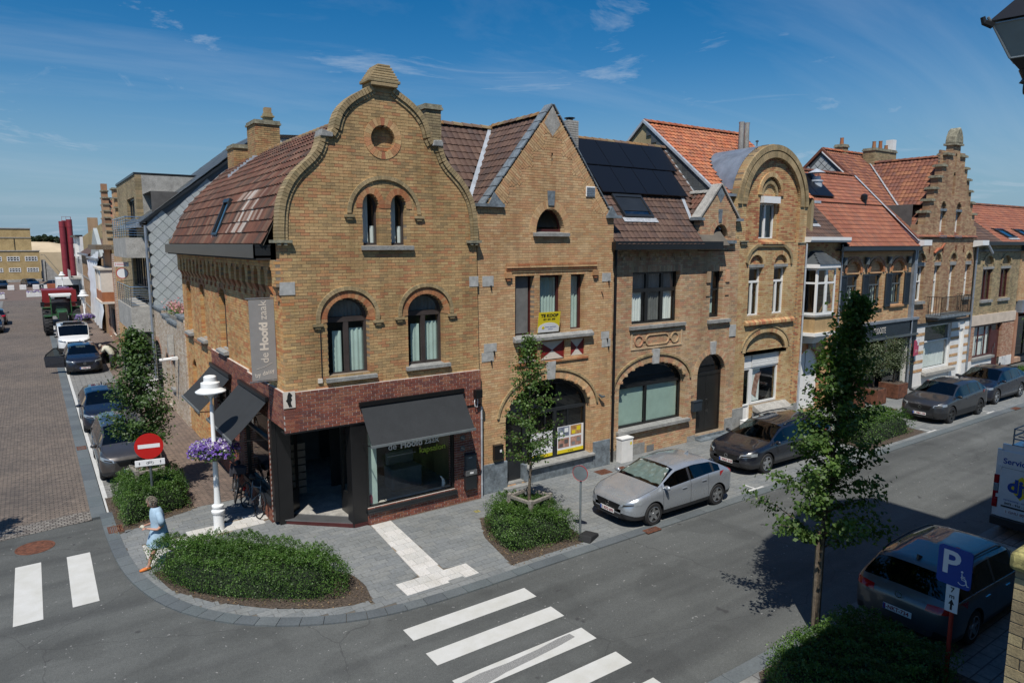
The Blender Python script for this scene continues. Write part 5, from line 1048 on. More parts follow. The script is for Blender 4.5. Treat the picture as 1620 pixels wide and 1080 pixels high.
while x<26.3: sb.sprism([(-.12,4.22),(.02,4.22),(.02,4.42),(-.12,4.32)],x,x+.066); x+=.076
sb.build('brick_sill','brick_mix',kind='stuff')
sb=MB(); x=23.9
while x<25.3: sb.sprism([(-.10,7.42),(.12,7.42),(.28,7.62),(-.10,7.50)],x,x+.066); x+=.076
sb.build('brick_sill','brick_mix',kind='stuff')
for a,b in ((23.0,23.9),): pass
hm=[(22.98,6.7),(23.02,6.95),(23.2,7.2),(23.55,7.40),(25.45,7.40),(25.8,7.2),(25.98,6.95),(26.02,6.7)]
MB().strip(hm,[(x+(.10 if x<24 else -.10),z-.08) for x,z in hm],-.07,.02).build('hood_mould','brick_hood')
for x,z in ((22.75,7.5),(26.6,7.45)): MB().box(x-.22,x+.22,-.10,.0,z,z+.05).box(x-.18,x+.18,-.07,0,z-.09,z-.01).build('corbel','stone_moss')
MB().box(26.45,26.83,-.05,.0,0,7.3).build('pilaster','brick_buff') if 0 else wall(rect(26.42,26.84,0,7.38),[],'brick_mix','mortar',th=.08,y0=-.07,name='pilaster',seed=12)
# shop window with shutter box, narrow door
MB().box(23.2,23.80,.12,.2,2.44,2.98).build('shutter_box','frame_white'); rectwin(23.22,23.82,.14,2.44,t=.08,depth=.14,fm='frame_white',trans=((.9,23.25,23.8),),name='glazed_door'); MB().box(23.30,23.74,.17,.19,.2,.86).build('door_panel','frame_white')
rectwin(23.86,25.62,.88,2.44,t=.08,depth=.14,fm='frame_white',name='shop_window'); sb=MB(); [sb.box(23.84,25.64,.10-.008*(k%2),.2,2.45+k*.05,2.45+k*.05+.045) for k in range(11)]; sb.build('roller_shutter','frame_white')
MB().box(23.95,24.6,.27,.28,.97,2.35).build('photo_print','curtain_white'); MB().prism([(24.1,1.3),(24.4,1.1),(24.5,1.7),(24.7,2.2),(24.3,2.1),(24.2,1.8)],.255,.262).build('photo_figure','photo_rose'); inverse_box(23.0,25.9,.33,1.4,.1,3.0)
MB().sprism([(-.42,.56),(.1,.66),(.1,.86),(-.05,.86),(-.42,.66)],23.86,26.02).build('stone_canopy','concrete'); MB().box(24.3,25.2,-.05,.1,.05,.5).build('cellar_opening','black_matt')
for q in ((22.5,23.18,-.05,.1,-.05,.9),(25.64,26.86,-.09,.1,-.05,.62),(23.84,25.64,-.03,.12,-.05,.56)): MB().box(*q).build('plinth','stone_sill'); MB().box(23.16,23.86,-.3,.14,-.05,.12).build('doorstep','paint_white'); MB().box(23.13,25.95,-.02,.15,2.99,3.10).build('lintel','stone_sill')
downpipe(26.90,-.09,.0,7.45,'zinc_pale',.04)
# barrel roof behind the gable and the orange roof
V=[];n=24
for i in range(n+1):
    a=-.35+(PI+.5)*i/n; V+=[(GX+2.33*math.cos(a),.30,8.95+2.38*math.sin(a)),(GX+2.30*math.cos(a),2.6,8.95+2.33*math.sin(a))]
MB().add(V,[(2*i,2*i+1,2*i+3,2*i+2) for i in range(n)]).build('barrel_roof','zinc',smooth=True)
MB().tube([(23.6,.2,11.2),(23.6,.2,11.42)],.02,5).cyl((23.6,.2,11.35),(23.6,.2,11.40),.06,n=8).build('finial','pole_grey')
G0,G1=(.30,9.33),(4.15,12.42); p4=lambda y:9.33+(y-.30)*3.09/3.85
tiles([G0,G1],lambda u,a,z:(u,a,z),lambda a,z:(21.42,27.9),.215,.27,'tile_orange',wave=.035,lift=.035,name='roof',parts=300,near=(22.6,3),holes=lambda u,a,z:abs(u-GX)<2.3 and a<2.3 and z<8.95+2.35*math.sqrt(max(0,1-((u-GX)/2.33)**2)))
ridge(21.42,27.9,4.15,12.46,mat='tile_orange')
MB().add([(21.42,4.18,12.42),(27.9,4.18,12.42),(27.9,8.0,9.33),(21.42,8.0,9.33)],[(0,1,2,3)]).build('back_roof_slope','tile_orange'); MB().sprism([(.3,7.6),(8.0,7.6),(8.0,9.3),(4.15,12.36),(.3,9.28)],27.7,27.88).box(21.45,27.9,7.85,7.98,0,9.3).build('gable_wall','brick_olive')
gw=MB().sprism([(.30,7.5),(8.0,7.5),(8.0,9.3),(4.15,12.38),(.30,9.30)],21.45,21.6).build('gable_wall','brick_olive')
MB().add([(21.44,.30,9.30),(21.44,4.15,12.40),(21.44,4.35,12.25),(21.36,.30,9.22)],[(0,1,2,3)]); rk=MB().sprism([(.22,9.26),(4.15,12.42),(4.15,12.54),(.22,9.38)],21.34,21.46).sprism([(4.15,12.42),(8.0,9.33),(8.0,9.45),(4.15,12.54)],21.34,21.46).build('barge_board','zinc_pale')
sd=MB(); # slate hung party wall above the neighbour's roof
for r_ in range(14):
    z=7.7+r_*.32
    y=.0
    while y<4.2:
        if z<p4(min(y+.2,4.1))-.05 and z+.3>p3(y+.05-(Y3-Y4)) and y>.3: MB().box(21.395,21.425,y+.005,min(y+.28,4.2),z,min(z+.315,p4(min(y+.2,4.1))-.02)).build('wall_slate','slate_dark',gw)
        y+=.285
sheet([(21.33,-.3+.3,p3(0)+.13),(21.42,0,p3(0)+.13),(21.42,2.95,p3(2.95)+.1),(21.33,2.95,p3(2.95)+.1)],'valley_flashing','zinc_pale',-.01)
MB().box(21.42,22.35,.2,.4,7.4,9.3).build('side_wall','brick_olive'); MB().box(21.5,22.4,.06,.32,9.22,9.32).build('gutter','zinc'); MB().box(22.32,22.5,.0,2.6,7.2,9.5).build('gable_side','brick_olive')
chimney(25.75,2.45,.62,.5,10.2,11.42,'brick_olive',pots=(),ledge=False); 
for x in (25.56,25.92): MB().lathe([(.10,0),(.12,.05),(.105,1.1),(.125,1.2),(.09,1.2)],(x,2.45,11.4),12).build('chimney_pot','concrete',smooth=True,auto=40)
end()
# ------------------------------------------------------------------ fifth and sixth fronts: oriel house and shop with shutters
Y5=17.2
b5=begin('oriel_house',(26.9,Y5,0),0,'narrow yellow brick house with white oriel window over a white arched door','house',ox=26.9)
d5=[(27.05,.12),(28.87,.12)]+arcp(27.96,1.95,.91,.92,0,PI,18)
wall([(26.93,-.05),(29.92,-.05),(29.92,7.5),(26.93,7.5)],[d5,rect(27.05,28.75,4.4,6.5)],'brick_mix','mortar',name='front_wall',th=.3)
wall([(26.93,0),(29.92,0),(29.92,.02),(26.93,.02)],[],'brick_mix','mortar',name='plinth',th=.02,y0=-.02)
archring(27.96,1.95,.91,.92,.24,0,PI,26,-.012,.3,'brick_mix')
for a,b in ((27.07,27.92),(27.93,28.85)):
    c=27.96; P=[(a,.12),(b,.12)]+[(x,z) for x,z in arcp(27.96,1.95,.90,.91,0,PI,30) if a<=x<=b]; MB().prism(P,.16,.22).build('door','frame_white')
MB().box(28.0,28.04,.11,.16,.85,1.15).box(28.2,28.42,.14,.16,1.15,1.2).build('door_handle','black_metal')
pts=[(27.05,-.02),(27.20,-.62),(28.60,-.62),(28.78,-.02)]
def tier(z0,z1,g=0,mat='frame_white',nm='oriel_band'): MB().hpr([(pts[0][0]-g,0.0),(pts[1][0]-g*.7,-.62-g),(pts[2][0]+g*.7,-.62-g),(pts[3][0]+g,0.0)],z0,z1).build(nm,mat)
tier(3.66,4.34,0,'brick_mix','oriel_apron'); tier(3.52,3.66,.10); tier(4.34,4.42,.06,'stone_sill'); tier(6.42,6.58,.14)
for z,zz,g in ((3.40,3.52,-.05),(3.28,3.40,-.16),(3.15,3.28,-.3)): MB().hpr([(27.05-g*.6,0),(27.3-g,-.62-g),(28.5+g,-.62-g),(28.78+g*.6,0)],z,zz).build('oriel_bracket','paint_white')
MB().prism([(27.75,3.15),(28.05,3.15),(27.98,2.88),(27.82,2.88)][::-1],-.25,.0).build('oriel_bracket','stone_sill')
for (xa,ya),(xb,yb) in (((27.05,-.02),(27.20,-.62)),((27.20,-.62),(27.90,-.62)),((27.90,-.62),(28.60,-.62)),((28.60,-.62),(28.78,-.02))):
    d=Vector((xb-xa,yb-ya)); n=Vector((-d.y,d.x)).normalized()*.05; f=MB()
    def bq(t0,t1,z0,z1,m):
        p=Vector((xa,ya))+d*t0; q=Vector((xa,ya))+d*t1; m.hpr([tuple(p),tuple(q),tuple(q+n),tuple(p+n)],z0,z1)
    w_=.08/d.length; bq(0,w_,4.42,6.42,f); bq(1-w_,1,4.42,6.42,f); bq(w_,1-w_,4.42,4.52,f); bq(w_,1-w_,6.32,6.42,f); bq(w_,1-w_,5.74,5.82,f); fo=f.build('oriel_window','frame_white')
    p=Vector((xa,ya))+n*.5; q=Vector((xb,yb))+n*.5; MB().add([(p.x,p.y,4.5),(q.x,q.y,4.5),(q.x,q.y,6.35),(p.x,p.y,6.35)],[(0,1,2,3)]).build('pane','glass',fo)
rf=MB(); B=[(26.93,0.02),(27.10,-.78),(28.70,-.78),(28.90,.02)]; T_=(27.9,-.0,7.12)
rf.add([(x,y,6.58) for x,y in B]+[(27.65,-.12,7.12),(28.15,-.12,7.12),(28.2,.02,7.12),(27.6,.02,7.12)],[(0,1,4,7),(1,2,5,4),(2,3,6,5),(4,5,6,7)]); rf.build('oriel_roof','slate_dark')
sr=MB()
for k in range(5):
    t0,t1=k/5,(k+1)/5; z=6.58+.54*t0; 
    for j in range(8): 
        a=27.10+1.6*j/8; xa=a+(27.65+.5*j/8-a)*t0; b=27.10+1.6*(j+1)/8; xb=b+(27.65+.5*(j+1)/8-b)*t0; ya=-.78+.66*t0; sr.add([(xa,ya-.02,z+.005),(xb-.01,ya-.02,z+.005),(xb-.01,ya+.14,z+.125),(xa,ya+.14,z+.125)],[(0,1,2,3)])
sr.build('roof_slates','slate_dark',kind='stuff')
MB().box(28.35,28.42,-.42,-.36,4.5,4.75).tube([(28.38,-.4,4.75),(28.34,-.4,4.9)],.02,5).build('window_ornament','sign_white')
rooms(27.0,29.6,[(4.2,6.9)],.31,2)
MB().sprism([(-.42,7.50),(-.02,7.50),(-.02,7.72),(-.46,7.72),(-.46,7.58)],26.86,29.95).build('gutter','frame_white')
downpipe(29.95,-.08,.1,7.4,'zinc',.04)
q0,q1=(-.3,7.5),(3.3,11.0); p5=lambda y:7.5+(y+.3)*.9722
tiles([q0,(1.6,p5(1.6))],lambda u,a,z:(u,a,z),lambda a,z:(26.93,29.95),.2,.26,'tile_brown',wave=.02,lift=.03,name='roof',holes=lambda u,a,z:27.9<u<28.7 and .5<a<1.25)
tiles([(1.6,p5(1.6)+.02),q1],lambda u,a,z:(u,a,z),lambda a,z:(27.9,36.5),.21,.27,'tile_orange2',wave=.03,lift=.03,name='upper_roof',holes=lambda u,a,z:29.3<u<32.2 and 1.8<a<3.1)
ridge(27.9,36.5,3.3,11.03,mat='tile_rust')
skylight(p5,.9722,.5,1.25,28.0,28.65,0)
MB().box(29.5,30.6,1.5,1.8,9.3,9.42).build('flashing_box','zinc_pale')
for k in range(2): pp=onp(p5,0,1.85,3.05,29.45+k*1.35,30.78+k*1.35,.10,.14,.9722).build('solar_panel','solar'); onp(p5,0,1.88,3.02,29.5+k*1.35,30.73+k*1.35,.141,.144,.9722).build('solar_cells','solar',pp)
MB().add([(27.9,3.3,11.0),(36.5,3.3,11.0),(36.5,7,7.5),(27.9,7,7.5)],[(0,1,2,3)]).box(26.95,36.5,6.9,7.0,0,7.5).build('back_roof_slope','tile_orange2')
end()
b6=begin('shuttered_shop_house',(29.95,Y5,0),0,'brick shop house with dark shutters, three arched upper windows and anthracite CLOOSTE fascia','house',ox=29.95)
wn=[(30.50,31.66),(32.52,33.70),(34.62,35.74)]
wall([(29.95,3.6),(36.6,3.6),(36.6,7.15),(29.95,7.15)],[rect(a,b,4.46,6.0) for a,b in wn]+[arch(a-.02,b+.02,6.08,6.1,6.62,12) for a,b in wn],'brick_tan','mortar',name='front_wall',th=.3,parts=0)
for a,b in wn:
    c=(a+b)/2; wall(arch(a-.02,b+.02,6.05,6.1,6.62,12),[],'brick_tan','mortar',th=.1,y0=.1,name='tympanum',seed=int(a)); archring(c,6.1,.6,.52,.14,0,PI,20,-.05,.1,'brick_arch',each=False); archring(c,6.1,.82,.70,.10,0,PI,22,-.025,.02,'brick_pinkish',each=False)
    rectwin(a,b,4.46,6.0,t=.08,depth=.12,fm='pole_grey',mull=((c,4.5,5.45),),trans=((5.48,a,b),),curt=[(a+.1,c-.1,5.4,4.55,'curtain_white'),(c+.25,b-.1,5.4,4.55,'curtain_green')],sill=(a-.1,b+.12,4.34),silld=.1,sillmat='brick_arch')
for a in (29.98,31.88,33.98,35.82):
    s=MB().ring(rect(a,a+.52,4.40,6.02),rect(a+.06,a+.46,4.48,5.94),-.09,-.03); z=4.5
    while z<5.92: s.sprism([(-.08,z),(-.05,z+.04),(-.045,z+.04),(-.075,z)],a+.06,a+.46); z+=.05
    s.build('shutter','shutter')
for x in (30.15,32.05,34.1,36.0): MB().cyl((x,-.12,6.48),(x,-.12,6.82),.10,n=12).build('wall_light','pole_grey')
rooms(30.1,36.3,[(4.2,6.9)],.31,2)
for k in range(3): MB().box(29.97,36.58,-.03-.03*k,.0,6.86+k*.075,6.92+k*.075).build('cornice_course','brick_tan')
MB().box(29.5,36.6,-.40,-.30,7.12,7.30).box(29.5,36.6,-.30,.0,7.12,7.16).build('gutter','shutter'); MB().box(36.5,36.62,-.16,.0,3.0,7.2).build('downpipe','zinc')
tiles([(-.34,7.30),(1.6,p5(1.6)-.03)],lambda u,a,z:(u,a,z),lambda a,z:(29.95,36.5),.21,.27,'tile_orange2',wave=.03,lift=.03,name='roof')
MB().box(29.95,37.3,-.22,.3,3.60,3.72).build('fascia_ledge','zinc'); sg=MB().box(30.0,37.28,-.16,.3,2.86,3.60).build('sign_fascia','shutter'); MB().box(30.0,37.28,-.24,-.16,2.80,2.90).build('fascia_moulding','pole_grey')
text('CLOOSTE',.42,'sign_lettering','paint_cream',sg,(33.55,-.162,3.24),sx=.62)
for a,b in ((29.98,30.5),(36.9,37.26)): MB().box(a,b,-.14,.3,0,2.86).build('shop_pilaster','shutter')
rectwin(30.5,33.2,.3,2.8,t=.08,depth=.1,fm='black_metal',name='shop_window',mull=((31.9,.3,2.8),)); rectwin(34.6,36.9,.3,2.8,t=.08,depth=.1,fm='black_metal',name='shop_window'); MB().box(33.2,34.6,.5,.56,.05,2.5).build('door','black_metal'); MB().box(33.25,34.5,.48,.5,1.2,2.3).build('door_glazing','glass')
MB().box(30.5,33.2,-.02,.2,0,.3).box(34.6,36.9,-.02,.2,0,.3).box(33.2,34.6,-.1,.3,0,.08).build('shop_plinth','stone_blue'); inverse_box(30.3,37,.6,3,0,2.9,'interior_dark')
MB().box(31.0,31.5,.55,.57,1.0,2.0).box(35.3,35.8,.55,.57,1.0,2.2).build('window_display','pole_grey')
end()
for x,y,r,l in ((37.0,-.62,0,'large pink square sign projecting from the dark shop beside the white striped house'),(35.1,.0,0,'small pink poster behind the shop window of the dark shop front')):
    o=empty('pink_sign',(x,Y5+y+.3 if r==0 and y<0 else Y5+.3,1.75 if y<0 else 2.0),R(8) if y<0 else 0,l,'sign'); k=1.0 if y<0 else .62
    MB().box(-.32*k,.32*k,-.015,.015,.0,.80*k).build('sign_board','cloth_pink',o,ctx=False); MB().prism([(-.1*k,.78*k),(.1*k,.9*k),(.33*k,.7*k),(.3*k,.5*k),(.1*k,.52*k),(.14*k,.6*k)][::-1],-.022,-.016).build('leaf_logo','sign_white',o,ctx=False)
    MB().box(-.2*k,.2*k,-.018,-.016,.2*k,.22*k).box(-.18*k,.16*k,-.018,-.016,.28*k,.3*k).build('text_line','paint_cream',o,ctx=False)
# ------------------------------------------------------------------ seventh: stepped gable
Y7=17.15
b7=begin('stepped_gable_house',(36.6,Y7,0),0,'brown brick house with tall stepped gable, iron balcony and white striped ground floor','house',ox=36.6)
c7=40.22; st=[(2.80,8.98),(2.45,9.58),(2.12,10.18),(1.80,10.77),(1.45,11.35),(1.08,11.95)]
outl=[(36.62,3.3),(43.45,3.3),(43.45,7.7),(43.35,8.4),(c7+2.80,8.4)]
for i,(w,z) in enumerate(st):
    outl+=[(c7+w,z),(c7+(st[i+1][0] if i+1<len(st) else .42),z)]
outl+=[(c7+.42,12.5),(c7-.42,12.5)]
for i in range(len(st)-1,-1,-1):
    w,z=st[i]; outl+=[(c7-(st[i+1][0] if i+1<len(st) else .42),z),(c7-w,z)]
outl+=[(c7-2.80,8.4),(36.7,8.4),(36.62,7.7)]
aw7=[rect(39.0,39.6,7.85,9.12),rect(40.75,41.35,7.85,9.12)]; al=[arch(39.0,39.6,9.24,9.3,9.6,8),arch(40.75,41.35,9.24,9.3,9.6,8)]; slot=[arch(40.1,40.34,10.0,11.0,11.15,6),arch(40.12,40.32,11.4,12.0,12.1,6)]
lw=[(37.0,37.75,4.5),(38.85,39.45,3.82),(40.60,41.2,3.82),(42.45,43.05,4.5)]
wall(outl,aw7+al+slot+[rect(a,b,z,6.3) for a,b,z in lw]+[arch(a-.05,b+.05,6.5,6.55,6.95,8) for a,b,z in lw],'brick_brown','mortar',name='front_wall',th=.35)
wall(rect(38.8,41.6,9.2,12.2),[],'brick_brown','mortar_dark',name='niche_wall',th=.1,y0=.15)
for a,b,z in lw: wall(rect(a-.06,b+.06,6.48,7.0),[],'brick_brown','mortar_dark',name='tympanum',th=.1,y0=.12,seed=int(a)); archring((a+b)/2,6.55,(b-a)/2+.05,.40,.12,0,PI,14,-.03,.12,'brick_olive',each=False)
for i,(w,z) in enumerate(st):
    nw=st[i+1][0] if i+1<len(st) else .42
    for s in (-1,1): MB().box(*sorted((c7+s*(nw-.02),c7+s*(w+.10))),-.10,.45,z,z+.09).box(*sorted((c7+s*nw,c7+s*(w+.05))),-.06,.41,z+.09,z+.13).build('step_cap','stone_moss')
MB().box(c7-.5,c7+.5,-.12,.47,12.5,12.6).build('pinnacle_base','stone_moss'); fn=[(c7-.46,12.6),(c7+.46,12.6),(c7+.40,12.95),(c7+.22,13.25),(c7,13.42),(c7-.22,13.25),(c7-.40,12.95)]; MB().prism(fn,-.1,.42).build('pinnacle','stone_moss',bevel=.05)
for i,(a,b) in enumerate(((39.0,39.6),(40.75,41.35))):
    rectwin(a,b,7.85,9.12,t=.07,depth=.18,fm='frame_white',mull=(((a+b)/2-.05,7.9,9.1),)); MB().box(a-.1,b+.1,-.10,.1,7.72,7.85).build('sill','stone_blue'); MB().box(a-.05,b+.05,-.02,.1,9.12,9.24).build('lintel','stone_blue')
for a,b,z in lw: rectwin(a,b,z,6.3,t=.08,depth=.16,fm='frame_white',trans=((5.5,a,b),),mull=(((a+b)/2,5.5,6.3),),mt=.05); MB().box(a-.06,b+.06,-.02,.2,6.3,6.48).build('lintel','stone_sill')
for a,b in ((36.95,37.85),(42.35,43.15)): MB().box(a,b,-.14,.1,4.36,4.50).build('sill','stone_sill')
rooms(36.8,43.3,[(3.6,6.9),(7.4,9.4)],.36,2.2)
MB().box(38.3,41.75,-.75,.0,3.62,3.76).box(38.4,41.65,-.6,0,3.50,3.62).build('balcony_slab','stone_blue'); rl=MB(); x=38.34
rl.box(38.3,41.75,-.74,-.71,4.68,4.71).box(38.3,41.75,-.74,-.71,3.84,3.86)
while x<41.74: rl.box(x,x+.016,-.732,-.716,3.76,4.69); x+=.11
for xx in (38.31,41.72):
    y=-.72
    while y<0: rl.box(xx,xx+.016,y,y+.016,3.76,4.69); y+=.12
    rl.box(xx,xx+.02,-.72,0,4.68,4.71)
rl.build('balcony_railing','black_metal',kind='stuff')
for x in (38.1,39.6,41.05,42.0): MB().tube([(x,-.03,6.95),(x,-.03,7.35)],.03,5).tube([(x-.07,-.03,7.12),(x+.07,-.03,7.2)],.02,5).build('wall_anchor','rust')
mb=MB(); mb.tube([(38.6,-.05,6.95),(38.9,-.08,7.15),(39.3,-.06,7.2),(39.6,-.08,7.45)],[.05,.09,.06,.04],8); mb.build('wall_sculpture','tile_orange')
# ground floor: white with brick stripes
MB().box(36.75,43.45,-.10,.3,3.18,3.32).build('shop_cornice','shutter'); MB().box(38.3,41.3,.10,.14,2.3,3.18).build('upper_light','anthracite')
for a,b,n in ((36.75,38.25,1),(41.3,42.3,1),(42.95,43.45,1)):
    MB().box(a,b,-.06,.3,0,3.18).build('white_pier','paint_white'); z=.75
    while z<3.0: wall(rect(a,b,z,z+.16),[],'brick_tan','mortar',name='brick_stripe',th=.02,y0=-.075,BL=.2,BH=.07); z+=.48
rectwin(38.25,41.3,.75,3.18,t=.1,depth=.05,fm='frame_white',name='shop_window',trans=((2.28,38.3,41.3),),curt=[(38.4,41.2,2.2,.85,'curtain_white'),(38.4,41.2,3.1,2.35,'curtain_grey')],cd=.1); inverse_box(38,41.6,.4,2,.2,3.2)
MB().box(38.25,41.3,-.04,.1,0,.6).build('white_base','paint_white'); MB().sprism([(-.30,.52),(.05,.62),(.05,.76),(-.30,.68)],38.2,41.6).build('sill','concrete'); MB().box(42.3,42.95,.08,.14,.1,2.7).build('door','frame_white'); MB().box(42.3,42.95,-.1,.3,0,.1).build('doorstep','stone_sill'); MB().box(42.3,42.95,.0,.1,2.7,3.18).build('transom','frame_white')
for a,b in ((36.45,37.25),(43.1,43.9)): MB().sprism([(-.50,7.35),(-.02,7.25),(-.02,7.62),(-.50,7.62)],a,b).build('eave_box','frame_white')
downpipe(36.68,-.1,.0,7.25,'zinc',.05); downpipe(43.5,-.1,.0,7.25,'zinc',.055)
p7=lambda y:7.75+(y+.1)*.905
tiles([(-.1,7.75),(5.25,12.55)],lambda u,a,z:(u,a,z),lambda a,z:(36.5,43.45),.21,.27,'tile_rust',wave=.03,lift=.03,name='roof')
ridge(36.5,43.45,5.25,12.6,mat='tile_orange')
for s in (1,-1): tiles([(0,8.35),(3.1,11.98)],lambda u,a,z,s=s:(c7-s*(3.1-a),u,z),lambda a,z:(.36,max(.4,(z-7.75)/.905-.1+.05)),.21,.28,'tile_rust',wave=.03,lift=.03,name='cross_roof')
ridge(.4,4.6,c7,12.0,axis='y',mat='tile_rust')
vv=lambda z:(c7-(11.98-z)*3.1/3.63,(z-7.75)/.905-.1,z); a,b=vv(8.4),vv(11.9); sheet([(a[0]-.16,a[1]-.02,a[2]+.10),(a[0]+.12,a[1]-.02,a[2]+.10),(b[0]+.1,b[1],b[2]+.10),(b[0]-.12,b[1],b[2]+.10)],'valley_gutter','zinc_pale',-.01)
gw=MB().sprism([(-.1,7.2),(10.5,7.2),(5.25,12.5),(-.1,7.7)],36.45,36.6).build('gable_wall','slate_dark')
MB().sprism([(-.22,7.55),(5.25,12.50),(5.25,12.68),(-.22,7.74)],36.36,36.48).sprism([(5.25,12.5),(10.5,7.8),(10.5,7.95),(5.25,12.68)],36.36,36.48).build('barge_board','tile_rust'); MB().sprism([(-.2,7.5),(5.2,12.4),(5.2,12.47),(-.2,7.56)],36.34,36.44).build('barge_trim','frame_white')
r=0; z=7.0
while z<12.2:
    y=0.0+(r%2)*.21
    while y<9.5:
        lo=p5(y+.05) if y<3.5 else 7.0
        if z+.2<min(p7(y+.1),p7(10.4-y))-.1 and z+.35>lo: MB().add([(36.425,y+.2,z-.19),(36.425,y+.01,z),(36.435,y+.2,z+.19),(36.425,y+.39,z),(36.45,y+.2,z-.19),(36.45,y+.01,z),(36.45,y+.2,z+.19),(36.45,y+.39,z)],[(0,1,2,3),(0,4,5,1),(3,7,4,0)]).build('wall_slate','slate_grey',gw)
        y+=.42
    z+=.21; r+=1
sheet([(36.28,-.3,p5(-.3)+.08),(36.44,-.3,p5(-.3)+.08),(36.44,3.3,p5(3.3)+.08),(36.28,3.3,p5(3.3)+.08)],'flashing','zinc_pale',-.01)
MB().add([(36.5,5.3,12.5),(43.45,5.3,12.5),(43.45,10.5,7.8),(36.5,10.5,7.8)],[(0,1,2,3)]).box(36.5,43.45,10.4,10.5,0,7.8).build('back_roof_slope','tile_rust')
chimney(41.3,4.6,2.4,.7,11.2,12.85,'brick_olive',pots=((-.0+40.6,4.6,.42),(41.3,4.6,.5),(41.95,4.6,.3))); MB().box(42.3,42.7,4.4,4.8,12.85,13.5).build('flue_block','paint_white')
chimney(40.0,6.1,.7,.6,11.4,13.1,'brick_olive',pots=((40.0,6.1,.4),)) if 0 else chimney(38.6,5.4,.55,.5,11.9,13.0,'brick_olive',pots=((38.6,5.4,.4),))
end()
# free standing flue and vents on the roofs behind the oriel house
o=empty('roof_flue',(31.7,19.7,9.85),0,'round zinc flue with conical cowl on the orange roof','flue'); MB().lathe([(.28,0),(.28,.55),(.32,.56),(.32,.62),(.20,.66),(.20,.82)],n=18).build('flue_pipe','zinc_pale',o,ctx=False,smooth=True,auto=35); MB().lathe([(.42,.98),(.05,1.18),(0,1.2)],n=18).tube([(.18,0,.8),(.18,0,1.0)],.012,5).tube([(-.18,0,.8),(-.18,0,1.0)],.012,5).build('cowl','zinc_pale',o,ctx=False)
o=empty('roof_vent',(34.7,18.9,9.05),0,'slim black vent pipe on the orange roof below the grey slates','flue'); MB().lathe([(.13,-.2),(.13,.55),(.16,.56),(.16,.78),(.08,.86),(.0,.88)],n=14).build('vent_pipe','black_metal',o,ctx=False,smooth=True,auto=35)
# ------------------------------------------------------------------ eighth and ninth
b8=begin('dark_brick_house',(43.55,Y7,0),0,'olive brick house with two dark upper windows and oxblood ground floor frames','house',ox=43.55)
wall([(43.55,3.35),(49.9,3.35),(49.9,7.55),(43.55,7.55)],[rect(44.75,46.1,4.2,5.98),rect(47.2,48.5,4.24,6.0)]+[arch(a,b,6.2,6.25,6.75,10) for a,b in ((44.8,46.05),(47.25,48.45))],'brick_olive','mortar',name='front_wall',th=.3)
wall(rect(44.6,48.7,6.15,6.8),[],'brick_olive','mortar',name='tympanum',th=.1,y0=.12)
for a,b in ((44.75,46.1),(47.2,48.5)):
    archring((a+b)/2,6.25,.63,.5,.14,0,PI,20,-.04,.1,'brick_olive',each=False); rectwin(a,b,4.2,5.98,t=.08,depth=.12,fm='frame_oxblood',mull=(((a+b)/2,4.2,5.98),)); MB().box(a-.1,b+.12,-.1,.12,4.05,4.2).build('sill','stone_sill'); MB().box(a-.03,b+.1,-.02,.2,5.98,6.12).build('lintel','stone_sill')
    sl=MB(); z=4.3
    while z<5.9: sl.box(a+.1,b-.1,.24,.26,z,z+.035); z+=.06
    sl.build('blind_slats','frame_oxblood',kind='stuff')
rooms(44,49.5,[(3.6,6.9)]); MB().box(43.6,49.9,-.1,.02,6.98,7.1).box(43.6,49.9,-.4,-.3,7.35,7.55).box(43.6,49.9,-.3,0,7.35,7.38).build('gutter','black_metal')
MB().box(43.6,49.9,-.06,.3,2.76,3.35).build('lintel_band','cream_render'); wall([(43.6,0),(49.9,0),(49.9,2.76),(43.6,2.76)],[rect(44.3,46.95,.85,2.7),rect(46.95,48.1,.1,2.7)],'brick_pinkish','mortar_white',name='lower_wall',th=.3,y0=-.02)
rectwin(44.3,46.95,.85,2.7,t=.09,depth=.1,fm='frame_oxblood',name='shop_window',mull=((45.2,.9,2.65),(46.1,.9,2.65)),trans=((2.1,45.2,46.1),),curt=[(44.4,46.85,2.6,.9,'curtain_white')],cd=.1); MB().box(44.2,47.1,-.14,.1,.70,.84).build('sill','stone_sill'); MB().box(46.97,48.08,.1,.16,.1,2.2).build('door','frame_oxblood'); MB().box(47.25,47.3,.04,.1,.9,1.3).box(47.4,47.45,.04,.1,1.2,1.5).build('door_handle','chrome'); rectwin(46.95,48.1,2.2,2.7,t=.07,depth=.1,fm='frame_oxblood',name='fanlight'); inverse_box(44,48.4,.4,2,.1,2.8)
MB().box(43.6,46.95,-.04,.1,0,.7).box(48.1,49.9,-.04,.1,0,.6).build('plinth','paint_white')
tiles([(-.25,7.5),(3.85,10.0)],lambda u,a,z:(u,a,z),lambda a,z:(43.5,46.6+(a)*.55),.24,.30,'tile_brown',wave=.02,lift=.03,name='roof')
tiles([(-.25,7.5),(3.85,10.0)],lambda u,a,z:(u,a,z),lambda a,z:(46.6+a*.55,62),.27,.32,'tile_orange2',wave=.03,lift=.03,name='roof',holes=lambda u,a,z:(48.0<u<49.4 or 51.0<u<52.3) and .1<a<1.0)
ridge(43.5,62,3.85,10.04,mat='tile_rust'); p8=lambda y:7.5+(y+.25)*.61
skylight(p8,.61,.1,.95,48.05,49.3); skylight(p8,.61,.1,.95,51.05,52.2)
MB().box(43.55,62,7.9,8.0,0,7.5).add([(43.5,3.85,10.0),(62,3.85,10.0),(62,8,7.5),(43.5,8,7.5)],[(0,1,2,3)]).build('back_roof_slope','tile_brown')
MB().tube([(44.1,-.35,7.45),(45.0,-.3,6.9)],.07,8).build('rainwater_pipe','zinc_pale')
end()
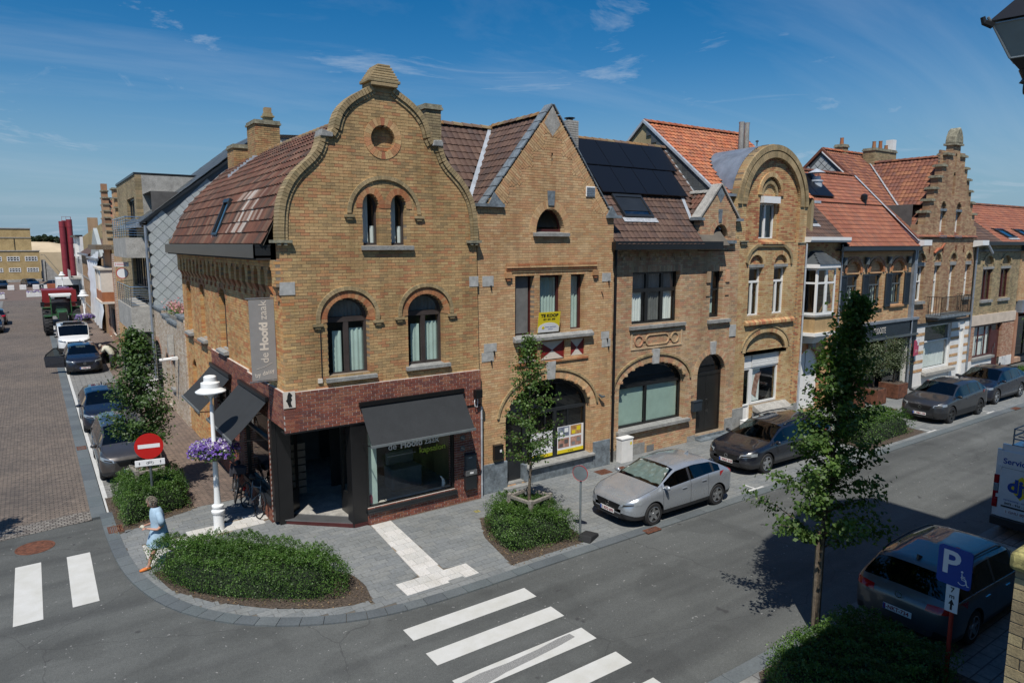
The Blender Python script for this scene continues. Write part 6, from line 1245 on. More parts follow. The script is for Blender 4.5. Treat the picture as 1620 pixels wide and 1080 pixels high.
b9=begin('awning_shop_house',(49.95,Y7,0),0,'yellow brick shop house at the right edge with blue sign and dark red awning','shop house',ox=49.95)
wall([(49.95,3.9),(62,3.9),(62,7.6),(49.95,7.6)],[rect(51.2,53.6,4.75,6.5),rect(55.5,57.5,4.75,6.5)],'brick_tan','mortar',name='front_wall',th=.3)
for a,b in ((51.2,53.6),(55.5,57.5)): rectwin(a,b,4.75,6.5,t=.1,depth=.1,fm='pole_grey'); MB().box(a+.1,b-.1,.22,.24,4.85,6.45).build('roller_blind','sheet_white'); MB().box(a-.1,b+.1,-.1,.1,4.6,4.75).build('sill','stone_sill'); MB().box(a,b,-.06,.05,6.5,6.75).build('lintel','stone_sill')
MB().box(49.95,62,-.3,.0,7.0,7.35).build('gutter','pole_grey'); s=MB().box(50.2,61.5,-.25,.1,3.2,3.95).build('sign_fascia','zinc'); text('Brasserie',.6,'sign_lettering','sign_white',s,(53.5,-.255,3.6),sx=.9)
MB().add([(50.4,-.25,3.2),(61,-.25,3.2),(61,-1.5,2.6),(50.4,-1.5,2.6),(50.4,-1.5,2.4),(61,-1.5,2.4)],[(0,1,2,3),(3,2,5,4)]).build('awning','red_awning')
MB().box(50,50.35,-.05,.3,0,3.2).build('pier','brick_pinkish'); rectwin(50.35,54.5,.3,3.1,t=.1,depth=.2,fm='black_metal',name='shop_window',mull=((52.3,.3,3.1),)); MB().box(54.5,62,0,.3,0,3.2).box(50.35,54.5,-.02,.3,0,.3).build('lower_wall','brick_pinkish'); inverse_box(50.2,61.8,.4,3,0,3.9,'interior_dark')
end()
bg=begin('background_house',(54,27,0),0,'dark slated house with small gable and lichen covered chimney behind the right hand roofs','house',ox=54)
MB().box(54,72,27,33,0,9.6).sprism([(27,9.6),(33,9.6),(30,11.6)],54.1,72).build('wall','brick_olive'); MB().add([(54,26.8,9.5),(72,26.8,9.5),(72,30,11.7),(54,30,11.7)],[(0,1,2,3)]).build('roof','slate_dark'); MB().prism([(57.5,9.4),(61.5,9.4),(59.5,11.8)],25.6,28).build('dormer_wall','brick_olive'); MB().add([(57.2,25.4,9.3),(59.5,25.4,12.0),(59.5,29,12.0),(57.2,29,9.3)],[(0,1,2,3)]).add([(61.8,25.4,9.3),(59.5,25.4,12.0),(59.5,29,12.0),(61.8,29,9.3)],[(0,3,2,1)]).build('dormer_roof','slate_dark'); MB().box(59.2,59.8,25.5,25.6,9.9,10.8).build('window','black_matt'); MB().box(63.2,65.2,26,27.5,9,12.6).build('chimney','brick_olive'); MB().box(63.1,65.3,25.9,27.6,12.6,12.9).build('chimney_ledge','lichen')
end()
# ------------------------------------------------------------------ side street: annex wall, slate hung flats and the houses beyond
XB=4.82
def bbegin(name,y,label,cat='house'):
    r=begin(name,(XB,y,0),-PI/2,label,cat); return r      # local x runs towards the camera, local y into the block
# annex garden wall: local x from -9.6 (far) to 0 (near), starting where the corner house ends
an=bbegin('annex_wall',16.68+13.2,'pinkish brick annex wall with arched doorways and flowers on top','wall')
anh=[arch(-8.6,-6.6,.0,2.2,2.75,10),arch(-5.2,-4.3,.0,2.1,2.5,8),arch(-3.55,-3.0,1.1,2.1,2.4,8)]
wall([(-9.6,-.05),(0,-.05),(0,4.45),(-1.6,4.45),(-1.6,4.05),(-4.2,4.05),(-4.2,4.15),(-5.6,4.15),(-5.6,4.35),(-9.6,4.35)],anh,'brick_white','mortar_white',th=.35,name='side_wall')
for a,b,z in ((-1.62,.0,4.45),(-4.22,-1.66,4.05),(-5.62,-4.24,4.15),(-9.62,-5.64,4.35)): MB().box(a,b,-.06,.42,z,z+.09).build('coping','stone_blue')
for (a,b,zs,t) in ((-8.6,-6.6,2.2,.55),(-5.2,-4.3,2.1,.4),(-3.55,-3.0,2.1,.3)): archring((a+b)/2,zs,(b-a)/2,t,.2,0,PI,18,-.01,.3,'brick_pinkish',each=False)
MB().box(-8.6,-6.6,.2,.26,0,2.8).build('garage_door','wood_grey'); MB().box(-5.2,-4.3,.2,.26,0,2.55).build('door','pole_grey'); MB().box(-3.6,-2.95,.15,.3,1.1,2.5).build('niche_back','brick_white'); MB().box(-3.65,-2.9,-.1,.1,1.0,1.1).build('sill','stone_sill')
MB().box(-1.75,-1.55,-.30,-.05,2.62,2.74).cyl((-1.65,-.1,2.68),(-1.65,-.75,2.64),.07,n=10).build('wall_lamp','frame_white'); MB().prism([(-2.9,2.8),(-2.5,2.7),(-2.6,3.6)],-.25,-.02).build('smoke_vent','concrete')
MB().box(-9.6,0,6,6.2,0,4).box(-9.6,0,.3,6,3.8,4.0).build('terrace','concrete')
end()
fl=empty('flower_planter',(5.25,33.2,4.15),0,'pink geraniums in a planter on top of the annex wall','flowers'); MB().box(-.3,.3,-1.9,1.9,-.1,.15).build('planter_box','wood_grey',fl,ctx=False)
# slate hung flats: gable facing the camera
sf=begin('slate_flats',(XB,38.0,0),0,'modern flats with grey diamond slate gable wall and concrete balconies','apartment building',ox=XB)
gp=[(XB,3.6),(16.5,3.6),(16.5,12.6),(13.0,12.6),(9.95,12.35),(XB,8.62)]
gw=MB().prism([(XB,0),(16.5,0),(16.5,13.0),(12.9,13.0),(10.6,13.0),(XB,8.60)],0,.3).build('gable_wall','slate_dark')
hp=lambda x:8.60+(x-XB)*.76
r=0; z=3.9
while z<13.0:
    x=XB+.14+(r%2)*.27
    while x<12.5:
        if z+.27<min(hp(x),13.0)-.03: MB().add([(x,-.022,z-.265),(x+.255,-.022,z),(x,-.010,z+.265),(x-.255,-.022,z)]+[(x,.0,z-.265),(x+.255,.0,z),(x-.255,.0,z)],[(0,1,2,3),(4,5,1,0),(6,4,0,3)]).build('wall_slate','slate_grey',gw)
        x+=.54
    z+=.272; r+=1
MB().prism([(XB-.35,8.30),(10.6,12.98),(10.6,13.12),(XB-.35,8.44)],-.12,.05).build('barge_board','anthracite')
MB().add([(XB-.35,-.1,8.42),(10.6,-.1,13.1),(10.6,7.6,13.1),(XB-.35,7.6,8.42)],[(0,3,2,1)]).add([(10.6,-.1,13.1),(16,-.1,13.4),(16,7.6,13.4),(10.6,7.6,13.1)],[(0,3,2,1)]).build('roof','slate_dark')
sr=MB()
for i in range(17):
    for j in range(24):
        x=XB-.3+i*.35; zz=8.46+i*.35*.801; y=-.05+j*.32+(i%2)*.16
        if y<7.4: sr.add([(x,y,zz+.02),(x+.4,y,zz+.33),(x+.4,y+.31,zz+.33),(x,y+.31,zz+.02)],[(0,3,2,1)])
sr.build('roof_slates','slate_dark',kind='stuff')
MB().add([(8.2,2.5,11.25),(9.1,2.5,11.98),(9.1,3.3,11.98),(8.2,3.3,11.25)],[(0,3,2,1)]).build('roof_window','glass_roof')
MB().box(XB-.45,XB-.28,-.1,7.6,8.22,8.42).build('gutter','zinc'); MB().tube([(XB-.12,-.09,8.3),(XB-.12,-.09,.0)],.06,10).build('downpipe','zinc')
frame((0,0,0),-PI/2)
wall([(-12.5,-.05),(0,-.05),(0,8.3),(-3.4,8.3),(-3.4,11.0),(-9.5,11.0),(-12.5,11.0)],[rect(-6.9,-1.0,.5,2.2),rect(-6.9,-1.0,2.6,4.6),rect(-6.9,-1.0,5.1,7.0),rect(-7.6,-4.3,7.6,9.9)],'brick_olive','mortar',th=.3,name='front_wall',BL=.215)
for k,(z0,z1) in enumerate(((.5,2.2),(2.6,4.6),(5.1,7.0))): rectwin(-6.9,-1.0,z0,z1,t=.09,depth=.15,fm='anthracite',mull=tuple((-6.9+i*.98,z0,z1) for i in range(1,6)),curt=[(-4.6,-3.9,z1-.1,z0+.1,'curtain_white')]) 
rectwin(-7.6,-4.3,7.6,9.9,t=.09,depth=.15,fm='anthracite',mull=((-6.5,7.6,9.9),(-5.4,7.6,9.9))); rooms(-8,-.5,[(0,7.1),(7.3,10)],.31,2)
for k,(z0,z1) in enumerate(((-.6,1.0),(3.1,4.35),(6.75,7.75))):
    z0=max(z0,.15)
    MB().hpr([(-7.6,0),(-6.4,-.95),(-.4,-.95),(-.25,0)],z0,z1-.02).build('balcony','concrete'); rl=MB(); zt=z1+.98
    for zz in [z1+.12*i+.1 for i in range(7)]+[zt]: rl.tube([(-7.5,-.03,zz),(-6.4,-.90,zz),(-.45,-.90,zz),(-.35,-.03,zz)],.015 if zz<zt-.01 else .025,5)
    x=-6.4
    while x<=-.4: rl.tube([(x,-.90,z1),(x,-.90,zt)],.02,5); x+=1.0
    rl.build('railing','chrome',kind='stuff')
MB().box(-12.5,-3.4,.3,7,8.0,11.05).box(-12.5,0,6.5,7,0,8.6).build('block','concrete'); MB().box(-12.5,-3.4,-.05,7,11.0,11.12).build('roof_edge','anthracite')
end()
# yellow stepped gable house and the bay house with a white box window
def stepped(name,y,L_,w0,z0,n,brick,label,dz=.55,bdepth=8,door=True,bands=None,roofm='tile_orange',eave=None):
    r=bbegin(name,y,label); c=-L_/2; e=eave or z0
    outl=[(-L_,-.05),(0,-.05),(0,z0)]
    ws=[w0*(1-i/n)+.35 for i in range(n)]
    for i,w in enumerate(ws): outl+=[(c+w,z0+dz*i),(c+w,z0+dz*(i+1))]
    for i in range(n-1,-1,-1): outl+=[(c-ws[i],z0+dz*(i+1)),(c-ws[i],z0+dz*i)]
    outl+=[(-L_,z0)]
    nw=max(1,int(L_/2.4)); hs=[]; 
    for k in range(nw):
        x=-L_+(k+.5)*L_/nw; hs+=[arch(x-.45,x+.45,.1 if k%2==0 else .9,2.2,2.6,6),rect(x-.42,x+.42,4.3,5.9)]
    hs.append(arch(c-.35,c+.35,z0+.4,z0+1.4,z0+1.7,6))
    wall(outl,hs,brick,'mortar',th=.3,name='front_wall',BL=.215)
    for i,w in enumerate(ws):
        for s in (-1,1):
            nx=ws[i+1] if i+1<n else .0
            MB().box(*sorted((c+s*nx,c+s*(w+.1))),-.1,.4,z0+dz*(i+1),z0+dz*(i+1)+.1).build('step_cap','stone_moss')
    for h in hs:
        xs=[p[0] for p in h]; zs=[p[1] for p in h]; rectwin(min(xs),max(xs),min(zs),max(zs),t=.07,depth=.14,fm='frame_white' if brick!='brick_tan' else 'frame_brown')
    rooms(-L_+.2,-.2,[(0,3.2),(3.6,7)],.31,1.5)
    top=z0+dz*n
    for s in (1,-1): MB().add([(c+s*(w0+.6),.35,z0-.1),(c,.35,top-.3),(c,bdepth,top-.3),(c+s*(w0+.6),bdepth,z0-.1)],[(0,1,2,3) if s<0 else (0,3,2,1)]).build('roof_slope',roofm)
    MB().box(-L_,0,bdepth-.2,bdepth,0,z0).box(-L_,-L_+.2,.3,bdepth,0,z0).box(-.2,0,.3,bdepth,0,z0).prism([(c-w0-.5,z0),(c+w0+.5,z0),(c,top-.4)],bdepth-.2,bdepth).build('party_wall','brick_olive')
    end(); return r
stepped('yellow_step_gable_house',50.5,5.2,1.9,6.6,7,'brick_tan','orange brick house with dark stepped gable edge next to the slate hung flats',dz=.62)
# bay house
bh=bbegin('bay_window_house',57.2,'brown and white house with boxy bay window and tall red stepped gable')
wall([(-7.4,-.05),(0,-.05),(0,6.7),(-7.4,6.7)],[rect(-6.5,-5.0,.1,2.6),rect(-3.6,-.8,.6,2.6)],'brick_pinkish','mortar_white',th=.3,name='front_wall'); 
MB().box(-5.6,-.6,-.75,.0,3.25,3.95).build('bay_apron','brick_arch'); MB().box(-5.7,-.5,-.85,.0,3.1,3.25).box(-5.7,-.5,-.85,.0,5.55,5.7).box(-5.6,-5.3,-.75,.0,3.95,5.55).box(-.9,-.6,-.75,0,3.95,5.55).box(-3.5,-3.1,-.75,0,3.95,5.55).build('bay_frame','paint_cream'); MB().box(-5.3,-3.5,-.6,-.55,3.95,5.55).box(-.85,-.63,-.6,-.2,3.95,5.5).build('bay_glazing','glass'); MB().box(-3.1,-.9,-.65,-.6,3.95,5.55).build('roller_shutter','frame_white')
MB().box(-5.5,-.7,-.02,.1,5.7,7.0).build('upper_panel','brick_arch'); MB().box(-7.6,.1,-.95,.3,7.0,7.35).build('eave_box','wood'); 
for a,b,c_,d in ((-6.5,-5.0,.1,2.6),(-3.6,-.8,.6,2.6)): rectwin(a,b,c_,d,t=.08,depth=.12,fm='frame_oxblood' if a<-5 else 'anthracite')
rooms(-7.2,-.2,[(0,3.1)],.31,1.5); MB().box(-7.4,0,7.8,8,0,7).box(-.2,0,.3,8,0,7).box(-7.4,-7.2,.3,8,0,7).build('party_wall','brick_olive')
c=-4.2
for i in range(8): 
    w=2.3-i*.27; MB().box(c-w,c+w,.0,.4,7.35+i*.5,7.35+(i+1)*.5-.002).build('gable_step','brick_brown'); 
    for s in (-1,1): MB().box(*sorted((c+s*(w-.3),c+s*(w+.08))),-.06,.46,7.35+(i+1)*.5-.04,7.35+(i+1)*.5+.05).build('step_cap','stone_moss')
MB().box(c-.25,c+.25,0,.4,11.35,11.9).build('gable_step','brick_brown')
for s in (1,-1): MB().add([(c+s*3.3,.4,7.3),(c,.4,10.9),(c,8,10.9),(c+s*3.3,8,7.3)],[(0,1,2,3) if s<0 else (0,3,2,1)]).build('roof_slope','tile_orange')
MB().prism([(-2.6,7.6),(-1.4,7.6),(-1.4,9.1),(-2.0,9.5),(-2.6,9.1)],.9,2.4).build('dormer','zinc'); MB().box(-2.4,-1.6,.88,.9,7.8,8.9).build('dormer_window','glass')
end()
for name,y,L_,z,mat,lab in (('sheeted_house',66.2,12,6.2,'brick_brown','house front wrapped in white builders sheeting'),('brown_row_house',78.5,14,6.4,'brick_brown','long brown brick house with rows of tall windows'),('grey_balcony_house',93.0,12,8.2,'concrete','grey rendered building with balcony and brick chimney before the red silos')):
    r=bbegin(name,y,lab)
    hs=[]; nw=int(L_/1.9)
    for k in range(nw):
        x=-L_+(k+.5)*L_/nw; hs+=[rect(x-.4,x+.4,.9,2.6),rect(x-.4,x+.4,3.9,5.6)]
    if mat=='concrete': 
        f=MB(); 
        for x0,x1 in ((-L_,0),): f.box(x0,x1,0,.3,0,z)
        f.build('front_wall','paint_white')
        for h in hs: MB().prism(h,-.01,.02).build('window','frame_black')
        MB().box(-9,-3,-1.1,0,3.3,3.45).box(-9,-3,-1.1,-1.05,3.45,4.3).build('balcony','concrete'); MB().box(-L_,0,-.4,.3,z,z+.2).build('roof_edge','anthracite'); MB().box(-2,-1.2,1,2,z,z+2.2).build('chimney','brick_brown'); MB().box(-7,-4,-.35,0,5.9,7.4).build('upper_box','paint_white'); MB().box(-6.6,-6.2,-.37,-.35,6.2,6.9).box(-5.2,-4.8,-.37,-.35,6.2,6.9).build('window','frame_black')
    else:
        if 'sheeted' in name:
            MB().box(-L_,0,0,.3,0,z).build('front_wall',mat); V=[];n=16
            for i in range(n+1):
                x=-L_+.2+(L_-.4)*i/n
                for j in range(9): V.append((x,-.25-.12*math.sin(i*1.7+j)-.05*math.sin(j*2.3),.2+(z-.5+.9*(i/n))*j/8))
            MB().add(V,[(i*9+j,(i+1)*9+j,(i+1)*9+j+1,i*9+j+1) for i in range(n) for j in range(8)]).build('sheeting','sheet_white',smooth=True)
            MB().prism([(-L_,z),(0,z),(-L_/2,z+2.6)],0,.3).build('gable','slate_grey')
        else:
            wall([(-L_,-.05),(0,-.05),(0,z),(-L_,z)],hs,mat,'mortar_dark',th=.3,name='front_wall')
            for h in hs: rectwin(h[0][0],h[1][0],h[0][1],h[2][1],t=.08,depth=.12,fm='frame_oxblood'); MB().box(h[0][0]-.1,h[1][0]+.1,-.1,.1,h[0][1]-.12,h[0][1]).build('sill','stone_sill')
            rooms(-L_+.2,-.2,[(0,3),(3.3,6)],.31,1.5)
        MB().add([(-L_,-.3,z-.1),(0,-.3,z-.1),(0,4,z+3),(-L_,4,z+3)],[(0,1,2,3)]).add([(-L_,8,z),(0,8,z),(0,4,z+3),(-L_,4,z+3)],[(3,2,1,0)]).build('roof','tile_brown')
        MB().box(-L_,0,-.4,-.2,z-.15,z+.02).build('gutter','zinc')
    MB().box(-L_,0,7.8,8,0,z).box(-.2,0,.3,8,0,z+.0).prism([(-.2,z),(-.2,z)],0,1) if 0 else MB().box(-L_,0,7.8,8,0,z).box(-.2,0,.3,8,0,z).sprism([(.3,z),(7.9,z),(4,z+2.9)],-.15,0).build('party_wall','brick_olive')
    end()
# silos, yard building, dune, far trees, trailer
o=empty('silos',(4.9,131,0),0,'three tall dark red silos at the far end of the side street','silo')
for i,(x,y) in enumerate(((-.35,0),(.1,1.2),(.65,.2))):
    s=MB().cyl((x,y,0),(x,y,10.9+.15*i),.42,n=20).build('silo','silo_red',o,ctx=False,smooth=True,auto=40); k=MB()
    for z in (2.5,5,7.5,10.0): k.cyl((x,y,z),(x,y,z+.07),.45,n=20)
    k.build('silo_band','silo_red',s,ctx=False,kind='stuff')
rl=MB(); [rl.tube([(x,y,11),(x,y,11.6)],.03,4) for x,y in ((-.3,-.4),(.9,-.2),(.3,.8),(.9,.7))]; rl.tube([(-.3,-.4,11.6),(.9,-.2,11.6),(.9,.7,11.6)],.03,4); rl.build('railing','silo_red',o,ctx=False,kind='stuff')
o=begin('school_building',(-20,165,0),0,'flat roofed yellow brick building with white framed windows closing the side street','building',ox=-20)
hs=[]
for x in (-2.6,.25,-5.4,-8.2,-11,-14,-17): hs+=[rect(x-1.05,x+.95,4.05,4.95),rect(x-.9,x+1.0,1.95,2.75)]
wl=MB().box(-20,1.6,0,.3,0,6.0); fl_=flatbrick('brick_school',((.50,.37,.17),(.45,.31,.14)),(.36,.28,.15)); wl.build('lower_wall','brick_school'); MB().box(-20,.45,1.2,1.5,6.0,10.3).box(-20,.45,1.2,9,10.1,10.3).build('upper_wall','brick_school'); MB().box(1.4,1.6,.3,9,0,6).box(.3,.45,1.5,9,6,10.3).build('end_wall','brick_school')
MB().box(-20.1,1.75,-.12,1.2,5.95,6.12).box(-20,.55,1.08,1.3,10.25,10.42).box(-20,.5,1.1,1.2,8.5,8.62).build('roof_edge','concrete'); MB().box(-20,1.65,-.15,.0,0,.5).build('plinth','concrete'); MB().box(-2.3,-2.2,1.1,1.2,6.2,8.4).build('downpipe','black_metal')
for h in hs:
    a,b,c_,d=h[0][0],h[1][0],h[0][1],h[2][1]; f=MB().ring(rect(a,b,c_,d),rect(a+.12,b-.12,c_+.1,d-.1),-.06,.02); f.box(a+.1,b-.1,-.05,.01,(c_+d)/2-.05,(c_+d)/2+.05); [f.box(a+(b-a)*k/4-.05,a+(b-a)*k/4+.05,-.05,.01,c_+.1,d-.1) for k in (1,2,3)]
    w=f.build('window','frame_white'); MB().add([(a+.1,-.005,c_+.1),(b-.1,-.005,c_+.1),(b-.1,-.005,d-.1),(a+.1,-.005,d-.1)],[(0,1,2,3)]).build('pane','glass_car',w)
end()
o=begin('outside_stair',(1.8,166,0),0,'concrete outside staircase beside the yellow brick building','stairs',ox=1.8)
for i in range(14): MB().box(4.9-i*.18-.2,4.9-i*.18,-.5,1.6,0,.3+i*.28).build('stair_tread','concrete')
MB().box(1.8,2.5,-.5,1.6,0,4.2).build('landing','concrete'); MB().tube([(5.0,-.5,1.2),(2.4,-.5,5.2),(1.8,-.5,5.2)],.04,5).build('handrail','pole_grey'); end()
tag(MB().box(-30,30,178,178.4,0,5.6).build('boundary_wall','sand',ctx=False),'tan wall with faint scalloped top below the sand dune','wall')
V=[];n=60
for i in range(n+1):
    x=-120+240*i/n
    for j in range(9):
        t=j/8; V.append((x,182+60*t,(8.0+.35*math.sin(i*.9)+.25*math.sin(i*2.3))*math.sin(min(1,t*1.7)*PI/2)-.3))
struct(MB().add(V,[(i*9+j,(i+1)*9+j,(i+1)*9+j+1,i*9+j+1) for i in range(n) for j in range(8)]),'dune','sand',smooth=True)
# ------------------------------------------------------------------ cars
def pl(pts,x): 
    xs=[p[0] for p in pts]; zs=[p[1] for p in pts]; return float(np.interp(x,xs,zs))
def smooth(pts,r=.10):
    xs=np.linspace(pts[0][0],pts[-1][0],241); z=np.interp(xs,[p[0] for p in pts],[p[1] for p in pts]); k=max(1,int(r/(xs[1]-xs[0]))); w=np.hanning(2*k+3)[1:-1]; w/=w.sum()
    zp=np.pad(z,(len(w)//2,len(w)//2),mode='edge'); z2=np.convolve(zp,w,'valid'); z2[0]=z[0]; z2[-1]=z[-1]; return list(zip(xs,z2))
PROTO={}
def car(name,label,loc,rz,paint,L_=4.4,W_=1.8,H=1.46,wb=2.65,fo=.88,cowl=1.18,roof_f=.45,roof_r=-1.35,tail=(-1.95,.98),hood=.74,belt=(.86,.99),kind='hatch',cut_r=None,rim='rim',rw=.325,plate=None,plate_r=None,rails=False,group=None,shade=False,cat='car',doors_open=False,detail=True,pillars=None,front='grille',chrome_line=False,lamp='lens_clear',badge='ring',roofpaint=None,cladding=False,winred=False,interior='interior_dark'):
    h=L_/2; xf=h-fo; xr=xf-wb
    T=[(-h,tail[1]-.22),(-h+.05,tail[1]-.05),(tail[0],tail[1]),(roof_r,H-.05),((roof_r+roof_f)/2,H),(roof_f,H-.055),(cowl,.50*hood+.50*belt[0]+.14),(h-.40,hood+.06),(h-.10,hood-.04),(h,hood-.20)]
    T=smooth(sorted(T),.12)
    Bp=smooth([(-h,belt[1]-.10),(-h+.2,belt[1]),(-h+1.2,belt[1]-.01),(cowl,belt[0]),(h-.4,hood-.0),(h,hood-.26)],.12)
    zbp=[(-h,.34),(-h+.25,.22),(xr-.3,.20),(0,.19),(xf+.3,.20),(h-.25,.19),(h,.26)]
    def hw(x):
        a=abs(x); e=h-.62 if x>0 else h-.42; f=.56 if x>0 else .72
        if a<e: return W_/2*(1-.012*(a/e)**2)
        t=(a-e)/(h-e); return W_/2*.988*(f+(1-f)*math.sqrt(max(0,1-t**2.6)))
    def wr(x):
        return hw(x)*(.735 if kind!='van' else .90)-.02
    def ring(x):
        w=hw(x); zb=pl(zbp,x); t=pl(T,x); b=min(pl(Bp,x),t-.03); cab=max(0,min(1,(t-b-.08)/.30)); R2=wr(x)
        a7=(w*.90*(1-cab)+ (R2+.05)*cab, (t-.02)*(1-cab)+(t-.10)*cab); b7=(w*.86*(1-cab)+R2*cab,(t-.012)*(1-cab)+(t-.05)*cab)
        return [(0,zb),(w*.80,zb),(w-.035,zb+.05),(w-.01,zb+.16),(w,.50),(w*.99,b-.13),(w*.972,b-.035),(w*.945,b),a7,b7,(b7[0]*.62,t-.006),(0,t)]
    seams=[]; mid=(roof_f+roof_r)/2
    xs=sorted(set([round(v,4) for v in list(np.linspace(-h,h,40))+[h-.02,h-.05,h-.09,-h+.02,-h+.05,-h+.09]]))
    pil=pillars or [(cowl-.06,cowl-.0),(mid+.20,mid+.28),(mid-.78,mid-.70)]
    door=[cowl-.12,mid+.24,xr+.42] if kind!='van' else [cowl-.1,mid+.5]
    for d in door: seams.append(d)
    for p in pil: xs+=[p[0],p[1]]
    for d in door: xs+=[d-.006,d+.006]
    xs+=[cowl,roof_f,roof_r,tail[0]+.03]; xs=sorted(set(round(v,4) for v in xs)); xs=[x for i,x in enumerate(xs) if i==0 or x-xs[i-1]>.004]
    n=len(xs); V=[];K=12
    for x in xs:
        r=ring(x); ins=.006 if any(abs(abs(x-d)-.006)<.0012 for d in seams) else 0
        V+= [(x,y,z) for y,z in r]+[(x,-y,z) for y,z in r[-2:0:-1]]
    K2=22; F=[];MI=[]
    for i in range(n-1):
        xm=(xs[i]+xs[i+1])/2; t=pl(T,xm); b=pl(Bp,xm)
        for k in range(K2):
            F.append((i*K2+k,i*K2+(k+1)%K2,(i+1)*K2+(k+1)%K2,(i+1)*K2+k)); kk=k if k<11 else 21-k; m=0
            seam=any(abs(xm-d)<.007 for d in seams)
            if kk==7 and t-b>.17 and roof_r-.55<xm<cowl+.02 and not any(p[0]-.002<xm<p[1]+.002 for p in pil): m=3 if not (kind=='van' and xm<mid+.4) else 0
            elif kk in (9,10) and roof_f+.03<xm<cowl-.02: m=2
            elif kk in (9,10) and tail[0]+.05<xm<roof_r-.04 and kind!='van': m=4
            elif kk==7 and t-b>.17 and kind!='van' and roof_r-.55<xm<cowl: m=1
            elif kk in (1,2) or kk==0: m=1
            elif cladding and kk==3 : m=1
            elif seam and 2<kk<8 : m=1
            elif roofpaint and kk>=9 and roof_r<xm<roof_f: m=5
            MI.append(m)
    F+=[tuple(range(K2-1,-1,-1)),tuple(range((n-1)*K2,n*K2))]; MI+=[0,0]
    me=D.meshes.new('b'); me.from_pydata(V,[],F); mats=[paint,'plastic_black','glass_car','glass_car','glass_car',roofpaint or paint]
    for q in mats: me.materials.append(M_(q))
    me.polygons.foreach_set('material_index',MI); me.polygons.foreach_set('use_smooth',[True]*len(F)); me.update()
    o=D.objects.new('b',me); COL.objects.link(o)
    rad=cut_r or rw+.055; ct=MB()
    for x in (xf,xr):
        for s in (-1,1): ct.cyl((x,s*(W_/2-.28),rw),(x,s*(W_/2+.3),rw),rad,n=28)
    cm_=D.meshes.new('c'); cm_.from_pydata(ct.v,[],ct.f); cm_.materials.append(M_('plastic_black')); co=D.objects.new('c',cm_); COL.objects.link(co)
    md=o.modifiers.new('x','BOOLEAN'); md.operation='DIFFERENCE'; md.object=co; md.solver='EXACT'; md.material_mode='TRANSFER'
    dg=bpy.context.evaluated_depsgraph_get(); dg.update(); ev=D.meshes.new_from_object(o.evaluated_get(dg)); D.objects.remove(o); D.objects.remove(co)
    # split by material group
    vs_=[tuple(v.co) for v in ev.vertices]; names=[m.name for m in ev.materials]
    grp={'body':[],'windscreen':[],'side_glass':[],'rear_window':[]}
    for p in ev.polygons:
        mi=p.material_index; g='windscreen' if mi==2 else 'side_glass' if mi==3 else 'rear_window' if mi==4 else 'body'
        grp[g].append((tuple(p.vertices),0 if g!='body' else {0:0,1:1,5:2}.get(mi,1)))
    root=empty(name,loc,rz,label,cat,group)
    def islands(fs):
        par={}
        def fd(a):
            while par[a]!=a: par[a]=par[par[a]]; a=par[a]
            return a
        for f,_ in fs:
            for i in f: par.setdefault(i,i)
            for i in f[1:]: par[fd(i)]=fd(f[0])
        d={}
        for f in fs: d.setdefault(fd(f[0][0]),[]).append(f)
        return list(d.values())
    todo=[(g,fs) for g,fs in grp.items() if g=='body' and fs]+[('side_window' if g=='side_glass' else g,q) for g,fs in grp.items() if g!='body' for q in islands(fs)]
    for g,fs in todo:
        used=sorted(set(i for f,_ in fs for i in f)); mp_={u:i for i,u in enumerate(used)}
        q=D.meshes.new(g); q.from_pydata([vs_[u] for u in used],[],[tuple(mp_[i] for i in f) for f,_ in fs])
        for m in ([paint,'plastic_black',roofpaint or paint] if g=='body' else ['glass_wind' if g=='windscreen' else 'glass_car']): q.materials.append(M_(m))
        q.polygons.foreach_set('material_index',[m for _,m in fs]); q.polygons.foreach_set('use_smooth',[True]*len(fs)); q.set_sharp_from_angle(angle=R(38))
        ob=D.objects.new(g,q); COL.objects.link(ob); ob.parent=root
    D.meshes.remove(ev)
    def half(x,z):
        r=ring(x); 
        if z>r[-1][1] or z<r[0][1]: return 0
        best=0
        for (y0,z0),(y1,z1) in zip(r,r[1:]):
            if (z0-z)*(z1-z)<=0 and abs(z1-z0)>1e-6: best=max(best,y0+(y1-y0)*(z-z0)/(z1-z0))
        return best
    def endx(y,z,s):
        a=h
        while a>h-.7 and half(s*a,z)<abs(y): a-=.02
        lo,hi=a,min(h,a+.02)
        for _ in range(8):
            m=(lo+hi)/2
            if half(s*m,z)>=abs(y): lo=m
            else: hi=m
        return s*lo
    def patch(nm,mat,quad,s=1,d=.008,nu=8,nv=4,smoothit=True,parent=None):
        """quad in (y,z): four corners wrapped on to the nose (s=1) or tail (s=-1)"""
        (a,b,c_,e)=quad; V=[]
        for i in range(nu+1):
            for j in range(nv+1):
                u,v=i/nu,j/nv; y=(a[0]*(1-u)+b[0]*u)*(1-v)+(e[0]*(1-u)+c_[0]*u)*v; z=(a[1]*(1-u)+b[1]*u)*(1-v)+(e[1]*(1-u)+c_[1]*u)*v
                V.append((endx(y,z,s)+s*d,y*(1+.004),z))
        m=MB().add(V,[(i*(nv+1)+j,(i+1)*(nv+1)+j,(i+1)*(nv+1)+j+1,i*(nv+1)+j+1) for i in range(nu) for j in range(nv)]); return m.build(nm,mat,parent or root,ctx=False,smooth=smoothit)
    we=hw(h)
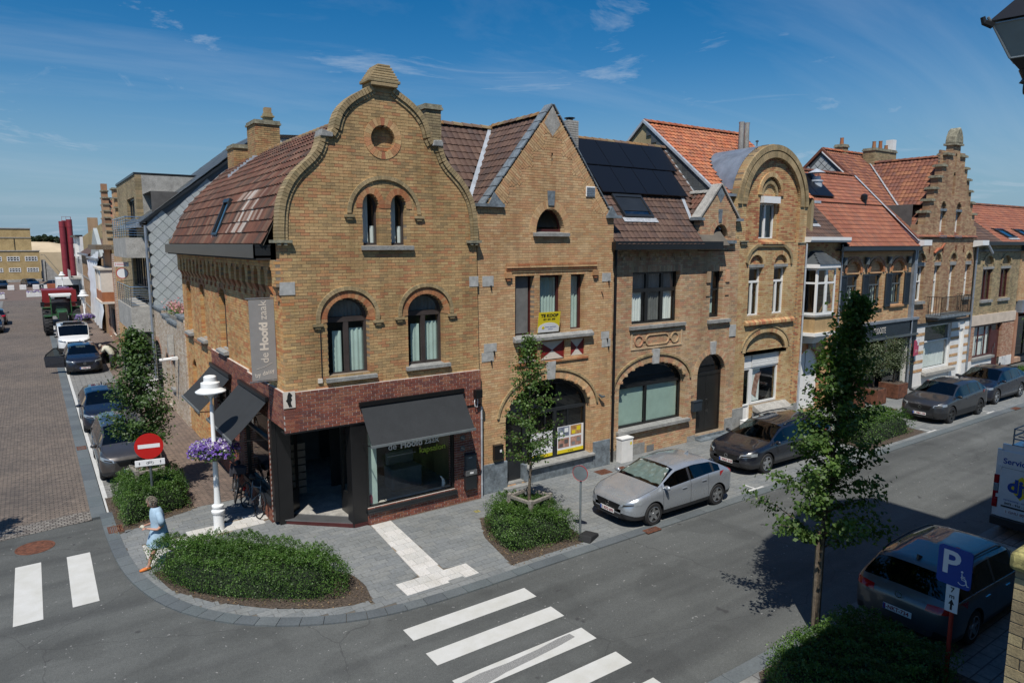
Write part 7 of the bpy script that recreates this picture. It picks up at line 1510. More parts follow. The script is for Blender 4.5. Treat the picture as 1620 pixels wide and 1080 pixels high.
    if detail:
        zt=pl(T,h-.12)
        for s in (1,-1):
            patch('headlight',lamp,[(s*.50,zt-.17),(s*(W_/2-.03),zt-.10),(s*(W_/2-.045),zt+.0),(s*.52,zt-.075)]) if lamp!='dark' else None
            patch('headlight_inner','black_matt',[(s*.54,zt-.155),(s*(W_/2-.12),zt-.10),(s*(W_/2-.12),zt-.07),(s*.56,zt-.10)],d=.011)
            if kind!='van': patch('taillight','red_lens',[(s*(.46),belt[1]-.17),(s*(W_/2-.015),belt[1]-.15),(s*(W_/2-.02),belt[1]-.02),(s*.48,belt[1]-.06)],s=-1)
        patch('grille','black_metal',[(-.36,zt-.30),(.36,zt-.30),(.46,zt-.12),(-.46,zt-.12)],d=.007)
        patch('lower_intake','black_matt',[(-.62,.27),(.62,.27),(.52,.38),(-.52,.38)],d=.007)
        patch('front_lip','steel' if cladding else 'plastic_black',[(-.70,.235),(.70,.235),(.70,.258),(-.70,.258)],d=.012)
        if badge:
            b=MB(); b.lathe([(.050,-.006),(.062,-.006),(.062,.006),(.050,.006),(.050,-.006)],(0,0,0),18,ax='y'); b.v=[(y,x,z) for x,y,z in b.v]; bo=b.build('badge','chrome',root,ctx=False); bo.location=(endx(0,zt-.2,1)+.02,0,zt-.2)
            b2=D.objects.new('badge',bo.data); COL.objects.link(b2); b2.parent=root; b2.location=(endx(0,belt[1]-.07,-1)-.014,0,belt[1]-.07)
        patch('bumper_line','black_matt',[(-.78,.30),(.78,.30),(.78,.36),(-.78,.36)],s=-1,d=.006); patch('bumper_trim','chrome',[(-.60,.29),(.60,.29),(.60,.303),(-.60,.303)],s=-1,d=.012)
        # hood shut line
        V=[]
        for i in range(17):
            y=-.72+1.44*i/16; x0=cowl+.02; V+=[(x0,y,0)]
        sp=MB()
        for s in (1,-1):
            pts=[]
            for i in range(12):
                x=cowl+.0+(h-.16-cowl)*i/11; r=ring(x); y,z=r[9]; pts.append((x,s*y*1.0,z+.003))
            sp.tube(pts,.004,4)
        sp.build('bonnet_gap','black_matt',root,ctx=False)
        for xx in ((door[0]+door[1])/2-.28,(door[1]+door[2])/2-.18) if kind!='van' else (mid+.7,):
            for s in (1,-1): z=pl(Bp,xx)-.14; MB().box(xx-.09,xx+.09,s*half(xx,z)-.005,s*half(xx,z)+.022*s if s>0 else s*half(xx,z)+.005,z-.012,z+.015).build('door_handle',paint if not chrome_line else 'chrome',root,ctx=False,bevel=.006) if s>0 else MB().box(xx-.09,xx+.09,-half(xx,z)-.022,-half(xx,z)+.005,z-.012,z+.015).build('door_handle',paint if not chrome_line else 'chrome',root,ctx=False,bevel=.006)
        if chrome_line:
            for s in (1,-1):
                pts=[(x,s*(ring(x)[7][0]+.004),ring(x)[7][1]+.004) for x in np.linspace(roof_r-.4,cowl-.08,14)]; MB().tube([tuple(map(float,p)) for p in pts],.008,5).build('window_trim','chrome',root,ctx=False)
    for s in (1,-1):
        zz=pl(Bp,cowl-.2)+.06; y=ring(cowl-.2)[7][0]
        m=MB(); m.tube([(cowl-.16,s*(y-.02),zz-.03),(cowl-.17,s*(y+.05),zz)],[.02,.02],6); m.lathe([(0,-.10),(.05,-.085),(.075,-.03),(.078,.03),(.055,.08),(0,.10)],(0,0,0),10,ax='y')
        k=len(m.v)-60; m.v=m.v[:k]+[(cowl-.17+v[0]*.65,s*(y+.12)+v[1],zz+.01+v[2]*.85) for v in m.v[k:]]; m.build('mirror',paint if not cladding else 'plastic_black',root,ctx=False,smooth=True)
    # seats and floor seen through the glass
    it=MB().box(tail[0]+.1,cowl+.1,-W_/2+.12,W_/2-.12,.30,.42); it.box(cowl-.35,cowl+.08,-W_/2+.14,W_/2-.14,.6,pl(Bp,cowl)-.04)
    for sx in (.05,-.85):
        for sy in (-.38,.38): it.box(mid+sx,mid+sx+.5,sy-.26,sy+.26,.42,.62); it.box(mid+sx-.14,mid+sx+.02,sy-.25,sy+.25,.60,1.12 if H<1.7 else 1.3); it.box(mid+sx-.13,mid+sx-.03,sy-.12,sy+.12,1.12 if H<1.7 else 1.3,H-.22)
    it.build('seats',interior,root,ctx=False,kind='stuff' if 0 else None)
    if shade:
        V=[];n_=14
        for i in range(n_+1):
            for j in range(7):
                t=j/6; x=cowl-.12+(roof_f+.05-cowl+.12)*t; y=(-1+2*i/n_)*(hw(0)*.80*(1-t)+wr(0)*.86*t); V.append((x,y,pl(T,x)-.035+.012*math.sin(i*2.1+j)+.012*math.sin(j*3.3+i)))
        MB().add(V,[(i*7+j,(i+1)*7+j,(i+1)*7+j+1,i*7+j+1) for i in range(n_) for j in range(6)]).build('sun_shade','foil',root,ctx=False)
    # wheels
    key=(rim,rw)
    for x in (xf,xr):
        for s in (1,-1):
            wd=.205; ty=MB(); ty.lathe([(rw*.66,-wd/2),(rw*.92,-wd/2),(rw,-wd*.34),(rw,wd*.34),(rw*.92,wd/2),(rw*.66,wd/2)],(0,0,0),30,ax='y')
            w=D.objects.new('wheel',None); w=ty.build('wheel','rubber',root,ctx=False,smooth=True,auto=35); w.location=(x,s*(W_/2-wd/2-.018),rw)
            rm_=MB(); yo=s*wd*.5; rm_.lathe([(rw*.68,yo*.98),(rw*.66,yo*1.0),(rw*.60,yo*.9),(rw*.58,yo*.45),(0,yo*.40)],(0,0,0),30,m=1,ax='y')
            for q in range(5):
                a=q*2*PI/5+.3; c_,sn=math.cos(a),math.sin(a); P=[]
                for (r_,t_,yy) in ((rw*.10,.055,.80),(rw*.62,.032,.92)):
                    P+=[(r_*c_-t_*sn,yo*yy,r_*sn+t_*c_),(r_*c_+t_*sn,yo*yy,r_*sn-t_*c_)]
                P2=[(p[0],yo*.5,p[2]) for p in P]; rm_.add(P+P2,[(0,1,3,2),(0,2,6,4),(1,5,7,3),(4,6,7,5)],0)
            rm_.lathe([(0,yo*.93),(rw*.16,yo*.90),(rw*.18,yo*.6)],(0,0,0),16,m=0,ax='y'); rm_.lathe([(rw*.69,yo*.96),(rw*.66,yo*1.03),(rw*.61,yo*.97)],(0,0,0),30,m=0,ax='y')
            rm_.build('rim',[rim,'rim_dark'],w,ctx=False)
    if rails:
        for s in (1,-1):
            pts=[(float(x),s*(wr(x)-.02),pl(T,x)+.03 if i not in (0,9) else pl(T,x)-.03) for i,x in enumerate(np.linspace(roof_r+.05,roof_f-.15,10))]; MB().tube(pts,.018,6).build('roof_rail','black_metal' if rails==1 else 'chrome',root,ctx=False,smooth=True)
    if kind!='van': MB().prism([(roof_r+.10,H-.05),(roof_r+.28,H-.03),(roof_r+.12,H+.05)],-.02,.02).build('antenna','black_metal' if paint!='paint_silver' else paint,root,ctx=False)
    for s,pt in ((1,plate),(-1,plate_r or plate)):
        if pt:
            z=.40 if s>0 else (.62 if kind!='van' else .75); x=endx(.0,z,s)+s*.02; p=MB().box(x-.008 if s>0 else x-.008,x+.008,-.26,.26,z-.055,z+.055).build('number_plate','plate_white',root,ctx=False)
            MB().box(x+s*.0085-.001,x+s*.0085+.001,*( (.21,.258) if s<0 else (-.258,-.21)),z-.053,z+.053).build('plate_band','blue_paint',p,ctx=False)
            t_=text(pt,.105,'plate_lettering','plate_red',p,(x+s*.0095,-.02*s if s<0 else .02,z),(PI/2,0,PI/2 if s>0 else -PI/2),ctx=False,sx=.95,bold=.002)
    return root
PRK='cars parked along the far kerb of the main street'; SDE='cars parked along the side street'; 
# silver hatch: nose at x=12.35
car('parked_car','silver hatchback with a reflective sun shade behind its windscreen',(14.35,13.11,.0),PI,'paint_silver',L_=4.2,W_=1.80,H=1.42,wb=2.58,fo=.86,cowl=1.02,roof_f=.30,roof_r=-1.15,tail=(-1.85,1.0),hood=.80,belt=(.90,1.02),plate='1 KFG 693',shade=True,group=PRK,rw=.31)
car('parked_car','black blue estate car with chrome window line, parked behind the silver hatchback',(20.75,14.0,.0),PI,'paint_black_blue',L_=4.85,W_=1.86,H=1.46,wb=2.80,fo=.93,cowl=1.25,roof_f=.45,roof_r=-1.85,tail=(-2.28,1.02),hood=.80,belt=(.90,1.0),rails=1,plate='1 RKD 218',group=PRK,chrome_line=True,rw=.335)
car('parked_car','metallic grey sport utility car parked across from the corten planters',(32.45,13.45,.0),PI,'paint_grey',L_=4.45,W_=1.83,H=1.58,wb=2.67,fo=.87,cowl=1.12,roof_f=.40,roof_r=-1.45,tail=(-2.0,1.10),hood=.92,belt=(1.0,1.12),cladding=True,plate='1 YBH 154',group=PRK,rw=.36,rim='rim_dark')
car('parked_car','dark navy car parked behind the grey sport utility car at the far end',(38.0,13.85,.0),PI,'paint_navy',L_=4.6,W_=1.86,H=1.55,wb=2.75,fo=.88,cowl=1.2,roof_f=.40,roof_r=-1.25,tail=(-2.1,1.08),hood=.90,belt=(.98,1.10),plate='1 VXJ 402',group=PRK,rw=.36)
car('parked_car','steel grey estate car seen from behind in the shade, in the disabled parking space',(15.25,5.82,.012),0,'paint_steel',L_=4.75,W_=1.83,H=1.50,wb=2.79,fo=.90,cowl=1.22,roof_f=.45,roof_r=-1.85,tail=(-2.24,1.02),hood=.80,belt=(.90,1.0),rails=1,plate='1-NKT-734',chrome_line=True,rw=.335)
car('parked_car','brown grey people carrier parked behind the hedge with the no entry sign',(2.15,26.2,.0),-PI/2,'paint_brown',L_=4.3,W_=1.78,H=1.62,wb=2.65,fo=.84,cowl=1.22,roof_f=.52,roof_r=-1.6,tail=(-1.95,1.08),hood=.90,belt=(.96,1.06),plate='1 EPJ 736',group=SDE,rw=.32)
car('parked_car','dark blue hatchback parked beyond the brown grey people carrier',(2.1,33.0,.0),-PI/2,'paint_blue',L_=4.2,W_=1.80,H=1.50,wb=2.6,fo=.86,cowl=1.1,roof_f=.42,roof_r=-1.35,tail=(-1.9,1.0),hood=.86,belt=(.93,1.04),plate='1 TGC 530',group=SDE,rw=.33)
suv=car('parked_car','dark blue sport utility car with both front doors open',(2.1,48.0,.0),-PI/2,'paint_navy',L_=4.25,W_=1.82,H=1.57,wb=2.6,fo=.86,cowl=1.1,roof_f=.42,roof_r=-1.35,tail=(-1.95,1.05),hood=.90,belt=(.98,1.08),cladding=True,plate='1 WEH 377',group=SDE,rw=.34,roofpaint='paint_navy')
for s in (1,-1):
    d=MB().prism([(0,.35),(1.05,.35),(1.1,.95),(0,1.0)],-.05,.05).build('open_door','paint_black_blue',suv,ctx=False,bevel=.02); MB().ring([(0.02,1.0),(1.08,.95),(1.0,1.12),(.55,1.48),(.35,1.5)],[(.10,1.03),(1.0,.99),(.93,1.1),(.53,1.42),(.40,1.44)],-.02,.02).build('door_frame','black_metal',d,ctx=False); MB().add([(.10,0,1.03),(1.0,0,.99),(.93,0,1.1),(.53,0,1.42),(.40,0,1.44)],[(0,1,2,3,4)]).build('door_window','glass_car',d,ctx=False)
    d.location=(.95,s*.92,0); d.rotation_euler=(0,0,PI-s*R(62))
for i,(x,y,lab,pt,rz) in enumerate(((-3.5,73.5,'nearest dark car at the left edge of the side street','paint_navy',-PI/2),(-3.4,80.5,'black car with white number plate, second along the left edge of the side street','paint_black_blue',PI/2),)):
    car('parked_car',lab,(x+.3,y,-.02),rz,pt,plate='1 XAB 811',group='cars along the left edge of the side street')
car('parked_car','dark car in front of the yellow school building at the left edge',(-4.2,143.5,-.02),-PI/2,'paint_black_blue',group='cars on the far square',detail=False); car('parked_car','dark green car parked below the school building windows on the far square',(-.3,147,-.02),-PI/2+.3,'paint_blue',group='cars on the far square',detail=False); car('parked_car','black low car behind the tractor trailer on the far square',(2.6,138,-.02),PI,'paint_black_blue',group='cars on the far square',detail=False)
wv=car('parked_van','white panel van with roof beacon bar between the blue car and the green tractor',(2.05,57.0,.0),-PI/2,'paint_van',L_=4.9,W_=1.95,H=1.95,wb=3.1,fo=.95,cowl=1.65,roof_f=1.0,roof_r=-2.0,tail=(-2.38,1.85),hood=1.08,belt=(1.12,1.2),kind='van',plate='1 SJN 940',cat='van',rw=.34,cladding=True)
MB().box(.6,.8,-.55,.55,1.96,2.08).box(.3,1.0,-.7,.7,1.95,1.97).build('beacon_bar','black_metal',wv,ctx=False)
# big service van seen from behind on the near side
sv=begin('service_van',(19.98,5.93,.012),0,'white service van with roof rack, open rear door and yellow blue logo','van')
def vbox(V,F,nm,mat,**k): return MB().add(V,F).build(nm,mat,sv,ctx=False,**k)
prof_=[(-1.0,.35),(-1.02,1.2),(-.97,1.75),(-.84,2.28),(-.70,2.42),(.70,2.42),(.84,2.28),(.97,1.75),(1.02,1.2),(1.0,.35)]
m=MB(); n=len(prof_); V=[(0,y,z) for y,z in prof_]+[(4.2,y,z) for y,z in prof_]+[(5.0,y*.96,min(z,1.5) if z>1.5 else z) for y,z in prof_]; m.add(V,[(i,i+1,n+i+1,n+i) for i in range(n-1)]+[(n+i,n+i+1,2*n+i+1,2*n+i) for i in range(n-1)]+[tuple(2*n+i for i in range(n))]); m.build('body','paint_van',sv,ctx=False,smooth=True,auto=30)
MB().prism([(-.0,.3),(.0,.3),(.0,2.4)],0,.1) ; MB().box(.02,.06,-.98,.98,.35,.48).box(-.12,.02,-1.0,1.0,.28,.50).build('rear_bumper','plastic_black',sv,ctx=False,bevel=.02)
MB().box(.0,.06,-.9,.9,2.22,2.40).box(0,.06,-1.0,-.86,.48,2.25).box(0,.06,.86,1.0,.48,2.25).build('rear_frame','paint_van',sv,ctx=False)
# left rear door closed with lettering, right one open
dl=MB().box(-.045,-.004,.02,.88,.5,2.24).build('rear_door','paint_van',sv,ctx=False,bevel=.015)
MB().box(-.049,-.046,.05,.85,1.80,1.806).build('door_crease','plastic_black',dl,ctx=False)
RX=Matrix(((0,0,-1),(-1,0,0),(0,1,0))).to_euler()
def vt2(s,size,y,z,mat,b=0,al='CENTER',dx=0): q=text(s,size,'van_lettering',mat,dl,(-.0475-dx,y,z),(PI/2,0,-PI/2),al,bold=b,ctx=False); return q
vt2('Service &',.20,.46,1.97,'blue_paint',.004); dm=MB().add([(-.050,.60-.27,1.40),(-.050,.33,1.12)],[]) 
MB().add([(-.049,.72-.32,1.66),(-.049,.40-.30,1.34),(-.049,.40,1.04),(-.049,.70,1.34)],[(0,1,2,3)]).build('logo_diamond','yellow_paint',dl,ctx=False); vt2('djt',.46,.45,1.36,'blue_paint',.02,dx=.004)
vt2('verwarming - sanitair',.07,.46,.98,'blue_paint'); vt2('0475 - 916 - 306',.08,.46,.88,'sign_black',.002)
pp=MB().box(-.06,-.046,.20,.72,.62,.73).build('number_plate','plate_white',dl,ctx=False); text('1 GHU 805',.10,'plate_lettering','plate_red',pp,(-.062,.46,.675),(PI/2,0,-PI/2),ctx=False)
MB().box(-.052,-.045,.15,.80,.78,.82).build('plate_recess','plastic_black',dl,ctx=False)
dr_=MB().box(-.86,.0,-.02,.02,.5,2.24).build('rear_door','paint_van',sv,ctx=False,bevel=.015); dr_.location=(-.02,-.92,0); dr_.rotation_euler=(0,0,R(-18))
inn=MB().box(.07,3.5,-.9,.9,.45,2.2); inn.f=[f for f in inn.f if f!=(3,0,4,7)]; inn.m=inn.m[:len(inn.f)]; inn.build('load_space','interior_dark',sv,ctx=False); MB().box(.5,1.4,-.7,-.1,.46,1.0).box(1.5,2.2,-.2,.7,.46,1.2).build('cargo','wood_grey',sv,ctx=False)
for z0,z1,mt in ((.95,1.15,'red_lens'),(1.15,1.35,'lens_clear'),(1.35,1.58,'red_lens'),(.72,.95,'red_lens')): MB().box(-.03,.04,.90,1.015,z0,z1-.005).build('taillight',mt,sv,ctx=False,bevel=.01)
for z in (1.0,1.75): MB().box(-.06,.0,.86,.93,z,z+.09).build('hinge','paint_van',sv,ctx=False)
rk=MB(); [rk.tube([(.1,y,2.62),(4.0,y,2.62)],.02,6) for y in (-.72,.72)]; [rk.tube([(.1+i*.32,-.72,2.55),(.1+i*.32,.72,2.55)],.02,6) for i in range(13)]; rk.tube([(.1,-.72,2.8),(4,-.72,2.8)],.015,6); rk.tube([(.1,.72,2.8),(4,.72,2.8)],.015,6); rk.tube([(.1,-.72,2.8),(.1,.72,2.8)],.015,6)
[rk.tube([(x,y,2.38),(x,y,2.8)],.018,6) for x in (.12,1.3,2.6,3.9) for y in (-.72,.72)]; rk.build('roof_rack','galv',sv,ctx=False)
for x in (.75,3.9):
    for s in (1,-1): w=MB().lathe([(.22,-.11),(.32,-.11),(.345,-.07),(.345,.07),(.32,.11),(.22,.11)],(0,0,0),26,ax='y').build('wheel','rubber',sv,ctx=False,smooth=True,auto=35); w.location=(x,s*.9,.345); MB().cyl((0,-.1,0),(0,.1,0),.22,n=20).build('rim','rim',w,ctx=False)
MB().box(.0,.05,-.99,.99,.30,.36).build('sill_edge','plastic_black',sv,ctx=False)
end()
# ------------------------------------------------------------------ tractor with red trailer
tr=empty('tractor',(1.85,69.5,-.0),-PI/2,'green tractor facing the camera behind the white van','tractor')
hood=MB(); hood.hpr([(-.1,-.42),(2.2,-.36),(2.35,-.2),(2.35,.2),(2.2,.36),(-.1,.42)],1.25,2.0); hood.build('bonnet','tractor_green',tr,ctx=False,bevel=.12); MB().box(2.3,2.38,-.28,.28,1.05,1.85).build('grille','black_matt',tr,ctx=False,bevel=.02)
MB().box(-1.5,-.05,-.75,.75,1.4,1.55).box(-1.5,-.05,-.78,.78,2.95,3.1).box(-.12,-.05,-.75,-.68,1.5,3.0).box(-.12,-.05,.68,.75,1.5,3.0).box(-1.5,-1.43,-.75,-.68,1.5,3.0).box(-1.5,-1.43,.68,.75,1.5,3.0).build('cab','tractor_green',tr,ctx=False); MB().box(-1.42,-.10,-.72,.72,1.55,2.95).build('cab_glass','glass_car',tr,ctx=False); MB().box(-1.55,.02,-.8,.8,3.1,3.2).box(.0,.06,-.7,.7,2.98,3.1).build('cab_roof','paint_white',tr,ctx=False,bevel=.04)
for x,s,r_,w_ in ((1.7,1,.75,.55),(1.7,-1,.75,.55),(-.9,1,1.0,.7),(-.9,-1,1.0,.7)):
    w=MB().lathe([(r_*.5,-w_/2),(r_*.93,-w_/2),(r_,-w_*.35),(r_,w_*.35),(r_*.93,w_/2),(r_*.5,w_/2)],(0,0,0),26,ax='y').build('wheel','rubber',tr,ctx=False,smooth=True,auto=35); w.location=(x,s*1.02,r_); MB().cyl((0,-w_*.4,0),(0,w_*.4,0),r_*.5,n=20).build('rim','tractor_green',w,ctx=False)
    lg=MB(); 
    for q in range(18): a=2*PI*q/18; lg.T=Matrix.Rotation(a,4,'Y'); lg.box(r_*.97,r_*1.05,-w_*.45,.0,-.04,.04).box(r_*.97,r_*1.05,.0,w_*.45,.08,.16)
    lg.build('tread','rubber',w,ctx=False,kind='stuff')
    MB().hpr([(x-.5,s*1.02-w_/2),(x+.5,s*1.02-w_/2),(x+.5,s*1.02+w_/2),(x-.5,s*1.02+w_/2)],r_*2+.04,r_*2+.12).build('fender','tractor_green',tr,ctx=False)
for s in (1,-1): MB().tube([(-.05,s*.7,2.5),(.1,s*1.3,2.45)],.03,5).box(.05,.12,s*1.3-.14,s*1.3+.14,2.2,2.6).build('mirror','black_metal',tr,ctx=False); MB().box(-.02,.06,s*.55-.12,s*.55+.12,2.85,2.97).build('work_light','lens_clear',tr,ctx=False)
tl=empty('farm_trailer',(1.9,78,-.0),-PI/2,'dark red farm trailer behind the green tractor','trailer')
MB().prism([(-3,1.2),(3.2,1.2),(3.6,3.1),(-3.2,3.1)],-1.2,1.2).build('trailer_body','trailer_red',tl,ctx=False); MB().box(3.55,3.75,-1.3,1.3,2.2,3.3).box(-3.2,3.7,-1.28,-1.2,2.9,3.15).box(-3.2,3.7,1.2,1.28,2.9,3.15).build('rim_rail','trailer_red',tl,ctx=False)
for x in (-1,.6):
    for s in (1,-1): MB().cyl((x,s*.75,.6),(x,s*1.25,.6),.6,n=22).build('wheel','rubber',tl,ctx=False)
gt=empty('box_trailer',(3.6,103,-.0),-PI/2,'white box trailer with dark open back at the far end of the side street','trailer'); MB().box(-2.5,2.5,-1.2,1.2,2.4,3.2).box(-2.5,-2.3,-1.2,1.2,.6,2.4).box(-2.5,2.5,1.1,1.2,.6,2.4).box(2.4,2.5,-1.2,-1.08,.6,2.4).build('trailer_body','frame_white',gt,ctx=False); MB().box(-2.2,2.3,-1.0,1.05,.6,2.4).build('load_space','black_matt',gt,ctx=False); [MB().cyl((x,-1.1,.4),(x,1.1,.4),.4,n=16).build('wheel','rubber',gt,ctx=False) for x in (-1,.2)]
# ------------------------------------------------------------------ bicycles against the corner house
def bicycle(name,label,loc,rz,lean,col,crate=False,red=False):
    o=empty(name,loc,rz,label,'bicycle','bicycles leaning against the corner house'); o.rotation_euler=(lean,0,rz)
    for x in (-.54,.54):
        w=MB(); 
        P=[(x+.335*math.cos(a),0,.345+.335*math.sin(a)) for a in [2*PI*i/28 for i in range(29)]]; w.tube(P,.020,7); wo=w.build('wheel','rubber',o,ctx=False,smooth=True); sp=MB()
        for i in range(14): a=PI*2*i/14; sp.tube([(x,0,.345),(x+.325*math.cos(a),0,.345+.325*math.sin(a))],.0022,3)
        sp.cyl((x,-.04,.345),(x,.04,.345),.03,n=8); sp.build('spokes','steel',wo,ctx=False,kind='stuff')
        fd=MB(); P=[(x+.37*math.cos(a),0,.345+.37*math.sin(a)) for a in [.3+(PI-.2)*i/10 for i in range(11)]]; fd.tube(P,.022,5); fd.build('mudguard','black_metal',o,ctx=False)
    bb=(-.08,0,.30); sh=(-.22,0,.82); hd=(.36,0,.86); hl=(.42,0,.66)
    MB().tube([bb,sh],.017,7).tube([bb,hl],.019,7).tube([(-.19,0,.70),(.38,0,.80)],.016,7).tube([hd,hl,(.54,0,.345)],.018,7).tube([(-.54,.03,.345),bb],.011,5).tube([(-.54,.03,.345),(-.2,0,.72)],.010,5).build('frame',col,o,ctx=False)
    MB().tube([hd,(.33,0,1.02)],.014,6).tube([(.22,-.30,1.06),(.32,-.18,1.08),(.34,0,1.04),(.32,.18,1.08),(.22,.30,1.06)],.012,6).build('handlebar','black_metal',o,ctx=False)
    MB().tube([(-.34,0,.93),(-.22,0,.95),(-.06,0,.94)],[.09,.06,.02],8).cyl((-.22,0,.8),(-.23,0,.93),.012).build('saddle','black_matt',o,ctx=False,smooth=True)
    MB().tube([(-.80,-.05,.74),(-.30,-.05,.74)],.008,4).tube([(-.80,.05,.74),(-.30,.05,.74)],.008,4).tube([(-.54,.05,.345),(-.6,.05,.74)],.006,4).tube([(-.54,-.05,.345),(-.6,-.05,.74)],.006,4).build('carrier','black_metal',o,ctx=False)
    MB().cyl((-.08,-.03,.30),(-.08,.03,.30),.09,n=14).box(-.02,.06,-.12,-.04,.19,.21).box(-.22,-.14,.04,.12,.39,.41).build('pedals','steel',o,ctx=False)
    MB().tube([(-.2,.02,.28),(-.26,.22,.02)],.008,5).build('kickstand','black_metal',o,ctx=False)
    if crate: MB().box(.36,.62,-.18,.18,.86,1.06).build('front_bag','cloth_dark',o,ctx=False,bevel=.02); MB().box(-.78,-.42,.06,.16,.45,.76).box(-.78,-.42,-.16,-.06,.45,.76).build('pannier','cloth_dark',o,ctx=False,bevel=.02)
    if red: MB().tube([(-.62,-.06,.55),(-.56,-.07,.50),(-.5,-.06,.56)],.03,6).build('lock_cable','red_paint',o,ctx=False)
    return o
bicycle('bicycle','near bicycle with teal frame leaning against the corner house window',(4.50,19.3,.0),R(-84),R(-13),'stone_blue',red=True)
bicycle('bicycle','far bicycle with dark panniers leaning beside the corner house window',(4.42,20.9,.0),R(-100),R(-11),'black_metal',crate=True)
plain('lantern_glass',(.20,.24,.24),.35); plain('red_pole',(.40,.035,.02),.45,var=.1)
# ------------------------------------------------------------------ leaves, hedges, trees
def leafcloud(name,P,Nn,size,mat,parent,ctx=False,kind=None,shape=(1,.55)):
    P=np.asarray(P,float); n=len(P); Nn=np.asarray(Nn,float)+rng.normal(0,.75,(n,3)); Nn/=np.linalg.norm(Nn,axis=1)[:,None]+1e-9
    T=rng.normal(0,1,(n,3)); T-=Nn*(T*Nn).sum(1)[:,None]; T/=np.linalg.norm(T,axis=1)[:,None]+1e-9; B=np.cross(Nn,T)
    s=size*rng.uniform(.65,1.25,(n,1)); a=s*shape[0]*.5; b=s*shape[1]*.5; dr=Nn*s*.12
    V=np.stack([P-T*a-dr,P+B*b-T*a*.15,P+T*a-dr*1.5,P-B*b-T*a*.15],1).reshape(-1,3)
    me=D.meshes.new(name); me.vertices.add(4*n); me.vertices.foreach_set('co',V.ravel()); me.loops.add(4*n); me.loops.foreach_set('vertex_index',np.arange(4*n)); me.polygons.add(n); me.polygons.foreach_set('loop_start',np.arange(n)*4); me.polygons.foreach_set('loop_total',np.full(n,4)); me.update(calc_edges=True)
    me.materials.append(M_(mat)); o=D.objects.new(name,me); COL.objects.link(o)
    if parent: o.parent=parent
    if kind: o['kind']=kind
    return o
def inpoly(x,y,poly):
    c=np.zeros(len(x),bool); n=len(poly)
    for i in range(n):
        (xa,ya),(xb,yb)=poly[i],poly[(i+1)%n]; m=((ya>y)!=(yb>y)); t=(xb-xa)*(y-ya)/((yb-ya) if yb!=ya else 1e-9)+xa; c^=m&(x<t)
    return c
def edgedist(x,y,poly):
    d=np.full(len(x),1e9); n=len(poly)
    for i in range(n):
        a=np.array(poly[i]); b=np.array(poly[(i+1)%n]); ab=b-a; t=np.clip(((x-a[0])*ab[0]+(y-a[1])*ab[1])/(ab@ab),0,1); d=np.minimum(d,np.hypot(x-a[0]-ab[0]*t,y-a[1]-ab[1]*t))
    return d
def hedge(label,poly,h,n,leaf=.045,mat='leaf_hedge',round_=.28,holes=None,name='hedge',cat='hedge'):
    cx=sum(p[0] for p in poly)/len(poly); cy=sum(p[1] for p in poly)/len(poly); o=empty(name,(cx,cy,0),0,label,cat)
    xs=[p[0] for p in poly]; ys=[p[1] for p in poly]; x=rng.uniform(min(xs),max(xs),n*3); y=rng.uniform(min(ys),max(ys),n*3); ok=inpoly(x,y,poly); x,y=x[ok][:n],y[ok][:n]
    ed=edgedist(x,y,poly); bump_=.09*np.sin(x*5.1+1)*np.cos(y*4.3)+.07*np.sin(x*11+y*9)+.04*np.sin(x*23-y*19)
    ztop=h*(1-.35*np.clip(1-ed/round_,0,1)**2.2)+bump_
    side=rng.random(len(x))<np.clip(1.35-ed/.22,0,.95); z=np.where(side,rng.uniform(.04,1,len(x))**.9*ztop,ztop-np.abs(rng.normal(0,.07,len(x))))
    sh=.05*np.sin(z*9+x*7+y*5); g=np.stack([x-cx,y-cy],1); g/=np.linalg.norm(g,axis=1)[:,None]+1e-6
    px=x+g[:,0]*(sh+rng.normal(0,.03,len(x)))*side; py=y+g[:,1]*(sh+rng.normal(0,.03,len(x)))*side
    sp=rng.random(len(x))<.012; z=z+sp*rng.uniform(.03,.16,len(x))
    Nn=np.stack([g[:,0]*side,g[:,1]*side,np.where(side,.35,1.)],1)
    leafcloud('foliage',np.stack([px-cx,py-cy,z],1),Nn,leaf,mat,o)
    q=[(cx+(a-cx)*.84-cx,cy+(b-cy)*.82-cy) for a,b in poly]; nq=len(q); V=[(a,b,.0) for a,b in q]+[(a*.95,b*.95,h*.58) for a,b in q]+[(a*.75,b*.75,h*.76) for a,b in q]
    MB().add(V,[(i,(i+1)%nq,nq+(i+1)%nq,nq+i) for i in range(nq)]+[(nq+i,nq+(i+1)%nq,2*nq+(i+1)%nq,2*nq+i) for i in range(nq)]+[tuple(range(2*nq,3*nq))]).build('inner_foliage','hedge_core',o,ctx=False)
    return o
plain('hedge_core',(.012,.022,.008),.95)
hd=[(1.62,17.15),(1.78,16.3),(2.2,15.35),(2.95,14.5),(3.9,13.75),(4.55,13.3),(5.05,13.35),(5.28,13.9),(5.1,14.55),(4.55,15.3),(3.9,16.2),(3.0,16.95),(2.1,17.3)]
hedge('large rounded corner hedge at the kerb in front of the corner house door',hd,.78,42000,.038,round_=.45)
hedge('square hedge around the no entry sign and tree at the side street',[(1.45,20.0),(3.2,20.7),(3.35,22.7),(1.4,22.8)],.82,21000,.042)
hedge('square hedge around the young tree in front of the gabled house',[(8.95,12.95),(10.9,12.6),(11.15,14.4),(10.6,15.0),(9.5,15.0),(9.1,14.2)],.76,23000,.040)
hedge('bright green hedge between the dark estate car and the grey car',[(24.4,12.7),(28.4,12.75),(28.6,14.4),(25.0,14.5)],.85,9000,.06)
hedge('dark shaded hedge around the large street tree in the foreground',[(9.35,4.4),(12.5,4.5),(12.55,6.55),(10.0,6.65),(9.35,6.0)],.66,27000,.047)
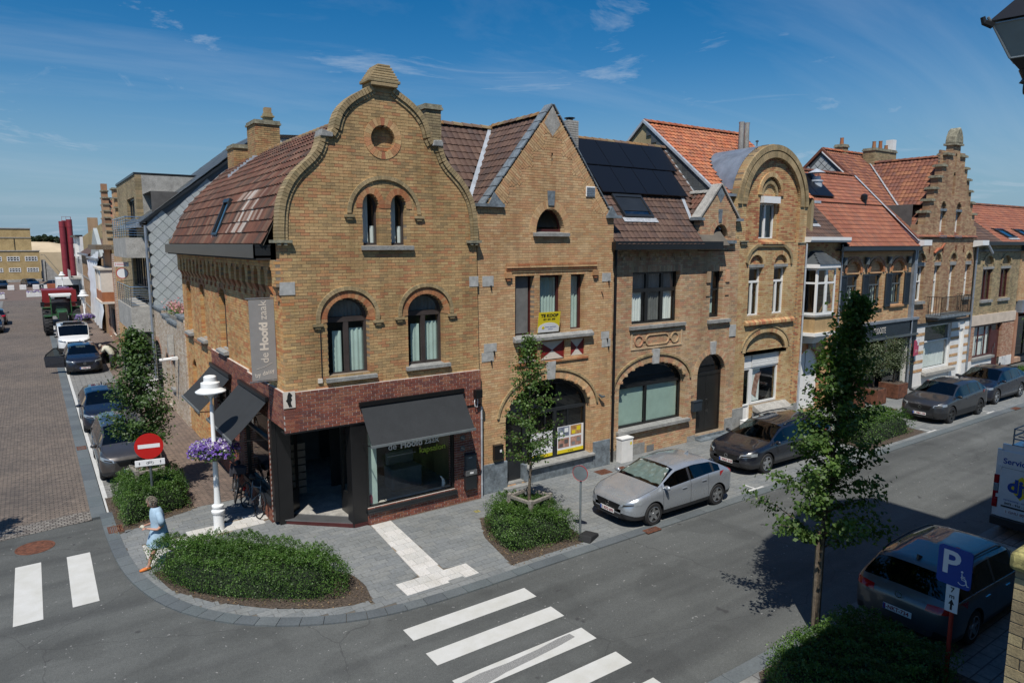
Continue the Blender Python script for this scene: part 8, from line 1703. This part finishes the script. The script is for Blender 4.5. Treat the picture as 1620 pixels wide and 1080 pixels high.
hedge('hedge at the right edge behind the dark navy car',[(41.3,12.8),(46,12.8),(46,14.6),(41.6,14.6)],.9,6000,.08)
def tree(label,loc,h,trunk_h,prof,n,leaf,mat='leaf_tree',seed=1,lean=(0,0),tr=.055,name='street_tree',cl=.20,nb=34,cat='tree',bark='bark',guard=None):
    r=random.Random(seed); o=empty(name,loc,0,label,cat); TP=[(lean[0]*t*t,lean[1]*t*t,h*.97*t) for t in [i/9 for i in range(10)]]
    TP=[(x+r.uniform(-.02,.02)*(i>0),y+r.uniform(-.02,.02)*(i>0),z) for i,(x,y,z) in enumerate(TP)]
    tk=MB().tube(TP,[tr*(1-.85*i/9) for i in range(10)],9).build('trunk',bark,o,ctx=False,smooth=True); br=MB(); C=[]
    at=lambda z:[float(np.interp(z,[p[2] for p in TP],[p[k] for p in TP])) for k in (0,1)]
    for b in range(nb):
        z=trunk_h+(h-trunk_h)*((b+r.random())/nb)**.95; R0=pl(prof,z); a=b*2.399+r.uniform(-.5,.5); L0=R0*r.uniform(.55,1.08); bx,by=at(max(.3,z-L0*.55)); z0=max(trunk_h*.82,z-L0*.55)
        pts=[(bx,by,z0)]
        for k in range(1,4): t=k/3; pts.append((bx+math.cos(a)*L0*t+r.uniform(-.04,.04),by+math.sin(a)*L0*t+r.uniform(-.04,.04),z0+(z-z0)*(t**.8)+.05*math.sin(t*3)))
        br.tube(pts,[tr*.34,tr*.24,tr*.15,tr*.06],5)
        for k in range(2,9): t=k/8; x=bx+math.cos(a)*L0*t; y=by+math.sin(a)*L0*t; zz=z0+(z-z0)*t**.8; C.append((x,y,zz,cl*(.6+.5*t)))
    br.build('limbs','twig',tk,ctx=False,smooth=True); C=np.array(C); idx=rng.integers(0,len(C),n); c=C[idx]; P=c[:,:3]+rng.normal(0,1,(n,3))*c[:,3:4]*np.array([.55,.55,.42])
    Nn=(P-np.stack([np.zeros(n),np.zeros(n),P[:,2]-.3],1)); Nn/=np.linalg.norm(Nn,axis=1)[:,None]+1e-6; Nn[:,2]+=.5
    leafcloud('crown',P,Nn,leaf,mat,o,shape=(1,.72)); 
    return o
tree('large young street tree in the right foreground, dense crown over a shaded hedge',(11.95,6.9,0),6.45,2.0,[(1.8,.8),(2.3,1.35),(2.8,1.2),(3.3,.95),(3.9,.78),(4.6,.66),(5.3,.46),(6.0,.24),(6.5,.1)],12500,.088,seed=4,lean=(.55,-.10),tr=.06,nb=60,cl=.19)
tree('slim street tree in front of the gabled house for sale',(10.3,14.0,0),5.1,1.9,[(1.8,.55),(2.3,.95),(2.9,.9),(3.4,.68),(4.0,.52),(4.6,.32),(5.2,.1)],4000,.078,seed=9,tr=.05,nb=46,cl=.17,lean=(-.05,0))
tree('bushy street tree beside the no entry sign on the side street',(2.35,22.3,0),4.95,1.8,[(1.7,.65),(2.3,1.0),(2.9,.95),(3.5,.72),(4.1,.5),(4.7,.28),(5,.1)],9500,.085,mat='leaf_tree_dark',seed=15,tr=.06,nb=42,cl=.22,lean=(-.12,.1))
tree('small tree at the right edge in front of the red awning',(47.2,14.6,0),4.6,1.8,[(1.7,.7),(2.6,1.1),(3.6,.9),(4.6,.3)],2200,.14,seed=21,tr=.06,nb=26,cl=.3)
tree('street tree just outside the left edge shading the cobbles',(-2.95,20.3,-.02),4.8,1.8,[(1.7,.6),(2.4,.95),(3.2,.8),(4.0,.5),(4.8,.1)],3500,.10,mat='leaf_tree_dark',seed=33,tr=.06,nb=30,cl=.2)
for loc,rz,wd in (((10.3,14.0,0),.2,.75),((2.35,22.3,0),.1,.7)):
    g=empty('tree_guard',loc,rz,'weathered wooden frame around the trunk of the '+('gabled house street tree' if loc[0]>5 else 'side street tree'),'tree guard')
    for sx,sy in ((-1,-1),(1,-1),(1,1),(-1,1)): MB().box(sx*wd/2-.05,sx*wd/2+.05,sy*wd/2-.05,sy*wd/2+.05,0,.96).build('post','wood_grey',g,ctx=False,bevel=.01)
    for k in range(4):
        c_,s_=math.cos(k*PI/2),math.sin(k*PI/2); m=MB(); m.T=Matrix.Rotation(k*PI/2,4,'Z'); m.box(-wd/2+.05,wd/2-.05,-wd/2-.04,-wd/2+.04,.84,.92); m.build('rail','wood_grey',g,ctx=False,bevel=.01)
sk=empty('trunk_wrap',(11.97,6.9,.0),0,'split wooden stakes tied round the trunk of the large foreground tree','tree stake')
for a in range(4): MB().box(.055*math.cos(a*1.57)-.03,.055*math.cos(a*1.57)+.03,.055*math.sin(a*1.57)-.03,.055*math.sin(a*1.57)+.03,.1,2.05-.04*a).build('stake','wood',sk,ctx=False,bevel=.008)
for x,y,w_,lab in ((34.25,16.55,.95,'largest corten steel planter with olive tree, nearest the pink sign'),(32.1,16.4,.85,'middle corten steel planter with olive tree before the dark shop'),(30.45,16.5,.85,'corten steel planter with olive tree beside the white arched door')):
    o=empty('corten_planter',(x,y,0),0,lab,'planter','corten planters in front of the dark shop'); MB().prism([(-w_/2,.03),(w_/2,.03),(w_/2,.72),(-w_/2,.72)],-w_/2,w_/2).build('planter_box','corten',o,ctx=False,bevel=.01); MB().ring(rect(-w_/2-.02,w_/2+.02,-w_/2-.02,w_/2+.02),rect(-w_/2+.05,w_/2-.05,-w_/2+.05,w_/2-.05),0,.02).build('rim_tmp','corten',o,ctx=False) if 0 else None; MB().box(-w_/2+.04,w_/2-.04,-w_/2+.04,w_/2-.04,.721,.735).build('planter_soil','soil',o,ctx=False)
    t=tree('round olive tree growing in the '+lab.split(' corten')[0].replace('corten steel planter with olive tree beside the white arched door','left')+' corten planter',(x,y,.72),2.15,.7,[(.6,.4),(1.0,.75),(1.5,.8),(2.0,.5),(2.3,.2)],3400,.07,mat='leaf_olive',seed=int(x),tr=.05,nb=30,cl=.26,name='olive_tree')
n=900; P=np.stack([22.44+rng.normal(0,.10,n),17.25+np.abs(rng.normal(0,.3,n)),rng.uniform(7.7,9.2,n)],1); P[:,0]-=.02*(P[:,2]-7.7)
tag(leafcloud('ivy',P,np.tile([-.7,-.5,.3],(n,1)),.10,'leaf_ivy',None),'green climbing plant on the wall corner beside the round gable','climbing plant')
# pink geraniums in the wall planter
n=500; P=np.stack([rng.normal(0,.16,n),rng.uniform(-1.9,1.9,n),.25+np.abs(rng.normal(0,.16,n))],1); leafcloud('leaves',P,np.tile([0,0,1.],(n,1)),.12,'leaf_hedge',fl); P=np.stack([rng.normal(0,.18,n),rng.uniform(-1.9,1.9,n),.38+np.abs(rng.normal(0,.16,n))],1); leafcloud('blossoms',P,np.tile([-.4,-.4,1.],(n,1)),.10,'petal_pink',fl,shape=(1,1))
# far trees on the dune
for i,(x,y,r_,z) in enumerate(((1.8,216,1.3,8.2),(3.4,214,1.6,8.5),(5.0,216,1.3,8.3),(6.4,214,1.0,8.0),(-24,220,3.5,7.6))):
    o=empty('pine_tree',(x,y,6.9),0,['leftmost','tallest','third','rightmost','hidden'][i]+' dark evergreen crown in the clump on the sand dune' if i<4 else 'dark evergreen crown far left on the dune behind the school building','tree','dark trees on the dune'); MB().cyl((0,0,0),(0,0,1.2),.14,n=7).build('trunk','bark',o,ctx=False)
    n=1500; u=rng.normal(0,1,(n,3)); u/=np.linalg.norm(u,axis=1)[:,None]; u*=rng.uniform(.5,1,(n,1))**.5; P=u*np.array([r_,r_,.85])*(1+.25*np.sin(u[:,:1]*7+i)); P[:,2]+=z-6.9+.2; leafcloud('crown',P,u,.42,'leaf_far',o,shape=(1,.9))
for poly,z in ((bed1,.0),(bed3,.0),(bed2,.0)):
    n=900; xs=[p[0] for p in poly]; ys=[p[1] for p in poly]; x=rng.uniform(min(xs),max(xs),n); y=rng.uniform(min(ys),max(ys),n); k=inpoly(x,y,poly)
    tag(leafcloud('leaf_litter',np.stack([x[k],y[k],np.full(k.sum(),.012)],1),np.tile([0,0,3.],(k.sum(),1)),.05,'leaf_dead',None,kind='stuff'),'dry fallen leaves and bark scattered on the soil of '+('the corner bed' if poly is bed1 else 'the bed by the gabled house' if poly is bed3 else 'the side street bed'),'leaf litter')
# ------------------------------------------------------------------ lamp posts with flower baskets
def lamp(loc,label):
    o=empty('street_lamp',loc,0,label,'street lamp')
    MB().lathe([(.13,0),(.13,.42),(.15,.44),(.17,.48),(.17,.52),(.135,.55),(.13,.60),(.15,.62),(.15,.66),(.09,.70),(.075,1.0),(.062,1.95),(.085,1.98),(.085,2.02),(.055,2.06),(.047,3.35)],n=20).build('pole','white_gloss',o,ctx=False,smooth=True,auto=40)
    MB().tube([(.0,0,3.3),(.0,0,3.75)],.03,8).build('lamp_neck','white_gloss',o,ctx=False); MB().lathe([(.02,3.55),(.20,3.66),(.36,3.68),(.37,3.71),(.26,3.78),(.23,3.80),(.23,3.93),(.17,3.95),(.155,3.97),(.155,4.08),(.12,4.11),(.0,4.13)],n=26).build('lamp_head','white_gloss',o,ctx=False,smooth=True,auto=35); MB().lathe([(.04,3.50),(.13,3.55),(.2,3.655)],n=20).build('lamp_glass','glass',o,ctx=False,smooth=True)
    return o
def basket(loc,label):
    o=empty('flower_basket',loc,0,label,'flower basket','purple flower baskets on the lamp posts'); MB().lathe([(.08,-.22),(.28,-.20),(.40,-.05),(.40,0),(.06,0)],n=20).build('bowl','plastic_black',o,ctx=False,smooth=True)
    def cloud(n,R0,zs,m,s,nm,ctr=0):
        a=rng.uniform(0,2*PI,n); t=rng.uniform(0,1,n)**.6; r_=.12+(R0-.12)*t; z=.20*np.sqrt(np.clip(1-t**2,0,1))+.02-.14*(t>.86)*rng.random(n)+rng.normal(0,.02,n); P=np.stack([r_*np.cos(a),r_*np.sin(a),z+zs],1); Nn=np.stack([np.cos(a)*t,np.sin(a)*t,1.1-t],1); return leafcloud(nm,P,Nn,s,m,o,shape=(1,1))
    cloud(1100,.60,-.03,'leaf_hedge',.07,'leaves'); cloud(1000,.64,.03,'petal_purple',.072,'purple_blossoms'); cloud(420,.62,.05,'petal_white',.065,'white_blossoms')
lamp((3.53,18.62,0),'white street lamp with round hood in front of the corner house'); basket((3.53,18.62,2.12),'purple and white petunia basket around the nearest lamp post')
lamp((2.95,58.6,0),'white street lamp beside the white van in the side street'); basket((2.95,58.6,2.12),'purple petunia basket on the lamp post beside the white van')
lamp((2.95,98,0),'white street lamp far down the side street before the white box trailer'); basket((2.95,98,2.12),'purple petunia basket on the farthest lamp post')
# ------------------------------------------------------------------ road signs
def disc(m,r,y0,y1,n=32): return m.prism([(r*math.cos(2*PI*i/n),r*math.sin(2*PI*i/n)) for i in range(n)],y0,y1)
o=empty('no_entry_sign',(2.29,20.9,0),R(-10),'round red no entry sign with white bar on a grey pole in the hedge','road sign')
MB().cyl((0,0,0),(0,0,2.2),.035,n=10).build('pole','pole_grey',o,ctx=False); m=disc(MB(),.36,-.075,-.05); m.v=[(x,y,z+1.92) for x,y,z in m.v]; d=m.build('disc','red_paint',o,ctx=False); MB().box(-.27,.27,-.078,-.0755,1.87,1.98).build('white_bar','sign_white',d,ctx=False)
MB().box(-.37,.37,-.075,-.055,1.36,1.54).build('supplementary_plate','sign_white',o,ctx=False,bevel=.01); MB().prism([(-.26,1.50),(-.28,1.44),(-.265,1.44),(-.265,1.40),(-.255,1.40),(-.255,1.44),(-.24,1.44)][::-1],-.079,-.0755).prism([(.26,1.50),(.24,1.46),(.255,1.46),(.255,1.40),(.265,1.40),(.265,1.46),(.28,1.46)],-.079,-.0755).build('arrows','sign_black',o,ctx=False)
bk=MB(); 
for x in (-.06,.06): bk.ring([(x+.035*math.cos(a),1.445+.035*math.sin(a)) for a in [2*PI*i/14 for i in range(14)]],[(x+.028*math.cos(a),1.445+.028*math.sin(a)) for a in [2*PI*i/14 for i in range(14)]],-.079,-.0755)
bk.tube([(-.06,-.078,1.445),(0,-.078,1.445),(.04,-.078,1.49),(-.03,-.078,1.49),(-.06,-.078,1.445)],.004,4).tube([(0,-.078,1.445),(-.03,-.078,1.5)],.004,4); bk.build('bicycle_symbol','sign_black',o,ctx=False,kind='stuff')
o=empty('parking_ban_sign',(11.0,12.78,0),R(118),'small round road sign seen from behind on a thin grey pole beside the silver car','road sign')
MB().cyl((0,0,0),(0,0,1.92),.028,n=10).build('pole','galv',o,ctx=False); m=disc(MB(),.20,.030,.045); m.v=[(x,y,z+1.72) for x,y,z in m.v]; d=m.build('disc','galv',o,ctx=False); q=[(.195*math.cos(2*PI*i/28),1.72+.20*math.sin(2*PI*i/28)) for i in range(28)]; q2=[(.204*math.cos(2*PI*i/28),1.72+.204*math.sin(2*PI*i/28)) for i in range(28)]; MB().ring(q2,q,.036,.055).build('red_rim','red_paint',o,ctx=False)
o=empty('sign_foot',(11.15,12.62,0),R(25),'dark rubber foot block lying at the base of the small road sign','sign base'); MB().prism([(-.3,0),(.3,0),(.22,.10),(-.22,.16)],-.18,.18).build('rubber_block','rubber',o,ctx=False,bevel=.03)
o=empty('parking_sign',(12.27,4.68,0),0,'blue P parking sign with wheelchair symbol on a red pole','road sign')
MB().cyl((0,0,0),(0,0,2.45),.035,n=12).build('pole','red_pole',o,ctx=False,smooth=True,auto=40)
q=[]; 
for cx,cz,a0 in ((.20,2.40,0),(-.20,2.40,PI/2),(-.20,1.86,PI),(.20,1.86,PI*1.5)): q+=arcp(cx,cz,.06,.06,a0,a0+PI/2,4)
m=MB().prism(q,-.012,.012); m.v=[(y-.05,-x,z) for x,y,z in m.v]; pb=m.build('sign_board','blue_paint',o,ctx=False); text('P',.56,'sign_lettering','sign_white',pb,(-.0645,.06,2.17),(PI/2,0,-PI/2),ctx=False,bold=.012)
wc=MB(); wc.tube([(-.064,-.13+.065*math.cos(a),1.93+.065*math.sin(a)) for a in [1.2+4.6*i/14 for i in range(15)]],.007,5); wc.tube([(-.064,-.12,2.06),(-.064,-.125,1.96),(-.064,-.18,1.95),(-.064,-.21,1.87),(-.064,-.235,1.875)],.009,5).tube([(-.064,-.125,2.02),(-.064,-.17,2.01)],.007,5).cyl((-.064,-.12,2.09),(-.068,-.12,2.09),.018,n=10); wc.build('wheelchair_symbol','sign_white',pb,ctx=False,kind='stuff')
m=MB().box(-.055,-.04,-.10,.10,1.33,1.79); sp_=m.build('distance_plate','sign_white',o,ctx=False,bevel=.004); text('7',.12,'plate_lettering','sign_black',sp_,(-.058,0,1.72),(PI/2,0,-PI/2),ctx=False,bold=.002); text('m',.11,'plate_lettering','sign_black',sp_,(-.058,0,1.61),(PI/2,0,-PI/2),ctx=False,bold=.002)
m=MB().prism([(-.016,1.37),(.016,1.37),(.016,1.47),(.045,1.47),(0,1.56),(-.045,1.47),(-.016,1.47)],-.0585,-.0555); m.v=[(y,-x,z) for x,y,z in m.v]; m.build('arrow','sign_black',sp_,ctx=False)
o=empty('hanging_shop_sign',(4.25,45.0,5.72),R(-8),'round white shop sign with red rim hanging beside the flats','sign'); m=disc(MB(),.62,-.03,.03); m.v=[(x,y,z+.1) for x,y,z in m.v]; m.build('round_board','sign_white',o,ctx=False); MB().ring([(.62*math.cos(2*PI*i/24),.1+.62*math.sin(2*PI*i/24)) for i in range(24)],[(.54*math.cos(2*PI*i/24),.1+.54*math.sin(2*PI*i/24)) for i in range(24)],-.04,-.031).build('red_ring','red_paint',o,ctx=False); MB().box(-.72,.72,-.03,.03,.85,1.35).build('upper_board','sign_white',o,ctx=False); MB().box(-.5,.6,-.035,-.031,1.18,1.24).box(-.5,.4,-.035,-.031,1.0,1.06).box(-.65,-.56,-.035,-.031,1.15,1.25).box(-.65,-.56,-.035,-.031,.97,1.07).build('text_line','red_paint',o,ctx=False); MB().tube([(.6,0,1.4),(1.1,0,1.4)],.03,6).build('bracket','black_metal',o,ctx=False)
o.scale=(.5,.5,.5)
# planters and blocks on the far square
for i,x in enumerate((-5.6,-2.9,-1.3,.45,1.95)):
    o=empty('white_block',(x,137.5,0),0,'white planter block on the far square, %s from the left'%('first','second','third','fourth','fifth')[i],'planter','white blocks on the far square'); MB().box(-.45,.45,-.45,.45,0,.75).build('block','paint_white',o,ctx=False,bevel=.03)
for x,y,l in ((.3,118,'long white flower trough beyond the tractor in the side street'),(-4.3,116,'long white flower trough at the left edge of the side street')):
    o=empty('flower_trough',(x,y,0),0,l,'planter'); MB().box(-1.1,1.1,-.4,.4,0,.6).build('trough','paint_white',o,ctx=False,bevel=.03); n=260; P=np.stack([rng.uniform(-1.05,1.05,n),rng.uniform(-.4,.4,n),.62+np.abs(rng.normal(0,.12,n))],1); leafcloud('blossoms',P,np.tile([0,-.5,1.],(n,1)),.16,'petal_white',o,shape=(1,1)); leafcloud('purple_blossoms',P[:120]+[0,0,.05],np.tile([0,-.5,1.],(120,1)),.15,'petal_purple',o,shape=(1,1))
o=empty('litter_bin',(2.35,128,0),0,'orange red litter bin behind the farm trailer','litter bin'); MB().prism([(-.45,0),(.45,0),(.55,1.3),(-.55,1.3)],-.4,.4).build('bin_body','tile_orange',o,ctx=False)
o=empty('litter_bin',(4.35,36.6,0),0,'white cylindrical bin against the annex wall behind the tree','litter bin'); MB().lathe([(.0,0),(.26,0),(.28,.8),(.31,.82),(.31,.95),(.22,1.0),(0,1.0)],n=18).build('bin_body','paint_white',o,ctx=False,smooth=True,auto=40)
# ------------------------------------------------------------------ people
def skin(name,J,E,mat,parent,sub=2):
    me=D.meshes.new(name); me.from_pydata([j[:3] for j in J],E,[]); o=D.objects.new(name,me); COL.objects.link(o)
    md=o.modifiers.new('s','SKIN'); md.use_smooth_shade=True
    for i,j in enumerate(J):
        r=j[3] if isinstance(j[3],tuple) else (j[3],j[3]); me.skin_vertices[0].data[i].radius=r
    me.skin_vertices[0].data[0].use_root=True; sb=o.modifiers.new('u','SUBSURF'); sb.levels=sub; sb.render_levels=sub
    dg=bpy.context.evaluated_depsgraph_get(); dg.update(); q=D.meshes.new_from_object(o.evaluated_get(dg)); D.objects.remove(o); q.materials.clear(); q.materials.append(M_(mat)); q.polygons.foreach_set('use_smooth',[True]*len(q.polygons)); q.name=name
    p=D.objects.new(name,q); COL.objects.link(p); p.parent=parent; return p
def chainE(a): return [(a[i],a[i+1]) for i in range(len(a)-1)]
pw=empty('person',(1.98,17.22,.0),R(186),'woman in a light blue dress and orange shoes walking across the white paving strip','person')
# joints: x forward, y left
J=[(0,0,.90,(.15,.12)),(0,0,1.02,(.135,.105)),(.03,0,1.20,(.14,.11)),(.06,0,1.33,(.13,.09)),(.075,0,1.42,(.055,.055)),(.10,0,1.48,(.05,.05)),
 (.02,.09,.80,.085),(.14,.09,.47,.058),(.24,.09,.28,.05),(.30,.09,.09,.034),(.40,.09,.035,(.032,.026)),
 (-.0,-.09,.80,.085),(-.06,-.09,.48,.058),(-.22,-.09,.30,.05),(-.36,-.09,.17,.034),(-.33,-.09,.07,(.032,.026)),(-.28,-.09,.03,.026),
 (.05,.17,1.31,.05),(-.02,.22,1.06,.042),(.10,.21,.96,.033),(.26,.13,1.0,.024),(.30,.11,1.0,(.03,.018)),
 (.05,-.17,1.31,.05),(.0,-.22,1.06,.042),(.12,-.20,.97,.033),(.27,-.10,1.0,.024),(.31,-.09,1.0,(.03,.018))]
E_=chainE([0,1,2,3,4,5])+[(0,6)]+chainE([6,7,8,9,10])+[(0,11)]+chainE([11,12,13,14,15,16])+[(3,17)]+chainE([17,18,19,20,21])+[(3,22)]+chainE([22,23,24,25,26])
pw.scale=(1.04,1.12,1.0)
body_=skin('body',J,E_,'skin',pw)
hm_=MB().lathe([(0,-.125),(.045,-.12),(.065,-.08),(.080,-.02),(.084,.03),(.075,.08),(.045,.112),(0,.12)],n=16); hm_.v=[(x*1.1,y*.92,z) for x,y,z in hm_.v]; hm_.cyl((.085,0,-.02),(.112,0,-.035),.014,.008,n=6); hm_.v+=[]; h_=hm_.build('head','skin',pw,ctx=False,smooth=True); h_.location=(.125,0,1.555); h_.rotation_euler=(0,R(22),0)
for s in (1,-1): MB().lathe([(0,-.012),(.012,0),(0,.012)],(.082,s*.032,.005),8).build('eye','sign_black',h_,ctx=False); MB().lathe([(0,-.03),(.016,0),(0,.03)],(-.0,s*.080,-.01),8).build('ear','skin',h_,ctx=False)
MB().box(.084,.092,-.02,.02,-.065,-.058).build('mouth','cloth_pink',h_,ctx=False)
n=1600; u=rng.normal(0,1,(n,3)); u/=np.linalg.norm(u,axis=1)[:,None]; u=u[(u[:,2]>-.55)&~((u[:,0]>.35)&(u[:,2]<.45))]; leafcloud('hair',u*np.array([.102,.090,.125])+np.array([-.008,0,.012]),u,.05,'hair_grey',h_,shape=(1,.35)); k=MB().lathe([(0,.122),(.05,.112),(.082,.075),(.092,.03),(.088,-.03),(.07,-.07)],n=16); k.v=[(x*1.08-.012,y*.95,z) for x,y,z in k.v]; k.build('hair_cap','hair_grey',h_,ctx=False,smooth=True)
for tip,sy in (((.30,.11,1.0),1),((.31,-.09,1.0),-1)):
    for q,(dy,l) in enumerate(((-.022,.055),(-.008,.065),(.007,.06),(.020,.048))): MB().tube([(tip[0]+.01,tip[1]+dy,tip[2]),(tip[0]+.03+l*.4,tip[1]+dy-sy*.005,tip[2]+.006),(tip[0]+.03+l*.8,tip[1]+dy-sy*.012,tip[2]-.012)],[.009,.008,.006],6).build('finger','skin',body_,ctx=False,smooth=True)
    MB().tube([(tip[0]-.01,tip[1]-sy*.025,tip[2]+.005),(tip[0]+.03,tip[1]-sy*.045,tip[2]+.015),(tip[0]+.055,tip[1]-sy*.042,tip[2]+.012)],[.011,.009,.007],6).build('thumb','skin',body_,ctx=False,smooth=True)
# dress: rings following body
rings=[(.06,1.43,.085,.075),(.055,1.395,.105,.14),(.05,1.33,.125,.185),(.045,1.22,.145,.185),(.03,1.08,.145,.17),(.02,.98,.155,.175),(.02,.86,.175,.195),(.03,.72,.21,.205),(.035,.58,.245,.215),(.03,.50,.255,.22)]
V=[];nn=28
for i,(cx,z,rx,ry) in enumerate(rings):
    for q in range(nn): a=2*PI*q/nn; f=1+.05*math.sin(a*7+i*.4)*(i/9)**1.5; V.append((cx+rx*f*math.cos(a),ry*f*math.sin(a),z+.03*math.cos(a)*(i>8)))
dr_=MB().add(V,[(i*nn+q,i*nn+(q+1)%nn,(i+1)*nn+(q+1)%nn,(i+1)*nn+q)[::-1] for i in range(len(rings)-1) for q in range(nn)]).build('dress','cloth_blue',pw,ctx=False,smooth=True)
for s in (1,-1): MB().tube([(.05,s*.13,1.36),(.045,s*.19,1.30),(.02,s*.225,1.17),(-.0,s*.235,1.07)],[.055,.07,.072,.075],12).build('sleeve','cloth_blue',dr_,ctx=False,smooth=True)
for x,y,z,r_ in ((.36,.09,.04,0),(-.30,-.09,.06,R(55))): m=MB().tube([(-.10,0,.0),(-.03,0,.012),(.06,0,.0),(.13,0,-.01)],[.035,.042,.04,.025],8); q=m.build('shoe','orange_shoe',pw,ctx=False,smooth=True); q.location=(x,y,z); q.rotation_euler=(0,r_,0)
o=empty('paper_bag',(1.64,17.2,1.0),R(186),'small cream paper bag in the walking woman\'s hands','bag'); MB().tube([(0,-.06,0),(.02,0,.02),(0,.06,.01)],[.03,.05,.03],8).build('bag','cloth_cream',o,ctx=False,smooth=True,bevel=0)
pm=empty('person',(3.55,46.9,.0),R(150),'man in a cream shirt bending at the open door of the dark blue car','person')
J=[(0,0,.92,(.16,.13)),(.10,0,1.10,(.16,.13)),(.25,0,1.27,(.19,.13)),(.38,0,1.36,(.17,.1)),(.47,0,1.38,.06),(.53,0,1.38,.055),(0,.1,.82,.1),(.03,.11,.48,.07),(-.02,.12,.10,.05),(.08,.12,.04,.045),(0,-.1,.82,.1),(-.04,-.11,.48,.07),(-.10,-.12,.10,.05),(0,-.12,.04,.045),(.36,.19,1.32,.06),(.42,.23,1.06,.05),(.60,.2,.98,.04),(.68,.19,.98,.035),(.36,-.19,1.32,.06),(.42,-.23,1.06,.05),(.60,-.2,.98,.04),(.68,-.19,.98,.035)]
skin('body',J,chainE([0,1,2,3,4,5])+[(0,6)]+chainE([6,7,8,9])+[(0,10)]+chainE([10,11,12,13])+[(3,14)]+chainE([14,15,16,17])+[(3,18)]+chainE([18,19,20,21]),'skin',pm)
V=[];
for i,(cx,z,rx,ry) in enumerate(((-.02,.86,.15,.19),(.02,.98,.17,.2),(.10,1.12,.18,.21),(.22,1.27,.19,.235),(.34,1.38,.15,.235),(.42,1.42,.09,.12))):
    for q in range(20): a=2*PI*q/20; V.append((cx+rx*math.cos(a)*.85,ry*math.sin(a),z+rx*math.cos(a)*-.35))
sh_=MB().add(V,[(i*20+q,i*20+(q+1)%20,(i+1)*20+(q+1)%20,(i+1)*20+q) for i in range(5) for q in range(20)]).build('shirt','cloth_cream',pm,ctx=False,smooth=True)
for s in (1,-1): MB().tube([(.33,s*.17,1.34),(.38,s*.22,1.2),(.42,s*.235,1.08)],[.08,.075,.07],10).build('sleeve','cloth_cream',sh_,ctx=False,smooth=True); MB().tube([(0,s*.1,.95),(0,s*.11,.7),(-.0,s*.11,.48),(-.06 if s<0 else 0,s*.12,.1)],[.12,.11,.09,.07],10).build('trouser_leg','cloth_dark',pm,ctx=False,smooth=True)
m=MB().lathe([(0,-.12),(.06,-.09),(.085,.02),(.07,.09),(0,.12)],n=14).build('head','skin',pm,ctx=False,smooth=True); m.location=(.62,0,1.42); k=MB().lathe([(.08,-.03),(.093,.03),(.078,.09),(0,.13)],n=14).build('hair','hair_grey',m,ctx=False,smooth=True)
# ------------------------------------------------------------------ the corner building on the camera's side of the street
nb=begin('near_corner_building',(5.0,1.6,0),0,'near building whose sunlit brick corner with mossy capstone shows at the right edge','building',ox=5.0,oy=1.6)
CUR['rz']=0
frame((0,0,0),-PI/2)
wall([(.03,-.05),(.45,-.05),(.45,5.40),(.03,5.40),(.03,-.05)],[],'brick_olive','mortar',th=.3,name='corner_pier',parts=200,near=(.1,4.9),piece='brick')
frame((0,0,0),0,5.0,1.6)
for i,(x0,x1,y0,y1,z) in enumerate(((4.95,5.5,1.05,1.60,5.40),)): MB().hpr([(x0,y0),(x1,y0),(x1,y1),(x0,y1)],z,z+.12).build('capstone','lichen',bevel=.03); MB().hpr([(x0+.08,y0),(x1,y0),(x1,y1-.06),(x0+.08,y1-.06)],z+.12,z+.2).build('capstone','lichen',bevel=.03)
def bl(x0,x1,y0,y1,z0,z1,nm='block_wall'): MB().box(x0,x1,y0,y1,z0,z1).build(nm,'brick_near')
flatbrick('brick_near',((.40,.29,.16),(.34,.24,.13)),(.28,.24,.18))
bl(5.3,7.3,1.2,1.6,0,5.4); bl(5.02,7.3,-12,1.2,0,11.6); bl(7.3,12.7,-12,1.6,0,18.2); bl(12.7,26,-12,1.6,0,14.0); 
MB().prism([(7.3,18.2),(12.7,18.2),(10.6,19.8),(9.4,19.8)],-12,1.6).build('roof','slate_dark')
for x in (13.5,16.5,19.5,22.5):
    for z in (1,4.5,8): MB().box(x,x+1.4,1.58,1.62,z,z+2).build('window','glass_car')
end()
ln=empty('wall_lantern',(4.88,1.74,8.52),R(12),'black street lantern with grey panes on a scrolled bracket at the top right corner','lantern')
ln.scale=(.72,.72,.72)
def fr4(m,a,b,z0,z1): V=[(-a,-a,z0),(a,-a,z0),(a,a,z0),(-a,a,z0),(-b,-b,z1),(b,-b,z1),(b,b,z1),(-b,b,z1)]; return m.add(V,[(0,1,5,4),(1,2,6,5),(2,3,7,6),(3,0,4,7)])
fr4(MB(),.11,.23,0,.26).build('panes','lantern_glass',ln,ctx=False); fr=MB(); 
for sx,sy in ((-1,-1),(1,-1),(1,1),(-1,1)): fr.tube([(sx*.11,sy*.11,0),(sx*.23,sy*.23,.26),(sx*.26,sy*.26,.31)],.010,6)
for z,a in ((0,.11),(.26,.23)): fr.tube([(-a,-a,z),(a,-a,z),(a,a,z),(-a,a,z),(-a,-a,z)],.009,6)
fr.build('lantern_frame','galv',ln,ctx=False); fr4(fr4(MB(),.115,.04,-.002,-.10),.25,.10,.28,.46).build('lantern_cap','black_metal',ln,ctx=False)
for sx,sy in ((-1,-1),(-1,1),(1,-1)): MB().tube([(sx*.23,sy*.23,.25),(sx*.28,sy*.28,.27),(sx*.29,sy*.29,.31)],[.03,.025,.02],6).build('corner_ear','black_metal',ln,ctx=False)
MB().lathe([(.06,-.09),(.03,-.16),(.05,-.19),(0,-.21)],n=12).tube([(.075*math.cos(a)*(1-a/9),0,-.24+.075*math.sin(a)*(1-a/9)) for a in [i*.5 for i in range(14)]],.014,6).tube([(0,0,-.17),(.25,.0,-.32),(.6,0,-.30)],.022,6).build('scroll_bracket','black_metal',ln,ctx=False)
